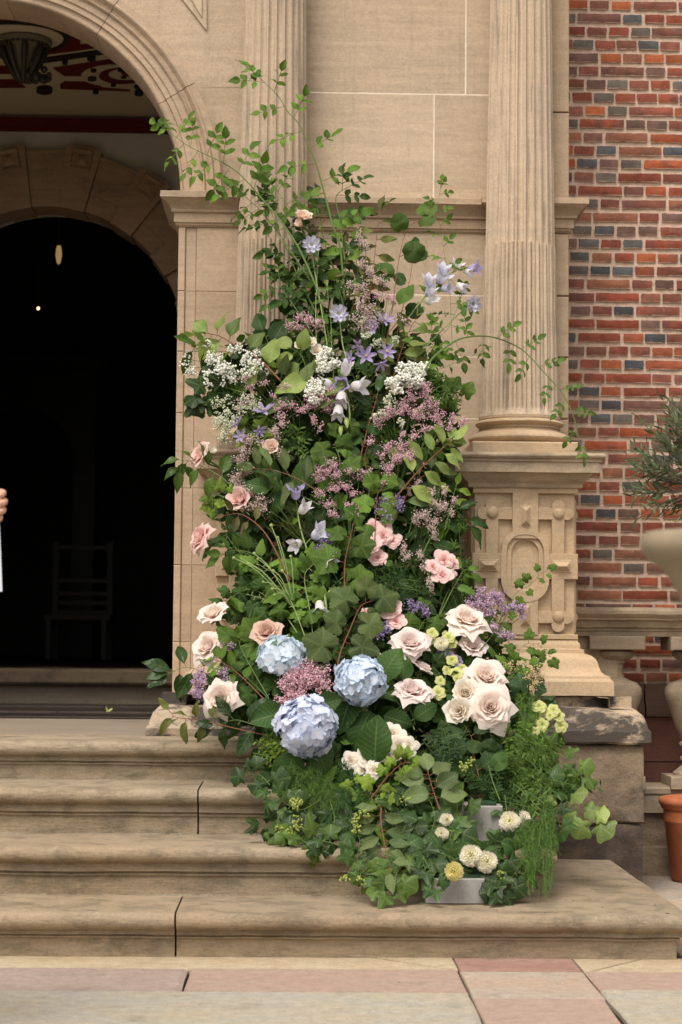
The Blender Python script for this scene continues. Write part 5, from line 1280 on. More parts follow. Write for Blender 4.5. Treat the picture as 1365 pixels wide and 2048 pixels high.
# ================================================================== DARK INNER FOLIAGE
poly = [(600, 500), (680, 500), (740, 590), (790, 650), (850, 720), (890, 780), (915, 850), (895, 920), (915, 980), (925, 1060), (905, 1150), (930, 1200), (1000, 1290), (1040, 1370), (1070, 1440), (1100, 1510), (1120, 1570), (1090, 1610), (1050, 1630), (1000, 1600), (930, 1590), (925, 1640), (915, 1700), (850, 1740), (780, 1750), (730, 1740), (705, 1680), (600, 1670), (560, 1650), (545, 1590), (535, 1500), (510, 1450), (440, 1430), (420, 1390), (450, 1330), (480, 1260), (470, 1180), (460, 1100), (450, 1040), (440, 980), (460, 930), (490, 880), (450, 810), (440, 750), (470, 690), (540, 650), (570, 600), (585, 540)]
def inside(x, y, P=poly):
    c = False; j = len(P)-1
    for i in range(len(P)):
        if (P[i][1] > y) != (P[j][1] > y) and x < (P[j][0]-P[i][0])*(y-P[i][1])/(P[j][1]-P[i][1])+P[i][0]: c = not c
        j = i
    return c
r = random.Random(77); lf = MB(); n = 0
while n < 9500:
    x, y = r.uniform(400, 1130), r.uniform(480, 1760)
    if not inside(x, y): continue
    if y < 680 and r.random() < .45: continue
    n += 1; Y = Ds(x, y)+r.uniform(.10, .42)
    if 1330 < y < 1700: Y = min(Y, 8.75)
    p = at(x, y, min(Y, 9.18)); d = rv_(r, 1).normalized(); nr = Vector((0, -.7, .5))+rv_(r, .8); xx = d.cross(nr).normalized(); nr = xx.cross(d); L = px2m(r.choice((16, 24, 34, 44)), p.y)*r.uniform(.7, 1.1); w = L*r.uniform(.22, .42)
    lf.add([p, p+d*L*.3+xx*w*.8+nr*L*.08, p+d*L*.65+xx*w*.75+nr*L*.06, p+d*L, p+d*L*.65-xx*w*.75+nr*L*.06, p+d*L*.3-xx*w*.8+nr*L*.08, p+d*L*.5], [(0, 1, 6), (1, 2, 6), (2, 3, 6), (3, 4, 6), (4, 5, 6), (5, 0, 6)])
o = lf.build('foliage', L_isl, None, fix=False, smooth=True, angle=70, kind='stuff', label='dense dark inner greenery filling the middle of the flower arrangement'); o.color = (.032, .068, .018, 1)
# hidden frame that carries the arrangement
fr = empty('arrangement_frame', 'dark wire frame standing on the steps inside the flower arrangement', 'frame', (.15, 8.9, Z3))
for (x0, y0_, x1, y1_) in ((640, 1600, 660, 560), (720, 1600, 690, 560), (800, 1600, 720, 700)):
    b = MB(); p = PT(x0, y0_, .5); q = PT(x1, y1_, .25); p.y = 8.7; p.z = Z3; b.tube([p, p.lerp(q, .5), q], .006, 6); b.build('rod', S_dark, fr)

# ================================================================== NAMED FLOWERS
U = Vector
rose('small peach rose highest in the arrangement, against the left column', 608, 431, 40, (.2, -.6, .8), P_peach, (640, 520), 5, squash=.9, name='rose')
rose('half-open peach rosebud just below the highest peach rose', 600, 448, 22, (-.6, -.5, .3), P_peach, (620, 500), 3, leaves=0)
rose('pink rose with a white bud beside the left pedestal cornice', 400, 910, 62, (-.8, -.5, .45), P_pink, (500, 970), 6, leaves=3)
rose('cream rosebud beside the pink rose at the pedestal cornice', 423, 903, 22, (.5, -.6, .5), P_white, (470, 950), 3, leaves=0)
rose('pink rose half hidden in mauve statice above the olive twig', 478, 998, 56, (-.4, -.75, .3), P_pink, (560, 1080), 5, leaves=1)
rose('small peach rose tucked in statice beside a spray of oval leaves', 543, 893, 34, (-.1, -.9, .35), P_peach, (600, 980), 5, leaves=1)
rose('ragged pink and white rose leaning out sideways in front of the jamb', 398, 1075, 74, (-.85, -.35, .25), P_pink, (500, 1110), 7, leaves=2)
rose('blush rose turned aside, uppermost of the three beside the door jamb', 426, 1225, 72, (-.45, -.45, .8), P_blush, (480, 1310), 6, leaves=2)
rose('full blush rose facing the steps, middle one beside the door jamb', 414, 1292, 80, (-.5, -.75, .5), P_blush, (520, 1370), 7, leaves=3)
rose('drooping blush rose low beside the jamb, above the olive-leaved twig', 440, 1396, 84, (-.35, -.92, .12), P_blush, (540, 1420), 7, leaves=2)
rose('dusky rose half behind the pale blue hydrangea', 534, 1262, 66, (-.2, -.7, .6), P_dusk, (560, 1330), 6, leaves=0)
rose('large blush rose opened wide beneath the mauve statice at the pedestal', 937, 1237, 92, (.15, -.62, .8), P_blush, (920, 1330), 7, leaves=2)
rose('lilac-white rose with pointed petals on a bare dark stem', 822, 1283, 86, (.05, -.75, .65), P_lilac, (825, 1420), 7, leaves=1, stem=S_dark)
rose('lilac-white rose with pointed petals directly under the bare-stemmed one', 826, 1378, 86, (.1, -.6, .8), P_lilac, (830, 1450), 7, leaves=1)
rose('small lilac rose seen edge-on between the two pointed lilac-white roses', 846, 1334, 52, (.5, -.2, .85), P_lilac, (840, 1400), 6, leaves=0, off=.02)
rose('silvery lilac rose partly covered by a green leaf below the widest blush rose', 945, 1290, 60, (.2, -.7, .6), P_lilac, (930, 1350), 6, leaves=3, off=.0)
rose('big blush rose stacked above the lowest big blush rose', 974, 1352, 98, (.1, -.74, .62), P_blush, (975, 1440), 7, leaves=1)
rose('lowest of the big blush roses, facing forward with reflexed petals', 982, 1414, 104, (.05, -.93, .3), P_blush, (990, 1520), 7, leaves=1, off=-.12)
rose('ivory rose pressed against the two big blush roses', 931, 1385, 56, (-.1, -.9, .35), P_white, (930, 1450), 5, leaves=0, off=-.08)
rose('ivory rose lower of the ivory pair beside the lowest big blush rose', 918, 1422, 60, (-.25, -.9, .2), P_white, (925, 1480), 5, leaves=0, off=-.06)
spray('cluster of six pink spray roses in the dark middle of the arrangement', [(767, 1070, 34), (747, 1055, 32), (770, 1052, 30), (746, 1087, 31), (786, 1080, 30), (756, 1113, 32)], P_spink, (770, 1180))
spray('pink spray roses hanging beside the dark gap left of the carved pedestal', [(885, 1147, 37), (889, 1119, 36), (906, 1125, 28), (868, 1132, 28), (903, 1148, 20)], P_spink, (880, 1210))
spray('pair of pink spray roses above the pointed lilac-white roses', [(781, 1216, 38), (793, 1240, 34)], P_spink, (780, 1300))
spray('small pink spray rose and bud among the large currant leaves', [(730, 1222, 14), (746, 1258, 24)], P_spink, (740, 1300), leafn=0)
spray('ivory spray roses close beneath the large hydrangea leaf, by the yellow bloom', [(798, 1491, 44), (786, 1466, 40), (778, 1506, 36), (817, 1492, 34)], P_white, (800, 1560))
spray('three ivory spray roses at the foot of the periwinkle hydrangea', [(738, 1513, 42), (703, 1519, 35), (733, 1538, 46), (748, 1540, 30)], P_white, (730, 1590))
spray('single bright yellow bloom beside the ivory spray roses', [(797, 1509, 20)], P_yel, (800, 1560), leafn=0, layers=(0, 1, 2), name='yellow_flower', cat='flower')
spray('white double flowers hidden in leaves beside the left column', [(598, 690, 26), (622, 684, 34), (633, 700, 34), (644, 715, 30)], P_white, (640, 790), layers=(0, 1, 2, 3), name='white_stock', cat='stock')
spray('small cream rosettes between the blue hydrangea and the currant leaves', [(748, 1301, 24), (758, 1310, 14)], P_white, (760, 1340), layers=(0, 1, 2, 3), leafn=1, name='cream_rosette', cat='flower')
hydrangea('pale blue hydrangea seen from the side beside the green divided leaves', 563, 1312, 112, (-.1, -.55, .8), P_hyl, 80, .62, [(528, 1352, 80, -.8, .5, 'mid'), (600, 1285, 60, .8, -.5, 'mid')], (590, 1420), off=-.06)
hydrangea('round sky-blue hydrangea in the centre below the currant leaves', 723, 1362, 112, (0, -.97, .2), P_hyb, 105, .95, [(778, 1328, 78, .5, -.85, 'deep'), (690, 1425, 92, -.35, .9, 'deep'), (750, 1480, 96, .0, -1, 'deep'), (720, 1460, 90, -.5, .85, 'deep'), (795, 1440, 60, .9, .3, 'dark')], (730, 1500), off=-.12)
hydrangea('big periwinkle hydrangea lowest of the three, overhanging the step', 615, 1452, 130, (-.1, -.95, .25), P_hyp, 120, .9, [(640, 1508, 88, .55, .85, 'deep'), (575, 1545, 90, -.35, .95, 'deep'), (538, 1432, 80, -.9, .2, 'deep'), (655, 1405, 60, .8, -.3, 'deep')], (640, 1560), off=-.15)
pompon('round white pompon above the ivy at the tall planter', 1020, 1643, 38, (-.1, -.95, .25), P_cream)
pompon('white pompon seen edge-on beside the round one at the tall planter', 1047, 1637, 30, (.9, -.4, .1), P_cream, off=-.11)
pompon('white pompon above the low planter, closer to the doorway of the lower pair', 943, 1712, 42, (-.2, -.85, .5), P_cream)
pompon('white pompon above the low planter, closer to the brick wall of the lower pair', 972, 1724, 42, (.3, -.9, .3), P_cream, off=-.12)
pompon('pale yellow pompon drooping over the low planter edge', 909, 1743, 36, (-.4, -.9, .1), P_yc)
pompon('small white pompon in ivy below the broad green leaves', 893, 1640, 26, (.3, -.8, .4), P_cream, off=-.08)
pompon('cream pompon half hidden by ivy leaves above the low planter', 884, 1668, 26, (-.2, -.9, .3), P_cream, off=-.08)
pompon('yellow-green pompon behind the broad leaves of the lower centre', 903, 1612, 26, (.6, -.7, .1), P_yc, off=.04)
pompon('white carnation among lime blossoms beside the lilac-white rose', 883, 1288, 26, (0, -.95, .3), P_cream, nm='carnation', cat='carnation', off=-.03)
scabiosa('pale lavender scabiosa at the top in front of the left column', 624, 490, 40, [(655, 690), (640, 600), (628, 530)])
scabiosa('lavender scabiosa with notched petals above the bellflowers', 678, 628, 40, [(694, 720), (686, 690), (681, 650)])
scabiosa('lavender scabiosa leaning toward the right column on a long green stem', 946, 608, 36, [(825, 720), (880, 665), (925, 622)], (.35, -.85, -.1))
bells('white and lilac bellflower stem leaning across to the right column', [(800, 660), (835, 612), (870, 570), (905, 545), (930, 535)], [(862, 600, 24, .5, -.5, 'w'), (860, 582, 26, .3, -.8, 'l'), (858, 562, 24, .1, -1, 'l'), (884, 555, 30, .4, -.6, 'l'), (887, 540, 24, .2, -1, 'l'), (915, 532, 22, .3, -.9, 'w'), (948, 536, 24, 1, -.1, 'v'), (937, 544, 20, .9, .3, 'w'), (922, 574, 26, .9, .5, 'w'), (893, 577, 24, .9, -.1, 'l')], leafs=8)
bells('bellflower stem with white bells and one violet bell in the middle left', [(655, 1240), (645, 1160), (615, 1100), (600, 1050), (594, 1010)], [(592, 985, 30, .0, -1, 'v'), (608, 1017, 28, .6, -.8, 'w'), (594, 1088, 26, -.5, .3, 'w'), (637, 1067, 34, .6, -.5, 'l'), (656, 1125, 28, .7, .5, 'w'), (640, 1214, 28, .1, 1, 'w'), (666, 1183, 24, 1, -.2, 'b')], leafs=6)
bells('hanging bellflowers, white with one violet facing out, above the centre', [(690, 900), (700, 830), (690, 770), (692, 745)], [(692, 738, 30, .2, -1, 'w'), (685, 768, 36, -.1, .1, 'v'), (656, 768, 32, -1, .2, 'w'), (717, 772, 32, 1, .1, 'w'), (683, 796, 32, -.1, .9, 'w'), (677, 823, 30, -.1, 1, 'w'), (694, 846, 28, .1, 1, 'b'), (682, 862, 26, .0, 1, 'b')], leafs=5)
CL = [(732, 712, 42, (0, -1, .2), 'star-shaped lilac clematis facing forward above the hanging bells'), (773, 703, 38, (.3, -.9, .2), 'lilac clematis star beside the forward-facing one'), (768, 640, 40, (.5, -.6, .6), 'lilac clematis opening upward among the pale statice'), (748, 655, 34, (-.5, -.6, .1), 'nodding lilac clematis just below the upward one'), (701, 717, 30, (-.7, -.7, .2), 'small lilac clematis nearest the tall scabiosa stems'), (762, 728, 30, (.2, -.5, -.8), 'drooping lilac clematis under the pair of stars'), (718, 690, 30, (-.3, -.6, -.5), 'half-closed lilac clematis above the star-shaped one'), (528, 822, 42, (-.1, -.6, .8), 'purple clematis alone among pale statice on the doorway side'), (477, 846, 30, (-.8, -.5, .3), 'small lilac clematis beside the trailing gypsophila'), (482, 872, 30, (-.3, -.9, .2), 'lilac clematis just above the cornice of the left pedestal'), (519, 862, 26, (.2, -.7, -.3), 'tiny violet clematis bud beside bright green leaflets')]
for x, y, d, ax, lb in CL: clematis(lb, x, y, d, ax)
spray('magenta-lilac flowers behind the lime blossoms of the lower right', [(900, 1312, 24), (915, 1322, 24), (880, 1305, 16), (893, 1298, 18)], P_clem, (900, 1360), layers=(2, 3, 4), name='lilac_flower', cat='flower', leafn=0, off=.05)
LIME = [('lime snapdragon tips beside the lilac-white rose', [(865, 1265, 20), (868, 1280, 14)], (866, 1340)), ('lime snapdragon sprig above the carnation', [(898, 1275, 22), (905, 1285, 18), (893, 1270, 14)], (890, 1350)), ('lime blossoms close to the ivory rose pair', [(878, 1385, 26), (882, 1362, 18), (895, 1340, 18)], (885, 1430)), ('white and lime blossoms behind the ivory rose pair', [(905, 1320, 20), (912, 1345, 22), (926, 1335, 16), (915, 1358, 14)], (915, 1400)),
        ('lime snapdragons standing clear in front of the stained plinth', [(1108, 1420, 22), (1118, 1432, 22), (1122, 1452, 22), (1100, 1432, 14)], (1080, 1500)), ('lime-white snapdragons at the fine-leaved foliage by the plinth', [(1078, 1412, 24), (1088, 1420, 20), (1076, 1436, 24), (1086, 1450, 22), (1070, 1462, 16)], (1070, 1510))]
for lb, bl_, ft in LIME: spray(lb, bl_, P_lime, ft, layers=(3, 4, 5), name='lime_snapdragon', cat='snapdragon', leafn=1, off=-.02)

# ---- clouds of tiny blossoms
C_ = cloud
C_('statice_sprig', 'pink statice sprig in front of the left column at mid height', 'statice', (640, 760), [(600, 633, 18, 5), (620, 640, 14, 6), (582, 650, 14, 5), (636, 648, 14, 6), (598, 651, 10, 5)], D_mau, 2.2)
C_('statice_sprig', 'tall pale statice sprig beside the brownish leafy twig', 'statice', (735, 700), [(717, 470, 5, 10), (724, 485, 8, 10), (732, 493, 6, 6), (728, 528, 10, 8), (742, 545, 12, 9), (762, 560, 14, 7), (772, 566, 8, 5)], D_pale, 2.2)
C_('statice_sprig', 'pale mauve statice mass above the clematis stars', 'statice', (735, 740), [(700, 568, 14, 5), (722, 574, 20, 8), (732, 590, 14, 10), (718, 612, 14, 9), (735, 620, 26, 12), (725, 638, 26, 10), (745, 640, 18, 12), (732, 656, 24, 10)], D_pale, 1.5)
C_('statice_sprig', 'pink statice tips below the rounded viburnum leaves', 'statice', (760, 700), [(757, 588, 9, 5), (776, 592, 12, 5), (788, 602, 8, 5), (798, 636, 14, 7), (815, 644, 10, 5)], D_mau, 1.8)
C_('statice_sprig', 'mauve statice beside the white gypsophila in the upper centre', 'statice', (660, 880), [(632, 772, 12, 10), (645, 792, 26, 12), (625, 806, 18, 10), (655, 812, 28, 10), (628, 838, 8, 8), (640, 850, 8, 6), (664, 785, 18, 12)], D_mau, 1.8)
C_('statice_sprig', 'mauve statice sprays crossing the upper left of the arrangement', 'statice', (600, 880), [(568, 775, 18, 7), (548, 790, 8, 5), (575, 808, 20, 7), (555, 815, 12, 6), (600, 816, 20, 7), (560, 832, 10, 6), (498, 757, 14, 6), (502, 773, 12, 5), (526, 765, 10, 4)], D_mau, 1.8)
C_('statice_sprig', 'thin pale statice spikes between the purple clematis and peach rose', 'statice', (570, 960), [(490, 800, 18, 9), (478, 815, 8, 6), (565, 845, 10, 6), (550, 860, 14, 7), (555, 872, 8, 12), (525, 885, 14, 6), (535, 900, 8, 10), (560, 905, 14, 8)], D_pale, 1.8)
C_('statice_sprig', 'long mauve statice plume hanging past the oval-leaved spray', 'statice', (540, 1010), [(495, 880, 16, 12), (488, 900, 14, 12), (482, 920, 12, 12), (490, 940, 18, 12), (470, 952, 10, 8), (480, 968, 16, 12), (500, 985, 14, 8), (522, 1000, 20, 12), (505, 1014, 22, 9), (528, 1016, 12, 6)], D_pale, 2.0)
C_('statice_sprig', 'broad pink statice sprays against the wall on the upper right', 'statice', (800, 960), [(848, 770, 14, 8), (850, 782, 12, 12), (825, 792, 16, 9), (862, 810, 20, 14), (872, 828, 16, 14), (836, 825, 22, 14), (880, 845, 12, 9), (850, 855, 14, 6), (905, 835, 8, 8), (900, 858, 7, 8), (925, 843, 14, 7), (788, 822, 22, 9), (770, 832, 14, 8), (755, 845, 8, 8), (805, 812, 12, 12)], D_mau, 2.0)
C_('statice_sprig', 'small pink statice heads over the dark leaves right of centre', 'statice', (790, 1010), [(775, 895, 14, 8), (800, 892, 16, 9), (765, 912, 8, 7), (792, 915, 18, 8), (775, 932, 14, 9), (802, 912, 10, 10), (778, 950, 10, 8), (768, 966, 10, 6), (820, 905, 10, 8), (828, 870, 12, 6), (806, 865, 6, 8), (740, 880, 8, 8), (820, 915, 10, 6)], D_mau, 2.2)
C_('statice_sprig', 'wide dusty-pink statice veil in the dark centre', 'statice', (700, 1110), [(648, 940, 18, 10), (665, 930, 14, 10), (672, 948, 16, 8), (635, 955, 14, 8), (700, 940, 18, 7), (720, 952, 12, 6), (735, 945, 10, 5), (640, 985, 14, 7), (670, 975, 16, 7), (695, 970, 14, 8), (705, 985, 14, 6), (655, 1005, 14, 8), (668, 1025, 12, 8), (700, 1010, 16, 7), (712, 1018, 10, 5), (710, 1030, 8, 5)], D_mau, 1.9)
C_('statice_sprig', 'drooping pale statice spikes on the pedestal side of the centre', 'statice', (830, 1140), [(833, 968, 8, 10), (845, 985, 7, 7), (862, 985, 12, 9), (865, 1005, 8, 14), (888, 980, 5, 12), (880, 1015, 12, 8), (850, 1030, 14, 10), (862, 1050, 8, 10), (870, 1065, 5, 12), (835, 1035, 8, 14), (905, 1020, 5, 12), (912, 1000, 8, 6), (890, 1010, 8, 10), (872, 1040, 7, 7)], D_pale, 2.2)
C_('statice_sprig', 'thin lilac statice tips below the hanging pale spikes', 'statice', (850, 1200), [(813, 1110, 9, 10), (808, 1092, 7, 8), (842, 1108, 6, 12), (848, 1130, 7, 9), (858, 1160, 5, 10), (864, 1172, 4, 10)], D_pale, 2.2)
C_('statice_bunch', 'dense mauve statice bunch between the pale blue and periwinkle hydrangeas', 'statice', (620, 1440), [(612, 1335, 30, 16), (590, 1350, 24, 16), (632, 1350, 26, 16), (610, 1362, 34, 18), (578, 1372, 20, 16), (640, 1368, 22, 14), (595, 1390, 26, 14), (570, 1398, 16, 12), (562, 1420, 12, 12), (650, 1388, 16, 9), (556, 1432, 8, 6), (585, 1330, 8, 6), (655, 1338, 9, 7), (625, 1322, 9, 6), (562, 1362, 8, 8)], D_mau, 1.9, 4.0)
C_('statice_bunch', 'dense purple-mauve statice bunch against the carved pedestal', 'statice', (985, 1290), [(958, 1190, 20, 12), (948, 1205, 14, 12), (972, 1205, 20, 12), (990, 1188, 16, 8), (1000, 1200, 14, 8), (978, 1222, 18, 10), (1025, 1212, 14, 8), (1042, 1215, 12, 7), (1048, 1228, 8, 7), (1010, 1218, 12, 7), (985, 1255, 12, 7), (1005, 1270, 14, 7), (1022, 1272, 8, 6)], D_lil, 2.2, 4)
C_('statice_bunch', 'small mauve statice bunch in front of the left pedestal foot', 'statice', (460, 1430), [(402, 1350, 12, 12), (398, 1368, 16, 12), (395, 1385, 12, 12), (445, 1345, 12, 9), (452, 1358, 8, 7), (460, 1290, 14, 7), (390, 1362, 7, 6)], D_lil, 2.4, 4)
C_('astilbe', 'cream astilbe plume in front of the pedestal base moulding', 'astilbe', (1040, 1440), [(1062, 1345, 10, 14), (1075, 1335, 12, 14), (1070, 1362, 16, 12), (1082, 1350, 9, 10), (1020, 1340, 12, 7), (1060, 1375, 14, 8), (1050, 1358, 8, 12), (1015, 1330, 7, 7)], D_ast, 1.9, 3)
C_('purple_filler', 'tiny purple blossoms beside the paired pink spray roses', 'sea lavender', (800, 1290), [(830, 1215, 20, 7), (850, 1225, 12, 6), (775, 1195, 10, 4), (822, 1205, 5, 5), (768, 1255, 12, 9), (760, 1268, 8, 6)], D_pur, 1.8, 4, rnd=False, sprig=False)
C_('purple_filler', 'tiny purple blossoms behind the lone bells of the middle left', 'sea lavender', (650, 1160), [(652, 1085, 14, 10), (645, 1100, 12, 9), (660, 1075, 7, 10), (636, 1110, 8, 7), (668, 1112, 7, 7)], D_pur, 1.8, 4, sprig=False)
C_('purple_filler', 'purple blossom beads above the six pink spray roses', 'sea lavender', (770, 1060), [(765, 1005, 12, 9), (795, 1000, 9, 10), (762, 1022, 9, 7), (798, 1015, 7, 7), (775, 1035, 9, 7)], D_pur, 1.8, 4, sprig=False)
G_ = dict(mat=None)
C_('gypsophila', 'fine gypsophila spray furthest out over the jamb joint', 'gypsophila', (470, 745), [(372, 730, 14, 14), (378, 715, 9, 9), (385, 742, 12, 9)], D_gyp, 1.0, 4, rnd=True, sprig=False)
C_('gypsophila', 'airy white gypsophila over the big pale leaf on the doorway side', 'gypsophila', (520, 780), [(430, 725, 24, 14), (438, 745, 28, 18), (455, 755, 22, 14), (425, 760, 18, 12), (415, 692, 12, 9), (428, 708, 12, 9), (462, 735, 16, 12)], D_gyp, 1.0, 4.6, rnd=True, sprig=False)
C_('gypsophila', 'airy white gypsophila between the red-stemmed twig and the column', 'gypsophila', (560, 790), [(500, 722, 22, 14), (515, 705, 18, 10), (495, 745, 22, 14), (520, 735, 14, 12), (475, 700, 18, 9)], D_gyp, .9, 4.6, rnd=True, sprig=False)
C_('gypsophila', 'trailing fine gypsophila hanging above the left pedestal cornice', 'gypsophila', (500, 800), [(445, 830, 18, 14), (455, 855, 20, 16), (438, 850, 14, 12), (448, 875, 14, 14), (470, 840, 14, 12), (430, 805, 9, 12), (448, 800, 12, 9)], D_gypg, 1.0, 3.6, rnd=True, sprig=False)
C_('gypsophila', 'greenish gypsophila haze under the airy white one', 'gypsophila', (560, 850), [(500, 800, 18, 12), (485, 820, 18, 10), (515, 815, 14, 9)], D_gypg, .9, 3.4, rnd=True, sprig=False)
C_('gypsophila', 'dense white gypsophila beside the hanging bellflowers', 'gypsophila', (650, 850), [(645, 720, 10, 10), (648, 738, 10, 10), (655, 705, 8, 8), (630, 770, 16, 14), (640, 785, 14, 12), (622, 785, 12, 10), (628, 798, 14, 8), (670, 728, 12, 8)], D_gyp, 2.0, 5, rnd=True, sprig=False)
C_('gypsophila', 'dense white gypsophila head in front of the wall panel', 'gypsophila', (815, 860), [(815, 740, 24, 12), (835, 748, 18, 12), (805, 758, 22, 12), (828, 765, 20, 10), (790, 765, 16, 10), (798, 780, 14, 8), (845, 735, 12, 9)], D_gyp, 1.7, 5.4, rnd=True, sprig=False)
C_('gypsophila', 'small white gypsophila bits under the dense white head', 'gypsophila', (790, 880), [(775, 805, 12, 7), (770, 830, 10, 7), (785, 795, 8, 7), (748, 832, 6, 4), (800, 845, 9, 5)], D_gypg, 1.2, 4.4, rnd=True, sprig=False)
C_('gypsophila', 'scattered white specks of gypsophila behind the clematis', 'gypsophila', (745, 760), [(735, 672, 14, 7), (752, 690, 14, 8), (790, 675, 10, 7), (728, 645, 10, 7)], D_gypg, 1.0, 4, rnd=True, sprig=False)

# ================================================================== LEAFY BRANCHES
B_ = branch
CANE = dict(kind='rose', comp=5, stem=S_grn, col='cane', rad=.006, spread=.95, droop=.25, jitter=.4)
B_('rose_cane', 'long arching rose cane reaching highest up the left column', [(690, 600), (681, 496), (666, 452), (657, 416), (643, 364), (631, 323), (616, 290), (599, 249), (578, 226), (558, 194), (530, 165)], n=9, size=23, t0=.18, tipn=3, offs=[.05, .02, 0, 0, 0, 0, 0, 0, 0, 0, 0], **{**CANE, 'col': 'fresh', 'rad': .009})
B_('rose_cane', 'rose cane arching over the arch moulding toward the dark porch', [(640, 590), (600, 500), (560, 440), (523, 396), (487, 355), (461, 334), (432, 318), (397, 302), (370, 287), (344, 268)], n=11, size=22, t0=.35, tipn=2, off=-.12, **{**CANE, 'col': 'fresh', 'rad': .008})
B_('rose_cane', 'short rose cane ending in a leaf tuft in front of the left column', [(640, 520), (593, 437), (572, 405), (552, 378)], n=5, size=20, t0=.3, tipn=3, **{**CANE, 'rad': .004})
B_('rose_cane', 'rose cane curving across the right column and down past the brick edge', [(850, 740), (868, 714), (897, 691), (926, 676), (967, 672), (1003, 679), (1038, 695), (1061, 714), (1088, 744), (1117, 776), (1134, 802), (1149, 837), (1159, 880)], n=13, size=17, t0=.18, tipn=1, off=-.1, **{**CANE, 'col': 'cane', 'rad': .008})
B_('rose_cane', 'slender rose shoot below the curving cane, with tiny leaves', [(860, 760), (880, 739), (910, 726), (945, 712), (972, 697)], n=7, size=13, kind='ovate', col='deep', stem=S_grn, rad=.002, t0=.1, spread=.9)
B_('leafy_shoot', 'thin upright shoot with small leaves against the middle wall panel', [(905, 700), (903, 640), (898, 560), (888, 500), (880, 450), (876, 415), (881, 378)], n=11, size=15, kind='rose', comp=3, col='fresh', rad=.0022, t0=.2, tipn=2, off=-.05, stem=S_grn, spread=.8)
B_('rose_shoot', 'dark leafy rose shoot hugging the left column below the peach rose', [(640, 640), (600, 560), (570, 490), (545, 430)], n=8, size=21, t0=.1, off=.06, tipn=2, **{**CANE, 'col': 'deep'})
B_('rose_shoot', 'dense dark rose leaves beside the tall scabiosa stems', [(660, 680), (640, 600), (610, 540), (575, 520)], n=8, size=20, t0=.1, off=.05, tipn=2, **{**CANE, 'col': 'deep'})
B_('rose_shoot', 'rose leaves hanging where the cane crosses the left column edge', [(620, 560), (560, 470), (520, 420), (498, 400)], n=7, size=18, t0=.4, off=.02, tipn=2, **{**CANE, 'col': 'mid'})
B_('rose_shoot', 'bluish dark leaflets around the pale scabiosa', [(690, 620), (668, 540), (648, 480), (640, 420)], n=7, size=20, t0=.15, off=.05, tipn=2, **{**CANE, 'col': 'blue'})
B_('rose_shoot', 'rose leaves behind the pink statice at mid column', [(650, 720), (620, 660), (580, 600), (560, 570)], n=8, size=20, t0=.1, off=.06, tipn=2, **{**CANE, 'col': 'mid'})
B_('rose_shoot', 'small rose leaves on the wall beside the cornice string', [(690, 520), (680, 440), (672, 395), (690, 378)], n=4, size=20, t0=.3, off=.03, tipn=1, **{**CANE, 'col': 'deep'})
B_('rose_shoot', 'feathery green shoot behind the lavender scabiosa stem', [(820, 740), (850, 690), (895, 660), (920, 600)], n=9, size=16, t0=.1, off=-.02, tipn=2, **{**CANE, 'col': 'fresh', 'rad': .003})
B_('green_stalks', 'bare upright green stems below the pale scabiosa', [(640, 760), (632, 650), (634, 560), (640, 470)], kind='lance', n=3, size=30, col='fresh', rad=.004, stem=S_pal, t0=.5)
B_('green_stalks', 'bare upright green stems under the lavender scabiosa', [(668, 760), (664, 690), (662, 640), (655, 580)], kind='lance', n=2, size=30, col='fresh', rad=.003, stem=S_pal, t0=.5)
B_('oval_leaf_twig', 'bronze-green leafy twig standing above the viburnum leaves', [(730, 640), (745, 560), (752, 490), (760, 425)], kind='elae', n=12, size=38, col='olive', stem=S_red, tipn=2, t0=.1, spread=1.0, off=0)
B_('oval_leaf_twig', 'bronze leaves behind the tall pale statice sprig', [(700, 640), (712, 580), (715, 530), (700, 490)], kind='elae', n=8, size=40, col='brown', stem=S_red, tipn=1, t0=.1, off=.05)
B_('broad_leaf_branch', 'bright broad leaves just behind the upper rose canes', [(700, 600), (690, 530), (690, 480), (700, 455)], kind='ovate', n=8, size=36, col='fresh', t0=.1, off=.04, tipn=1)
B_('viburnum_twig', 'viburnum twig with large rounded toothed leaves before the wall panel', [(770, 700), (785, 620), (795, 540), (810, 470), (835, 438)], kind='round', n=5, size=50, col='mid', stem=S_red, t0=.2, spread=.5, tipn=1, off=-.03, droop=.0)
B_('viburnum_twig', 'smaller rounded viburnum leaves under the large ones', [(790, 700), (800, 640), (820, 560), (828, 500)], kind='round', n=3, size=32, col='deep', stem=S_red, t0=.3, spread=.7, off=.0)
B_('oval_leaf_twig', 'pale grey leaves on a red twig below the bellflower stem', [(780, 780), (800, 710), (815, 670), (832, 638)], kind='elae', n=9, size=42, col='pale', stem=S_red, t0=.1, tipn=1, off=-.02)
B_('oval_leaf_twig', 'brownish leaf undersides beside the clematis stars', [(770, 790), (800, 730), (820, 690)], kind='elae', n=7, size=46, col='brown', stem=S_red, t0=.1, off=.04)
B_('currant_twig', 'toothed dark leaves where the bellflower stem starts', [(820, 780), (845, 720), (865, 690)], kind='currant', n=5, size=38, col='deep', t0=.2, off=.04)
B_('maple_sprig', 'pointed maple-like leaves at the edge of the wall panel', [(830, 840), (860, 790), (890, 770), (905, 795)], kind='maple', n=12, size=34, col='mid', t0=.15, off=-.02, tipn=2, droop=.3)
B_('foliage_branch', 'fine light leaves beside the right edge above the pink statice', [(820, 790), (850, 745), (880, 720)], kind='ovate', n=9, size=18, col='mid', t0=.1, off=.02)
B_('hazel_branch', 'branch of big pale rounded leaves leaning over the left jamb side', [(560, 760), (520, 720), (470, 690), (440, 672), (420, 668)], kind='broad', n=8, size=52, col='pale', stem=S_red, rad=.008, t0=.1, tipn=2, off=-.06, spread=.9)
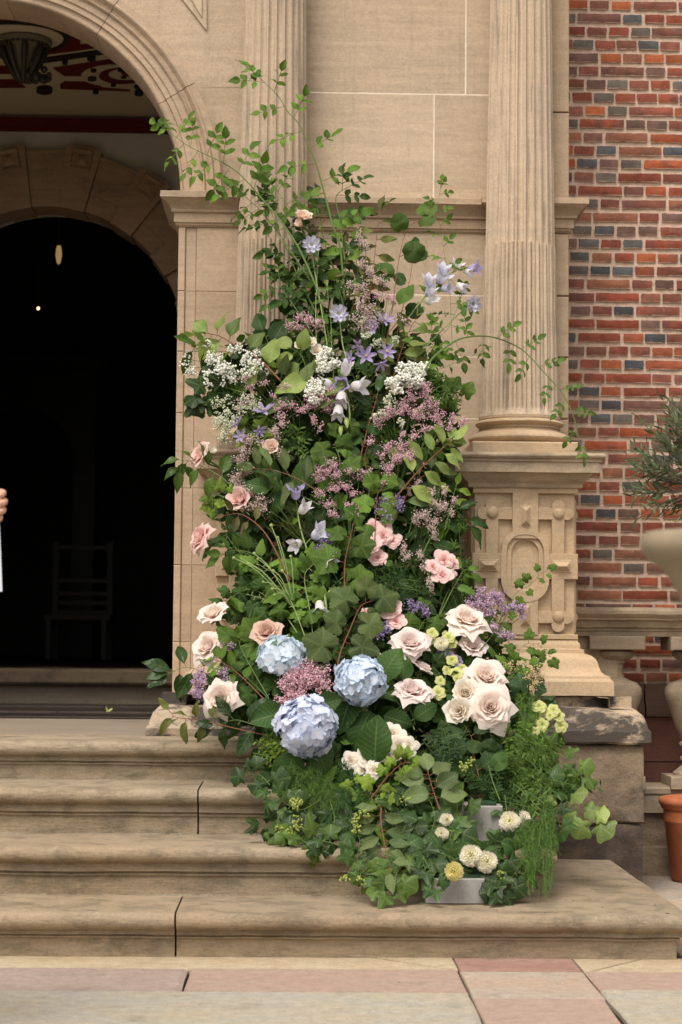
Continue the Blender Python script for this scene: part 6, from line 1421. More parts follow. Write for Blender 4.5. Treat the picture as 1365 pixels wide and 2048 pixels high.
B_('hazel_branch', 'curled green leaves at the outer end above the gypsophila', [(470, 700), (430, 690), (395, 700), (380, 690)], kind='elae', n=5, size=44, col='mid', stem=S_grn, t0=.3, off=-.05, droop=.5)
B_('broad_leaf_branch', 'dark round leaf pair beside the left column foot', [(590, 760), (560, 710), (540, 690), (530, 670)], kind='broad', n=5, size=50, col='dark', t0=.2, off=.03)
B_('hazel_branch', 'big pale leaves under the white double flowers', [(640, 820), (620, 760), (605, 715), (590, 700)], kind='broad', n=6, size=52, col='pale', t0=.1, off=-.03)
B_('broad_leaf_branch', 'long pale leaf blades beneath the upper left statice', [(640, 860), (600, 800), (570, 770), (540, 740)], kind='elae', n=6, size=58, col='grey', t0=.1, off=.0)
B_('ivy_trail', 'dark pointed ivy leaves hanging below the airy gypsophila', [(520, 800), (470, 780), (430, 775), (410, 790)], kind='ivy', n=9, size=46, col='dark', t0=.2, off=-.0, tipn=2, droop=.5)
B_('foliage_branch', 'bright green frilled leaves around the tiny violet bud', [(560, 920), (520, 880), (500, 862), (490, 870)], kind='anem', n=7, size=34, col='bright', t0=.2, off=.0)
B_('oval_leaf_twig', 'whorl of oval grey-green leaves in front of the hanging statice plume', [(640, 985), (590, 955), (545, 940), (515, 938)], kind='elae', n=7, size=46, col='grey', stem=S_red, t0=.15, tipn=4, off=-.08, face=(0, -1, .3), jitter=.35)
B_('camellia_twig', 'broad glossy dark leaves beside the violet bell', [(640, 1010), (590, 985), (560, 975), (545, 985)], kind='broad', n=5, size=54, col='deep', t0=.15, off=-.03)
B_('foliage_branch', 'narrow dark leaves reaching across the pedestal cornice toward the jamb', [(500, 1010), (450, 960), (410, 935), (370, 920), (362, 935)], kind='dark', n=9, size=44, col='mid', t0=.25, off=-.05, droop=.5, tipn=1)
B_('vine_shoot', 'small bright vine leaves below the narrow dark leaves', [(500, 1030), (460, 1000), (430, 990), (425, 1010)], kind='anem', n=7, size=28, col='bright', t0=.3, off=-.04)
B_('oval_leaf_twig', 'reddish twig with small curled olive leaves beneath the hidden pink rose', [(580, 1160), (540, 1080), (510, 1045), (480, 1028), (455, 1030)], kind='elae', n=6, size=30, col='brown', stem=S_red, rad=.006, t0=.45, off=-.06)
B_('foliage_branch', 'grey-green large leaf partly behind the ragged pink rose', [(500, 1130), (460, 1080), (445, 1050)], kind='broad', n=3, size=60, col='blue', t0=.3, off=.03)
B_('foliage_branch', 'light green toothed leaves right beside the ragged pink rose stem', [(560, 1150), (510, 1110), (470, 1100), (445, 1110)], kind='ovate', n=9, size=38, col='mid', t0=.2, off=-.02, droop=.3)
B_('foliage_branch', 'pointed green leaves in front of the left pedestal carving', [(570, 1220), (510, 1180), (470, 1190), (445, 1215)], kind='anem', n=8, size=38, col='deep', t0=.2, off=.02)
for i, (pth, lb, sz_, cl) in enumerate([([(620, 1300), (590, 1220), (560, 1160), (520, 1130)], 'divided green anemone leaves fanning toward the pedestal carving', 46, 'fresh'), ([(630, 1300), (620, 1220), (610, 1150), (640, 1120)], 'divided green anemone leaves just above the pale blue hydrangea', 48, 'fresh'), ([(640, 1300), (640, 1230), (660, 1180), (680, 1160)], 'divided green anemone leaves beside the lowest white bell', 44, 'mid'), ([(610, 1290), (570, 1230), (530, 1200), (500, 1190)], 'dark divided leaves behind the dusky rose', 44, 'deep')]):
    B_('anemone_foliage', lb, pth, kind='anem', n=9, size=sz_, col=cl, t0=.25, off=-.04+.02*i, tipn=2, droop=.45, stem=S_pal, rad=.0035)
def buds(label, foot, its):
    t = empty('anemone_buds', label, 'flower buds', PT(*foot, .05)); b = MB()
    for (x, y, s) in its:
        p = PT(x, y, -.08); F = PT(*foot, .0); b.tube(smooth([F, F.lerp(p, .6)+Vector((0, -.02, .03)), p], 4), .0016, 5); q = MB(); q.sphere(p, px2m(s, p.y)/2, 8, 6); q.build('bud', S_bud, t)
    b.build('stems', S_pal, t)
buds('yellow-green round buds on thin stems above the divided leaves', (590, 1220), [(543, 1051, 8), (556, 1075, 6), (509, 1107, 7), (516, 1118, 6), (468, 1116, 7), (483, 1118, 5), (497, 1128, 8), (582, 1113, 7), (565, 1142, 8), (547, 1142, 7), (527, 1164, 6), (545, 1178, 7), (549, 1190, 6)])
B_('currant_twig', 'large crinkled currant leaves over the sky-blue hydrangea', [(670, 1370), (680, 1310), (700, 1260), (720, 1215), (735, 1205)], kind='currant', n=8, size=66, col=(.085, .125, .045), stem=S_red, rad=.006, t0=.1, off=-.10, tipn=1, face=(0, -1, .35), jitter=.3, spread=1.1)
B_('currant_twig', 'crinkled currant leaves under the pink-mauve statice of the middle', [(690, 1200), (690, 1130), (700, 1080), (705, 1055)], kind='currant', n=5, size=58, col='mid', stem=S_red, rad=.005, t0=.1, off=-.07, tipn=1, face=(0, -1, .35), jitter=.3)
B_('currant_twig', 'bright currant leaves over the six pink spray roses', [(750, 1080), (752, 1030), (755, 990), (765, 975)], kind='currant', n=5, size=42, col='fresh', stem=S_red, t0=.2, off=-.06, tipn=1, face=(0, -1, .4), jitter=.3)
B_('currant_twig', 'green lobed leaf cluster below the hanging bell buds', [(680, 970), (680, 920), (672, 890), (690, 870)], kind='currant', n=6, size=46, col='mid', t0=.1, off=-.03)
B_('camellia_twig', 'glossy dark oval leaves below the bell buds', [(740, 1000), (735, 950), (730, 915), (740, 880)], kind='broad', n=6, size=56, col='deep', stem=S_red, t0=.1, off=-.01)
B_('camellia_twig', 'dark leaves on the red diagonal twig above centre', [(720, 920), (735, 860), (750, 810), (755, 790)], kind='dark', n=6, size=48, col='deep', stem=S_red, rad=.006, t0=.1, off=.0)
B_('oval_leaf_twig', 'pale grey-green whorl pointing at the right pedestal cornice', [(780, 1010), (830, 950), (870, 910), (900, 885)], kind='elae', n=9, size=52, col='pale', stem=S_red, rad=.006, t0=.2, tipn=4, off=-.06, face=(0, -1, .4), jitter=.35)
B_('oval_leaf_twig', 'darker grey leaves under the pale whorl by the pedestal cornice', [(790, 1040), (820, 980), (850, 950), (875, 945)], kind='elae', n=7, size=44, col='grey', stem=S_red, t0=.15, off=-.02)
B_('foliage_branch', 'glossy dark leaves at the gap left of the right pedestal', [(840, 1120), (870, 1060), (905, 1020), (935, 1045)], kind='dark', n=8, size=48, col='deep', t0=.15, off=.0, droop=.3)
B_('foliage_branch', 'lone bright leaves in the gap below the pedestal cornice', [(890, 1060), (905, 1000), (912, 975)], kind='elae', n=3, size=34, col='bright', t0=.4, off=-.02)
B_('camellia_twig', 'big dark leaves behind the drooping pale statice spikes', [(800, 1120), (820, 1060), (830, 1010)], kind='broad', n=6, size=58, col='dark', t0=.1, off=.05)
B_('foliage_branch', 'ribbed dark leaves under the hanging pink spray roses', [(870, 1260), (885, 1210), (900, 1180), (910, 1200)], kind='hyd', n=5, size=58, col='deep', t0=.2, off=.03, droop=.5)
B_('foliage_branch', 'bright lance leaves in front of the hanging pink spray roses', [(880, 1230), (905, 1180), (925, 1145), (930, 1140)], kind='dark', n=5, size=38, col='fresh', t0=.3, off=-.03)
B_('foliage_branch', 'upright thin shoot in the gap beside the carved pedestal', [(935, 1260), (925, 1200), (922, 1120), (918, 1050)], kind='maple', n=5, size=28, col='mid', t0=.3, off=.0, rad=.002)
B_('camellia_twig', 'dark leaves left of the six pink spray roses', [(700, 1200), (670, 1150), (650, 1100), (640, 1050)], kind='dark', n=8, size=40, col='dark', t0=.1, off=.06)
B_('currant_twig', 'lobed leaves between the paired pink roses and lilac-white rose', [(830, 1300), (835, 1270), (850, 1240), (870, 1235)], kind='currant', n=5, size=44, col='mid', t0=.2, off=.0)
B_('currant_twig', 'currant leaf pair close to the blush rose facing the steps', [(540, 1400), (500, 1330), (480, 1290), (485, 1275)], kind='currant', n=5, size=52, col='mid', t0=.25, off=-.03, face=(0, -1, .3))
B_('foliage_branch', 'light green leaves just below the blush rose facing the steps', [(530, 1400), (480, 1350), (445, 1325), (430, 1320)], kind='ovate', n=7, size=34, col='fresh', stem=S_red, t0=.2, off=-.06)
B_('camellia_twig', 'long dark glossy leaves crossing the jamb at the threshold height', [(460, 1380), (410, 1345), (370, 1335), (345, 1345)], kind='dark', n=5, size=58, col='dark', t0=.3, off=-.03, tipn=2)
B_('oval_leaf_twig', 'reddish twig with olive leaves lying on the pedestal foot', [(530, 1470), (450, 1452), (400, 1440), (355, 1435), (342, 1425)], kind='elae', n=7, size=40, col='olive', stem=S_red, t0=.3, off=-.05, droop=.9, tipn=1)
B_('camellia_twig', 'very dark broad leaves under the drooping blush rose', [(560, 1460), (510, 1450), (470, 1440), (430, 1455)], kind='dark', n=7, size=54, col='dark', t0=.15, off=-.02, droop=.3)
B_('currant_twig', 'dark lobed leaves between drooping blush rose and hydrangea', [(560, 1420), (520, 1380), (490, 1350), (480, 1330)], kind='currant', n=6, size=50, col='deep', t0=.15, off=.02)
B_('vine_shoot', 'light vine shoot climbing over the oval boss of the pedestal', [(1000, 1280), (1010, 1230), (1030, 1190), (1060, 1170), (1080, 1150), (1095, 1140)], kind='anem', n=7, size=22, col='fresh', t0=.3, off=-.02, rad=.002, tipn=2)
B_('vine_shoot', 'green vine leaves over the pedestal base near the dark spots', [(990, 1390), (1020, 1330), (1050, 1290), (1080, 1290), (1098, 1310)], kind='anem', n=11, size=28, col='mid', t0=.15, off=-.03, rad=.002, tipn=2)
B_('vine_shoot', 'vine leaves hanging over the astilbe', [(1000, 1380), (1030, 1345), (1050, 1325), (1060, 1350)], kind='anem', n=9, size=32, col='fresh', t0=.2, off=-.04, rad=.002)
B_('vine_shoot', 'leaves beside the widest blush rose below the purple-mauve bunch', [(960, 1300), (985, 1270), (1000, 1245), (1010, 1225)], kind='anem', n=9, size=34, col='mid', t0=.1, off=-.02)
B_('currant_twig', 'bluish geranium leaves beside the stacked blush roses', [(990, 1440), (1030, 1410), (1060, 1390), (1080, 1400)], kind='currant', n=6, size=44, col='blue', t0=.3, off=.0)
B_('broad_leaf_branch', 'dark heart-shaped leaves under the lowest big blush rose', [(960, 1560), (950, 1520), (945, 1480), (935, 1460)], kind='hyd', n=6, size=54, col='dark', stem=S_red, t0=.1, off=-.02)
B_('broad_leaf_branch', 'smooth heart leaf on the dark foliage above the tall planter', [(1000, 1600), (985, 1560), (975, 1525), (965, 1510)], kind='round', n=3, size=40, col='deep', t0=.4, off=-.05)
B_('broad_leaf_branch', 'dark leaf below the lower pointed lilac-white rose', [(830, 1460), (815, 1430), (800, 1410)], kind='hyd', n=4, size=50, col='deep', t0=.2, off=-.0)
B_('oval_leaf_twig', 'whorl of broad pale leaves in the lower centre above the planters', [(880, 1620), (870, 1590), (862, 1565), (858, 1550)], kind='broad', n=7, size=52, col='grey', stem=S_red, rad=.005, t0=.2, tipn=4, off=-.12, face=(0, -1, .4), jitter=.4, spread=1.1)
B_('oval_leaf_twig', 'tall twig of grey-green leaves drooping over the bottom step', [(765, 1600), (762, 1640), (770, 1690), (778, 1740)], kind='elae', n=13, size=48, col='grey', stem=S_red, rad=.006, t0=.1, tipn=2, off=-.10, face=(0, -1, .5), jitter=.4, spread=1.1)
B_('vine_shoot', 'bright lime vine leaves below the ivory spray roses', [(740, 1600), (770, 1560), (800, 1530), (815, 1525)], kind='anem', n=11, size=38, col='bright', stem=S_red, t0=.1, off=-.10, tipn=2)
B_('vine_shoot', 'bright toothed leaves below the three ivory roses', [(780, 1640), (760, 1600), (735, 1580), (715, 1575)], kind='anem', n=8, size=34, col='bright', t0=.15, off=-.08)
IV = [([(1010, 1690), (985, 1700), (960, 1712)], 'ivy leaves lying across the base of the tall planter', 36, 'deep', 4), ([(925, 1570), (928, 1600), (922, 1630), (915, 1655)], 'ivy hanging over the doorway-side corner of the tall planter', 34, 'mid', 5), ([(1010, 1590), (1015, 1640), (1010, 1680), (1000, 1700)], 'ivy hanging over the brick-wall corner of the tall planter', 34, 'deep', 5), ([(850, 1690), (890, 1710), (925, 1722), (950, 1722)], 'mixed ivy spilling over the top of the low planter', 38, 'deep', 7), ([(800, 1640), (820, 1670), (840, 1700), (850, 1735)], 'ivy curtain before the wide planter, beside the grey-green twig', 42, 'dark', 9), ([(700, 1640), (720, 1680), (715, 1720), (730, 1745)], 'broad ivy in front of the narrow planter foot', 38, 'deep', 8), ([(660, 1600), (670, 1640), (660, 1670), (640, 1690)], 'ivy hanging before the narrow planter face', 34, 'dark', 8), ([(620, 1690), (580, 1665), (550, 1650), (520, 1655)], 'ivy trail furthest toward the doorway, hanging over the second step', 34, 'dark', 9), ([(640, 1600), (600, 1620), (560, 1600), (540, 1590)], 'ivy leaves above the doorway-side ivy trail', 34, 'deep', 8), ([(680, 1690), (630, 1680), (590, 1690), (560, 1680)], 'ivy leaves lying on the tread beneath the periwinkle hydrangea', 38, 'mid', 9), ([(540, 1570), (520, 1550), (495, 1550)], 'few ivy leaves resting on the third step', 36, 'dark', 5),
      ([(840, 1560), (810, 1600), (790, 1620), (800, 1650)], 'dark ivy between the grey-green twig and the broad pale whorl', 44, 'dark', 10), ([(850, 1580), (870, 1630), (860, 1670), (850, 1700)], 'glossy ivy hanging in front of the wide planter', 44, 'deep', 10), ([(900, 1600), (905, 1650), (900, 1680), (890, 1720)], 'ivy leaves hanging by the small white pompons', 44, 'deep', 9), ([(800, 1680), (800, 1720), (790, 1760), (780, 1780)], 'ivy and broad leaves touching the bottom tread', 44, 'mid', 9),
      ([(840, 1700), (855, 1730), (868, 1755), (872, 1775)], 'ivy tip drooping at the corner of the low planter', 32, 'deep', 5), ([(1060, 1660), (1030, 1690), (1000, 1720), (985, 1760)], 'dark ivy under the round white pompon', 42, 'dark', 11), ([(1080, 1680), (1050, 1720), (1020, 1760), (1000, 1785)], 'ivy over the brick-wall end of the low planter', 44, 'dark', 11), ([(975, 1735), (985, 1745), (990, 1760)], 'big glossy ivy leaves below the lower pompon pair', 42, 'dark', 4), ([(1050, 1650), (1060, 1680), (1040, 1710), (1020, 1700)], 'ivy leaves between the edge-on pompon and the asparagus fern', 38, 'deep', 7),
      ([(1080, 1560), (1130, 1600), (1165, 1625), (1185, 1640)], 'pale ivy leaf undersides reaching past the plinth edge', 46, 'pale', 6), ([(1060, 1520), (1090, 1560), (1110, 1610), (1120, 1650)], 'hanging ivy below the fine-leaved mass on the plinth side', 36, 'deep', 8), ([(1050, 1480), (1100, 1500), (1140, 1520), (1165, 1545)], 'ivy leaves sticking out before the rock-faced plinth', 34, 'mid', 7), ([(770, 1760), (745, 1755), (725, 1740)], 'small ivy leaves at the doorway-side foot of the grey-green twig', 30, 'mid', 6)]
for pth, lb, s_, cl, n_ in IV: B_('ivy_trail', lb, pth, kind='ivy', n=n_, size=s_, col=cl, t0=.1, tipn=1, off=-.07, droop=.35, rad=.0025, spread=1.0, cat='ivy')
for lb, cl_ in [('green ivy berries on the doorway-side ivy', [(598, 1605, 16, 10), (590, 1618, 8, 8), (594, 1640, 9, 7), (605, 1655, 8, 5), (560, 1660, 10, 5), (580, 1662, 8, 4)]), ('green ivy berries beside the grey-green twig', [(718, 1635, 10, 8), (712, 1655, 10, 7), (730, 1625, 6, 8), (692, 1755, 10, 5), (720, 1762, 8, 3)]), ('green ivy berries near the tall planter', [(928, 1532, 9, 6), (945, 1525, 7, 6), (812, 1605, 6, 6), (1000, 1745, 6, 6)])]:
    C_('ivy_berries', lb, 'berries', (cl_[0][0]+15, cl_[0][1]+60), cl_, D_grn, .55, 5, rnd=True, sprig=False, off=-.12)
# small-leaved and feathery foliage
smallfoliage('myrtle_foliage', 'grey-green fine-leaved mass behind the ivory rose pair', 'foliage', (900, 1560), [(880, 1450), (900, 1470), (920, 1490), (870, 1490), (890, 1510), (850, 1470), (940, 1510), (930, 1460), (860, 1520)], 'blue', size=14, n=14, twigs=4, off=.0)
smallfoliage('pistachio_foliage', 'bushy small-leaved greenery bulging toward the rock-faced plinth', 'foliage', (1010, 1560), [(1040, 1480), (1070, 1500), (1100, 1520), (1130, 1560), (1110, 1590), (1080, 1560), (1060, 1600), (1140, 1580), (1050, 1540), (1090, 1620), (1020, 1510)], 'mid', size=16, n=16, twigs=5, off=-.08)
smallfoliage('pistachio_foliage', 'outermost small-leaved twigs ending in dark leaflets at the plinth', 'foliage', (1080, 1590), [(1170, 1570), (1150, 1600), (1195, 1575), (1160, 1555), (1130, 1610)], 'deep', size=16, n=14, twigs=3, off=-.06)
smallfoliage('pistachio_foliage', 'darker small-leaved greenery above the tall planter', 'foliage', (980, 1600), [(960, 1560), (1000, 1550), (1030, 1570), (1020, 1600), (1050, 1620), (940, 1540), (990, 1590)], 'deep', size=15, n=15, twigs=4, off=-.03)
smallfoliage('boxwood_foliage', 'fresh fine leaves below the stained plinth by the lime snapdragons', 'foliage', (1040, 1530), [(1060, 1440), (1080, 1470), (1100, 1470), (1120, 1490), (1040, 1450), (1030, 1480), (1010, 1460), (1105, 1500)], 'fresh', size=14, n=15, twigs=4, off=-.03)
smallfoliage('boxwood_foliage', 'yellow-green sprigs beside the wicker basket edge', 'foliage', (590, 1530), [(525, 1490), (530, 1470), (545, 1500), (520, 1510), (560, 1480), (515, 1475)], 'bright', size=14, n=12, twigs=3, off=-.03)
smallfoliage('fine_foliage', 'thin dark twigs in the shadowed centre', 'foliage', (700, 1150), [(720, 1120), (800, 1130), (830, 1170), (850, 1120), (640, 1000), (660, 1060), (780, 1160), (800, 1060)], 'deep', size=12, n=14, twigs=4, off=.0)
smallfoliage('fine_foliage', 'small green leaves between the upper statice sprays', 'foliage', (740, 900), [(760, 830), (800, 870), (840, 880), (780, 870), (850, 900), (700, 700), (660, 680), (720, 740), (780, 700)], 'mid', size=16, n=13, twigs=3, off=.02)
smallfoliage('fine_foliage', 'small leaves beside the fine gypsophila and mauve statice', 'foliage', (580, 900), [(540, 850), (560, 880), (590, 860), (520, 900), (600, 900), (620, 880), (500, 810)], 'mid', size=16, n=13, twigs=3, off=.02)
smallfoliage('grass_spray', 'wispy grass stems in the shade of the oval-leaved spray', 'grass spray', (640, 1100), [(540, 1020), (560, 1040), (580, 1010), (600, 1060), (560, 1000), (600, 1000)], (.12, .12, .05), size=22, n=8, w=.06, twigs=5, off=.0)
FE = [('asparagus_fern', 'feathery fern under the periwinkle hydrangea', (650, 1560), [(600, 1560), (620, 1590), (640, 1620), (660, 1600), (580, 1540), (610, 1640), (560, 1600), (590, 1620)], 'mid', -.05, 14), ('asparagus_fern', 'feathery fern between the narrow planter and ivory roses', (700, 1560), [(690, 1600), (720, 1620), (670, 1640), (700, 1660), (740, 1600), (650, 1660), (720, 1560), (680, 1540)], 'deep', -.05, 14), ('asparagus_fern', 'long hanging asparagus fern nearest the rock-faced plinth', (1095, 1600), [(1095, 1700), (1090, 1750), (1085, 1785), (1080, 1720), (1100, 1730), (1092, 1795), (1105, 1690), (1072, 1700), (1078, 1745), (1110, 1710), (1064, 1670), (1098, 1770)], 'mid', -.14, 9), ('asparagus_fern', 'shorter hanging asparagus fern touching the bottom step', (1060, 1640), [(1060, 1740), (1055, 1765), (1058, 1790), (1045, 1755), (1068, 1775), (1050, 1720), (1040, 1700), (1072, 1740), (1036, 1735), (1030, 1690)], 'mid', -.16, 9), ('asparagus_fern', 'wispy fern beside the lime snapdragons', (1050, 1500), [(1060, 1400), (1045, 1420), (1035, 1400), (1070, 1430), (1050, 1380)], 'fresh', .0, 10), ('asparagus_fern', 'dark ferny wisps in the centre under the spray roses', (760, 1200), [(720, 1150), (740, 1170), (800, 1150), (820, 1190), (700, 1180), (850, 1180), (660, 1170)], 'deep', .02, 14)]
for nm_, lb, ft, tp_, cl, of, hr in FE: feather(nm_, lb, 'fern', ft, tp_+[(x+7, y-9) for x, y in tp_], cl, of, 110, hr)

# ---- sprigs that fill the gaps, each named after what it stands by
LAND = [((608, 431), 'the highest peach rose'), ((678, 628), 'the notched lavender scabiosa'), ((815, 755), 'the dense white gypsophila head'), ((732, 712), 'the star-shaped clematis'), ((685, 775), 'the hanging bellflowers'), ((543, 893), 'the small peach rose in statice'), ((400, 910), 'the pink rose at the cornice'), ((398, 1075), 'the ragged pink rose'), ((592, 990), 'the violet bell'), ((767, 1075), 'the six pink spray roses'), ((885, 1140), 'the hanging pink spray roses'), ((781, 1220), 'the paired pink spray roses'), ((563, 1312), 'the pale blue hydrangea'), ((723, 1362), 'the sky-blue hydrangea'), ((615, 1452), 'the periwinkle hydrangea'), ((822, 1283), 'the bare-stemmed lilac rose'), ((937, 1237), 'the widest blush rose'), ((982, 1414), 'the lowest big blush rose'), ((798, 1490), 'the ivory spray roses'), ((440, 1396), 'the drooping blush rose'), ((414, 1292), 'the step-facing blush rose'), ((970, 1720), 'the lower pompon pair'), ((1020, 1643), 'the round white pompon'), ((860, 960), 'the pale whorl by the pedestal'), ((700, 980), 'the dusty-pink statice veil'), ((500, 940), 'the oval-leaved whorl'), ((1100, 1440), 'the lime snapdragons')]
r = random.Random(404); used = set(); KN = [('dark', 'glossy leaves', 42), ('ovate', 'pointed leaves', 34), ('broad', 'broad leaves', 48), ('currant', 'lobed leaves', 42), ('rose', 'toothed leaves', 30), ('anem', 'divided leaves', 36)]
CN = [('deep', 'deep green'), ('mid', 'mid green'), ('dark', 'dark green'), ('fresh', 'light green'), ('deep', 'deep green')]
made = 0; tries = 0; cells = {}
while made < 78 and tries < 4000:
    tries += 1; x, y = r.uniform(440, 1100), r.uniform(600, 1740)
    if not inside(x, y): continue
    ck = (int(x/75), int(y/75))
    if cells.get(ck, 0) >= 1: continue
    (lx, ly), ln = min(LAND, key=lambda q: (q[0][0]-x)**2+(q[0][1]-y)**2); dx, dy = x-lx, y-ly; dd = sqrt(dx*dx+dy*dy)
    v = 'above' if dy < -.4*dd else ('below' if dy > .4*dd else 'level with'); h = ', toward the doorway' if dx < -.4*dd else (', toward the brick wall' if dx > .4*dd else '')
    near_ = 'close ' if dd < 60 and v != 'level with' else ('well ' if dd > 105 and v != 'level with' else '')
    kd, kn, ks = r.choice(KN); cl, cn = r.choice(CN)
    lb = f'{cn} {kn} {near_}{v} {ln}{h}'.replace(', toward', ' toward')
    if lb in used: continue
    used.add(lb); cells[ck] = cells.get(ck, 0)+1; made += 1
    a = r.uniform(0, 2*pi); L = r.uniform(35, 60); x0_, y0_ = x-cos(a)*L, y+abs(sin(a))*L*.8
    B_('leafy_sprig', lb, [(x0_, y0_), ((x+x0_)/2, (y+y0_)/2), (x, y)], kind=kd, n=6, size=ks, col=cl, t0=.1, off=.07, tipn=2, stem=S_dark, cat='foliage', jitter=.6)

# ================================================================== THE PERSON AT THE LEFT EDGE (only a hand and a sheet reach into view)
def skin_body(name, verts, edges, radii, mat, parent, sub=2, root=0):
    me = bpy.data.meshes.new(name); me.from_pydata([tuple(v) for v in verts], edges, []); o = bpy.data.objects.new(name, me); COL.objects.link(o)
    sk = o.modifiers.new('skin', 'SKIN'); sk.use_smooth_shade = True
    for i, q in enumerate(radii): me.skin_vertices[0].data[i].radius = (q, q) if not isinstance(q, tuple) else q
    for v in me.skin_vertices[0].data: v.use_root = False
    me.skin_vertices[0].data[root].use_root = True
    s2 = o.modifiers.new('sub', 'SUBSURF'); s2.levels = s2.render_levels = sub
    dg = bpy.context.evaluated_depsgraph_get(); m2 = bpy.data.meshes.new_from_object(o.evaluated_get(dg)); m2.name = name
    bpy.data.objects.remove(o); m2.materials.clear(); m2.materials.append(mat); m2.polygons.foreach_set('use_smooth', [True]*len(m2.polygons))
    return link(name, m2, parent)
M_skin = NT('skin'); co = M_skin.n('TexCoord').outputs['Object']; cs = M_skin.mix(1, (.60, .35, .25), M_skin.ramp(M_skin.noise(co, 60, 4, .6), .3, .7, (.88, .82, .8), (1.08, 1.08, 1.08)), 'MULTIPLY')
M_skin = M_skin.done(M_skin.bsdf(cs, .5, .35, M_skin.bump(M_skin.noise(co, 130, 4, .6), .2, .002)))
YH = 5.55; H0 = at(-14, 1010, YH); px_ = H0.x-.42; py_ = YH+.10
per = empty('person', 'person in dark clothes holding up a pale sheet, only the hand showing', 'person', (px_, py_, 0))
V3 = lambda x, y, z: Vector((px_+x, py_+y, z))
wr = H0+Vector((-.075, .03, -.02))
bv = [V3(0, 0, .98), V3(0, 0, 1.15), V3(0, -.01, 1.32), V3(0, 0, 1.46), V3(0, .005, 1.54), V3(0, -.01, 1.62), V3(0, -.015, 1.72),
      V3(.19, 0, 1.43), V3(.27, -.04, 1.20), wr.lerp(V3(.27, -.04, 1.20), .45), wr, V3(-.19, 0, 1.43), V3(-.24, .0, 1.14), V3(-.22, -.10, .90),
      V3(.09, 0, .90), V3(.10, -.01, .50), V3(.11, .02, .09), V3(.12, -.12, .04), V3(-.09, 0, .90), V3(-.10, -.01, .50), V3(-.11, .02, .09), V3(-.12, -.12, .04)]
be = [(0, 1), (1, 2), (2, 3), (3, 4), (4, 5), (5, 6), (3, 7), (7, 8), (8, 9), (9, 10), (3, 11), (11, 12), (12, 13), (0, 14), (14, 15), (15, 16), (16, 17), (0, 18), (18, 19), (19, 20), (20, 21)]
brd = [(.15, .11), (.13, .10), (.155, .11), (.10, .08), .052, (.075, .09), (.07, .085), .058, .044, .040, .027, .058, .044, .027, .082, .055, .038, .04, .082, .055, .038, .04]
skin_body('body', bv, be, brd, M_skin, per)
M_shirt = plain('dark_shirt', (.025, .028, .035), .85, .2, 60, .2); M_trs = plain('dark_trousers', (.02, .02, .022), .85, .2, 60, .2)
sv = bv[:4]+[bv[7], bv[8], bv[9], bv[11], bv[12], bv[13]+Vector((0, 0, .03))]
skin_body('shirt', sv, [(0, 1), (1, 2), (2, 3), (3, 4), (4, 5), (5, 6), (3, 7), (7, 8), (8, 9)], [(.165, .125), (.145, .115), (.17, .125), (.11, .09), .072, .058, .053, .072, .058, .042], M_shirt, per)
tv = [bv[0]]+bv[14:17]+bv[18:21]
skin_body('trousers', tv, [(0, 1), (1, 2), (2, 3), (0, 4), (4, 5), (5, 6)], [(.165, .125), .098, .07, .055, .098, .07, .055], M_trs, per)
for s_ in (1, -1):
    q = MB(); q.sphere(V3(.115*s_, -.07, .045), .07, 14, 8, (.7, 1.9, .62)); q.build('shoe', M_trs, per)
q = MB(); q.sphere(V3(0, .01, 1.70), .105, 18, 12, (.92, 1.05, 1.05)); q.build('hair', plain('brown_hair', (.05, .03, .02), .6, .3, 80, .4, .4), per)
q = MB(); q.sphere(V3(0, -.10, 1.64), .018, 8, 6, (.8, 1, 1.3)); q.build('nose', M_skin, per)
for s_ in (1, -1):
    q = MB(); q.sphere(V3(.032*s_, -.088, 1.675), .012, 8, 6); q.build('eye', plain('eye_white%d' % s_, (.5, .5, .48), .3, .5), per)
    q = MB(); q.sphere(V3(.085*s_, .0, 1.66), .025, 8, 6, (.4, .8, 1.2)); q.build('ear', M_skin, per)
q = MB(); q.sphere(V3(0, -.092, 1.60), .022, 10, 6, (1.1, .4, .3)); q.build('mouth', plain('lips', (.40, .16, .13), .5, .3), per)
# hand: palm with four fingers curled down over the sheet and a thumb behind
hv = [wr, wr.lerp(H0, .45), H0+Vector((-.005, 0, .008))]; he = [(0, 1), (1, 2)]; hr = [.026, (.030, .020), (.034, .020)]
for k in range(4):
    zz0 = [.036, .013, -.010, -.031][k]; fl = [.95, 1.05, 1.0, .82][k]; b0 = H0+Vector((.014-.003*abs(k-1), -.006, zz0)); n0 = len(hv)
    hv += [b0, b0+Vector((.022*fl, -.012, -.003)), b0+Vector((.020*fl, -.034*fl, -.010)), b0+Vector((.000, -.040*fl, -.014))]; he += [(2, n0), (n0, n0+1), (n0+1, n0+2), (n0+2, n0+3)]; hr += [.0115, .0108, .0098, .0085]
n0 = len(hv); hv += [wr.lerp(H0, .55)+Vector((.0, -.022, .02)), H0+Vector((-.012, -.042, .020)), H0+Vector((.006, -.052, .006))]; he += [(1, n0), (n0, n0+1), (n0+1, n0+2)]; hr += [.014, .0115, .010]
skin_body('hand', hv, he, hr, M_skin, per, 2)
M_pap = plain('pale_blue_white_paper', (.55, .58, .64), .7, .2)
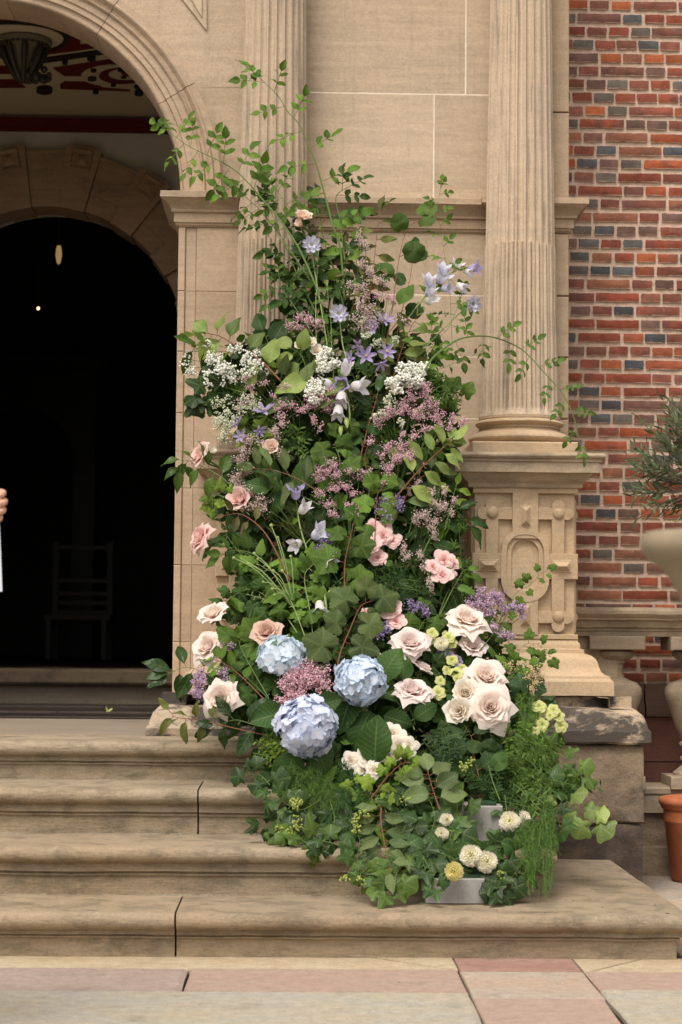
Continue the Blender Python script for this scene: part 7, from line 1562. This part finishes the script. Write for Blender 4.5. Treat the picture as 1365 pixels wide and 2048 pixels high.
e1, e2 = at(-1, 1035, YH-.03), at(5, 1183, YH-.05)
t = empty('paper_sheet', 'pale blue-white sheet hanging from the hand at the left edge', 'sheet', e2)
b = MB(); vs = []
for i in range(9):
    f = i/8; a = e1.lerp(e2, f)
    for (u, th) in ((0, 0), (-.21, 0), (-.21, .0008), (0, .0008)): vs.append((a.x+u, a.y+th+.004*sin(f*3+u*6), a.z))
b.add(vs, [(i*4+j, i*4+(j+1) % 4, i*4+4+(j+1) % 4, i*4+4+j) for i in range(8) for j in range(4)]+[(0, 1, 2, 3), (32, 35, 34, 33)]); b.build('paper', M_pap, t, smooth=True)
# fallen bits on the steps and the paving
dm = MB(); r = random.Random(8)
lit = empty('fallen_petal', 'pale curled petal lying on the dark porch floor', 'petal', onz(213, 1425, ZF-.01)); P0 = onz(213, 1425, ZF-.005)
o = put('petal_blade', strip_petal(1, .4, .35, P_lime), lit, axisM(P0+Vector((0, 0, .006)), Vector((0, -.5, 1)), .035)); put('petal_blade', strip_petal(1, .3, .3, P_lime), lit, axisM(P0+Vector((.01, 0, .006)), Vector((.5, -.5, .6)), .028, 2))
for i, (x, y) in enumerate([(1160, 1762), (1176, 1758), (1150, 1800), (1120, 1772), (1190, 1815), (1095, 1828), (1140, 1745), (1230, 1770), (320, 1865), (130, 1795), (205, 1795), (1330, 1795), (785, 1916), (815, 1966), (1010, 1820), (620, 1795)]):
    z = Z1+.004 if y < 1850 else (.004 if y > 1890 else None)
    if z is None or x == 1330: continue
    p = onz(x, y, z)
    for k in range(2): q = p+Vector((r.uniform(-.03, .03), r.uniform(-.03, .03), 0)); a = r.uniform(0, 6); L = r.uniform(.006, .014); d = Vector((cos(a), sin(a), .1))*L; w = Vector((-sin(a), cos(a), 0))*L*.35; dm.add([q, q+d*.5+w, q+d, q+d*.5-w], [(0, 1, 2, 3)])
dm.build('leaf_litter', plain('leaf_litter', (.06, .055, .025), .8, .2), None, smooth=False, fix=False, kind='stuff', label='tiny fallen leaf scraps on the steps and paving')
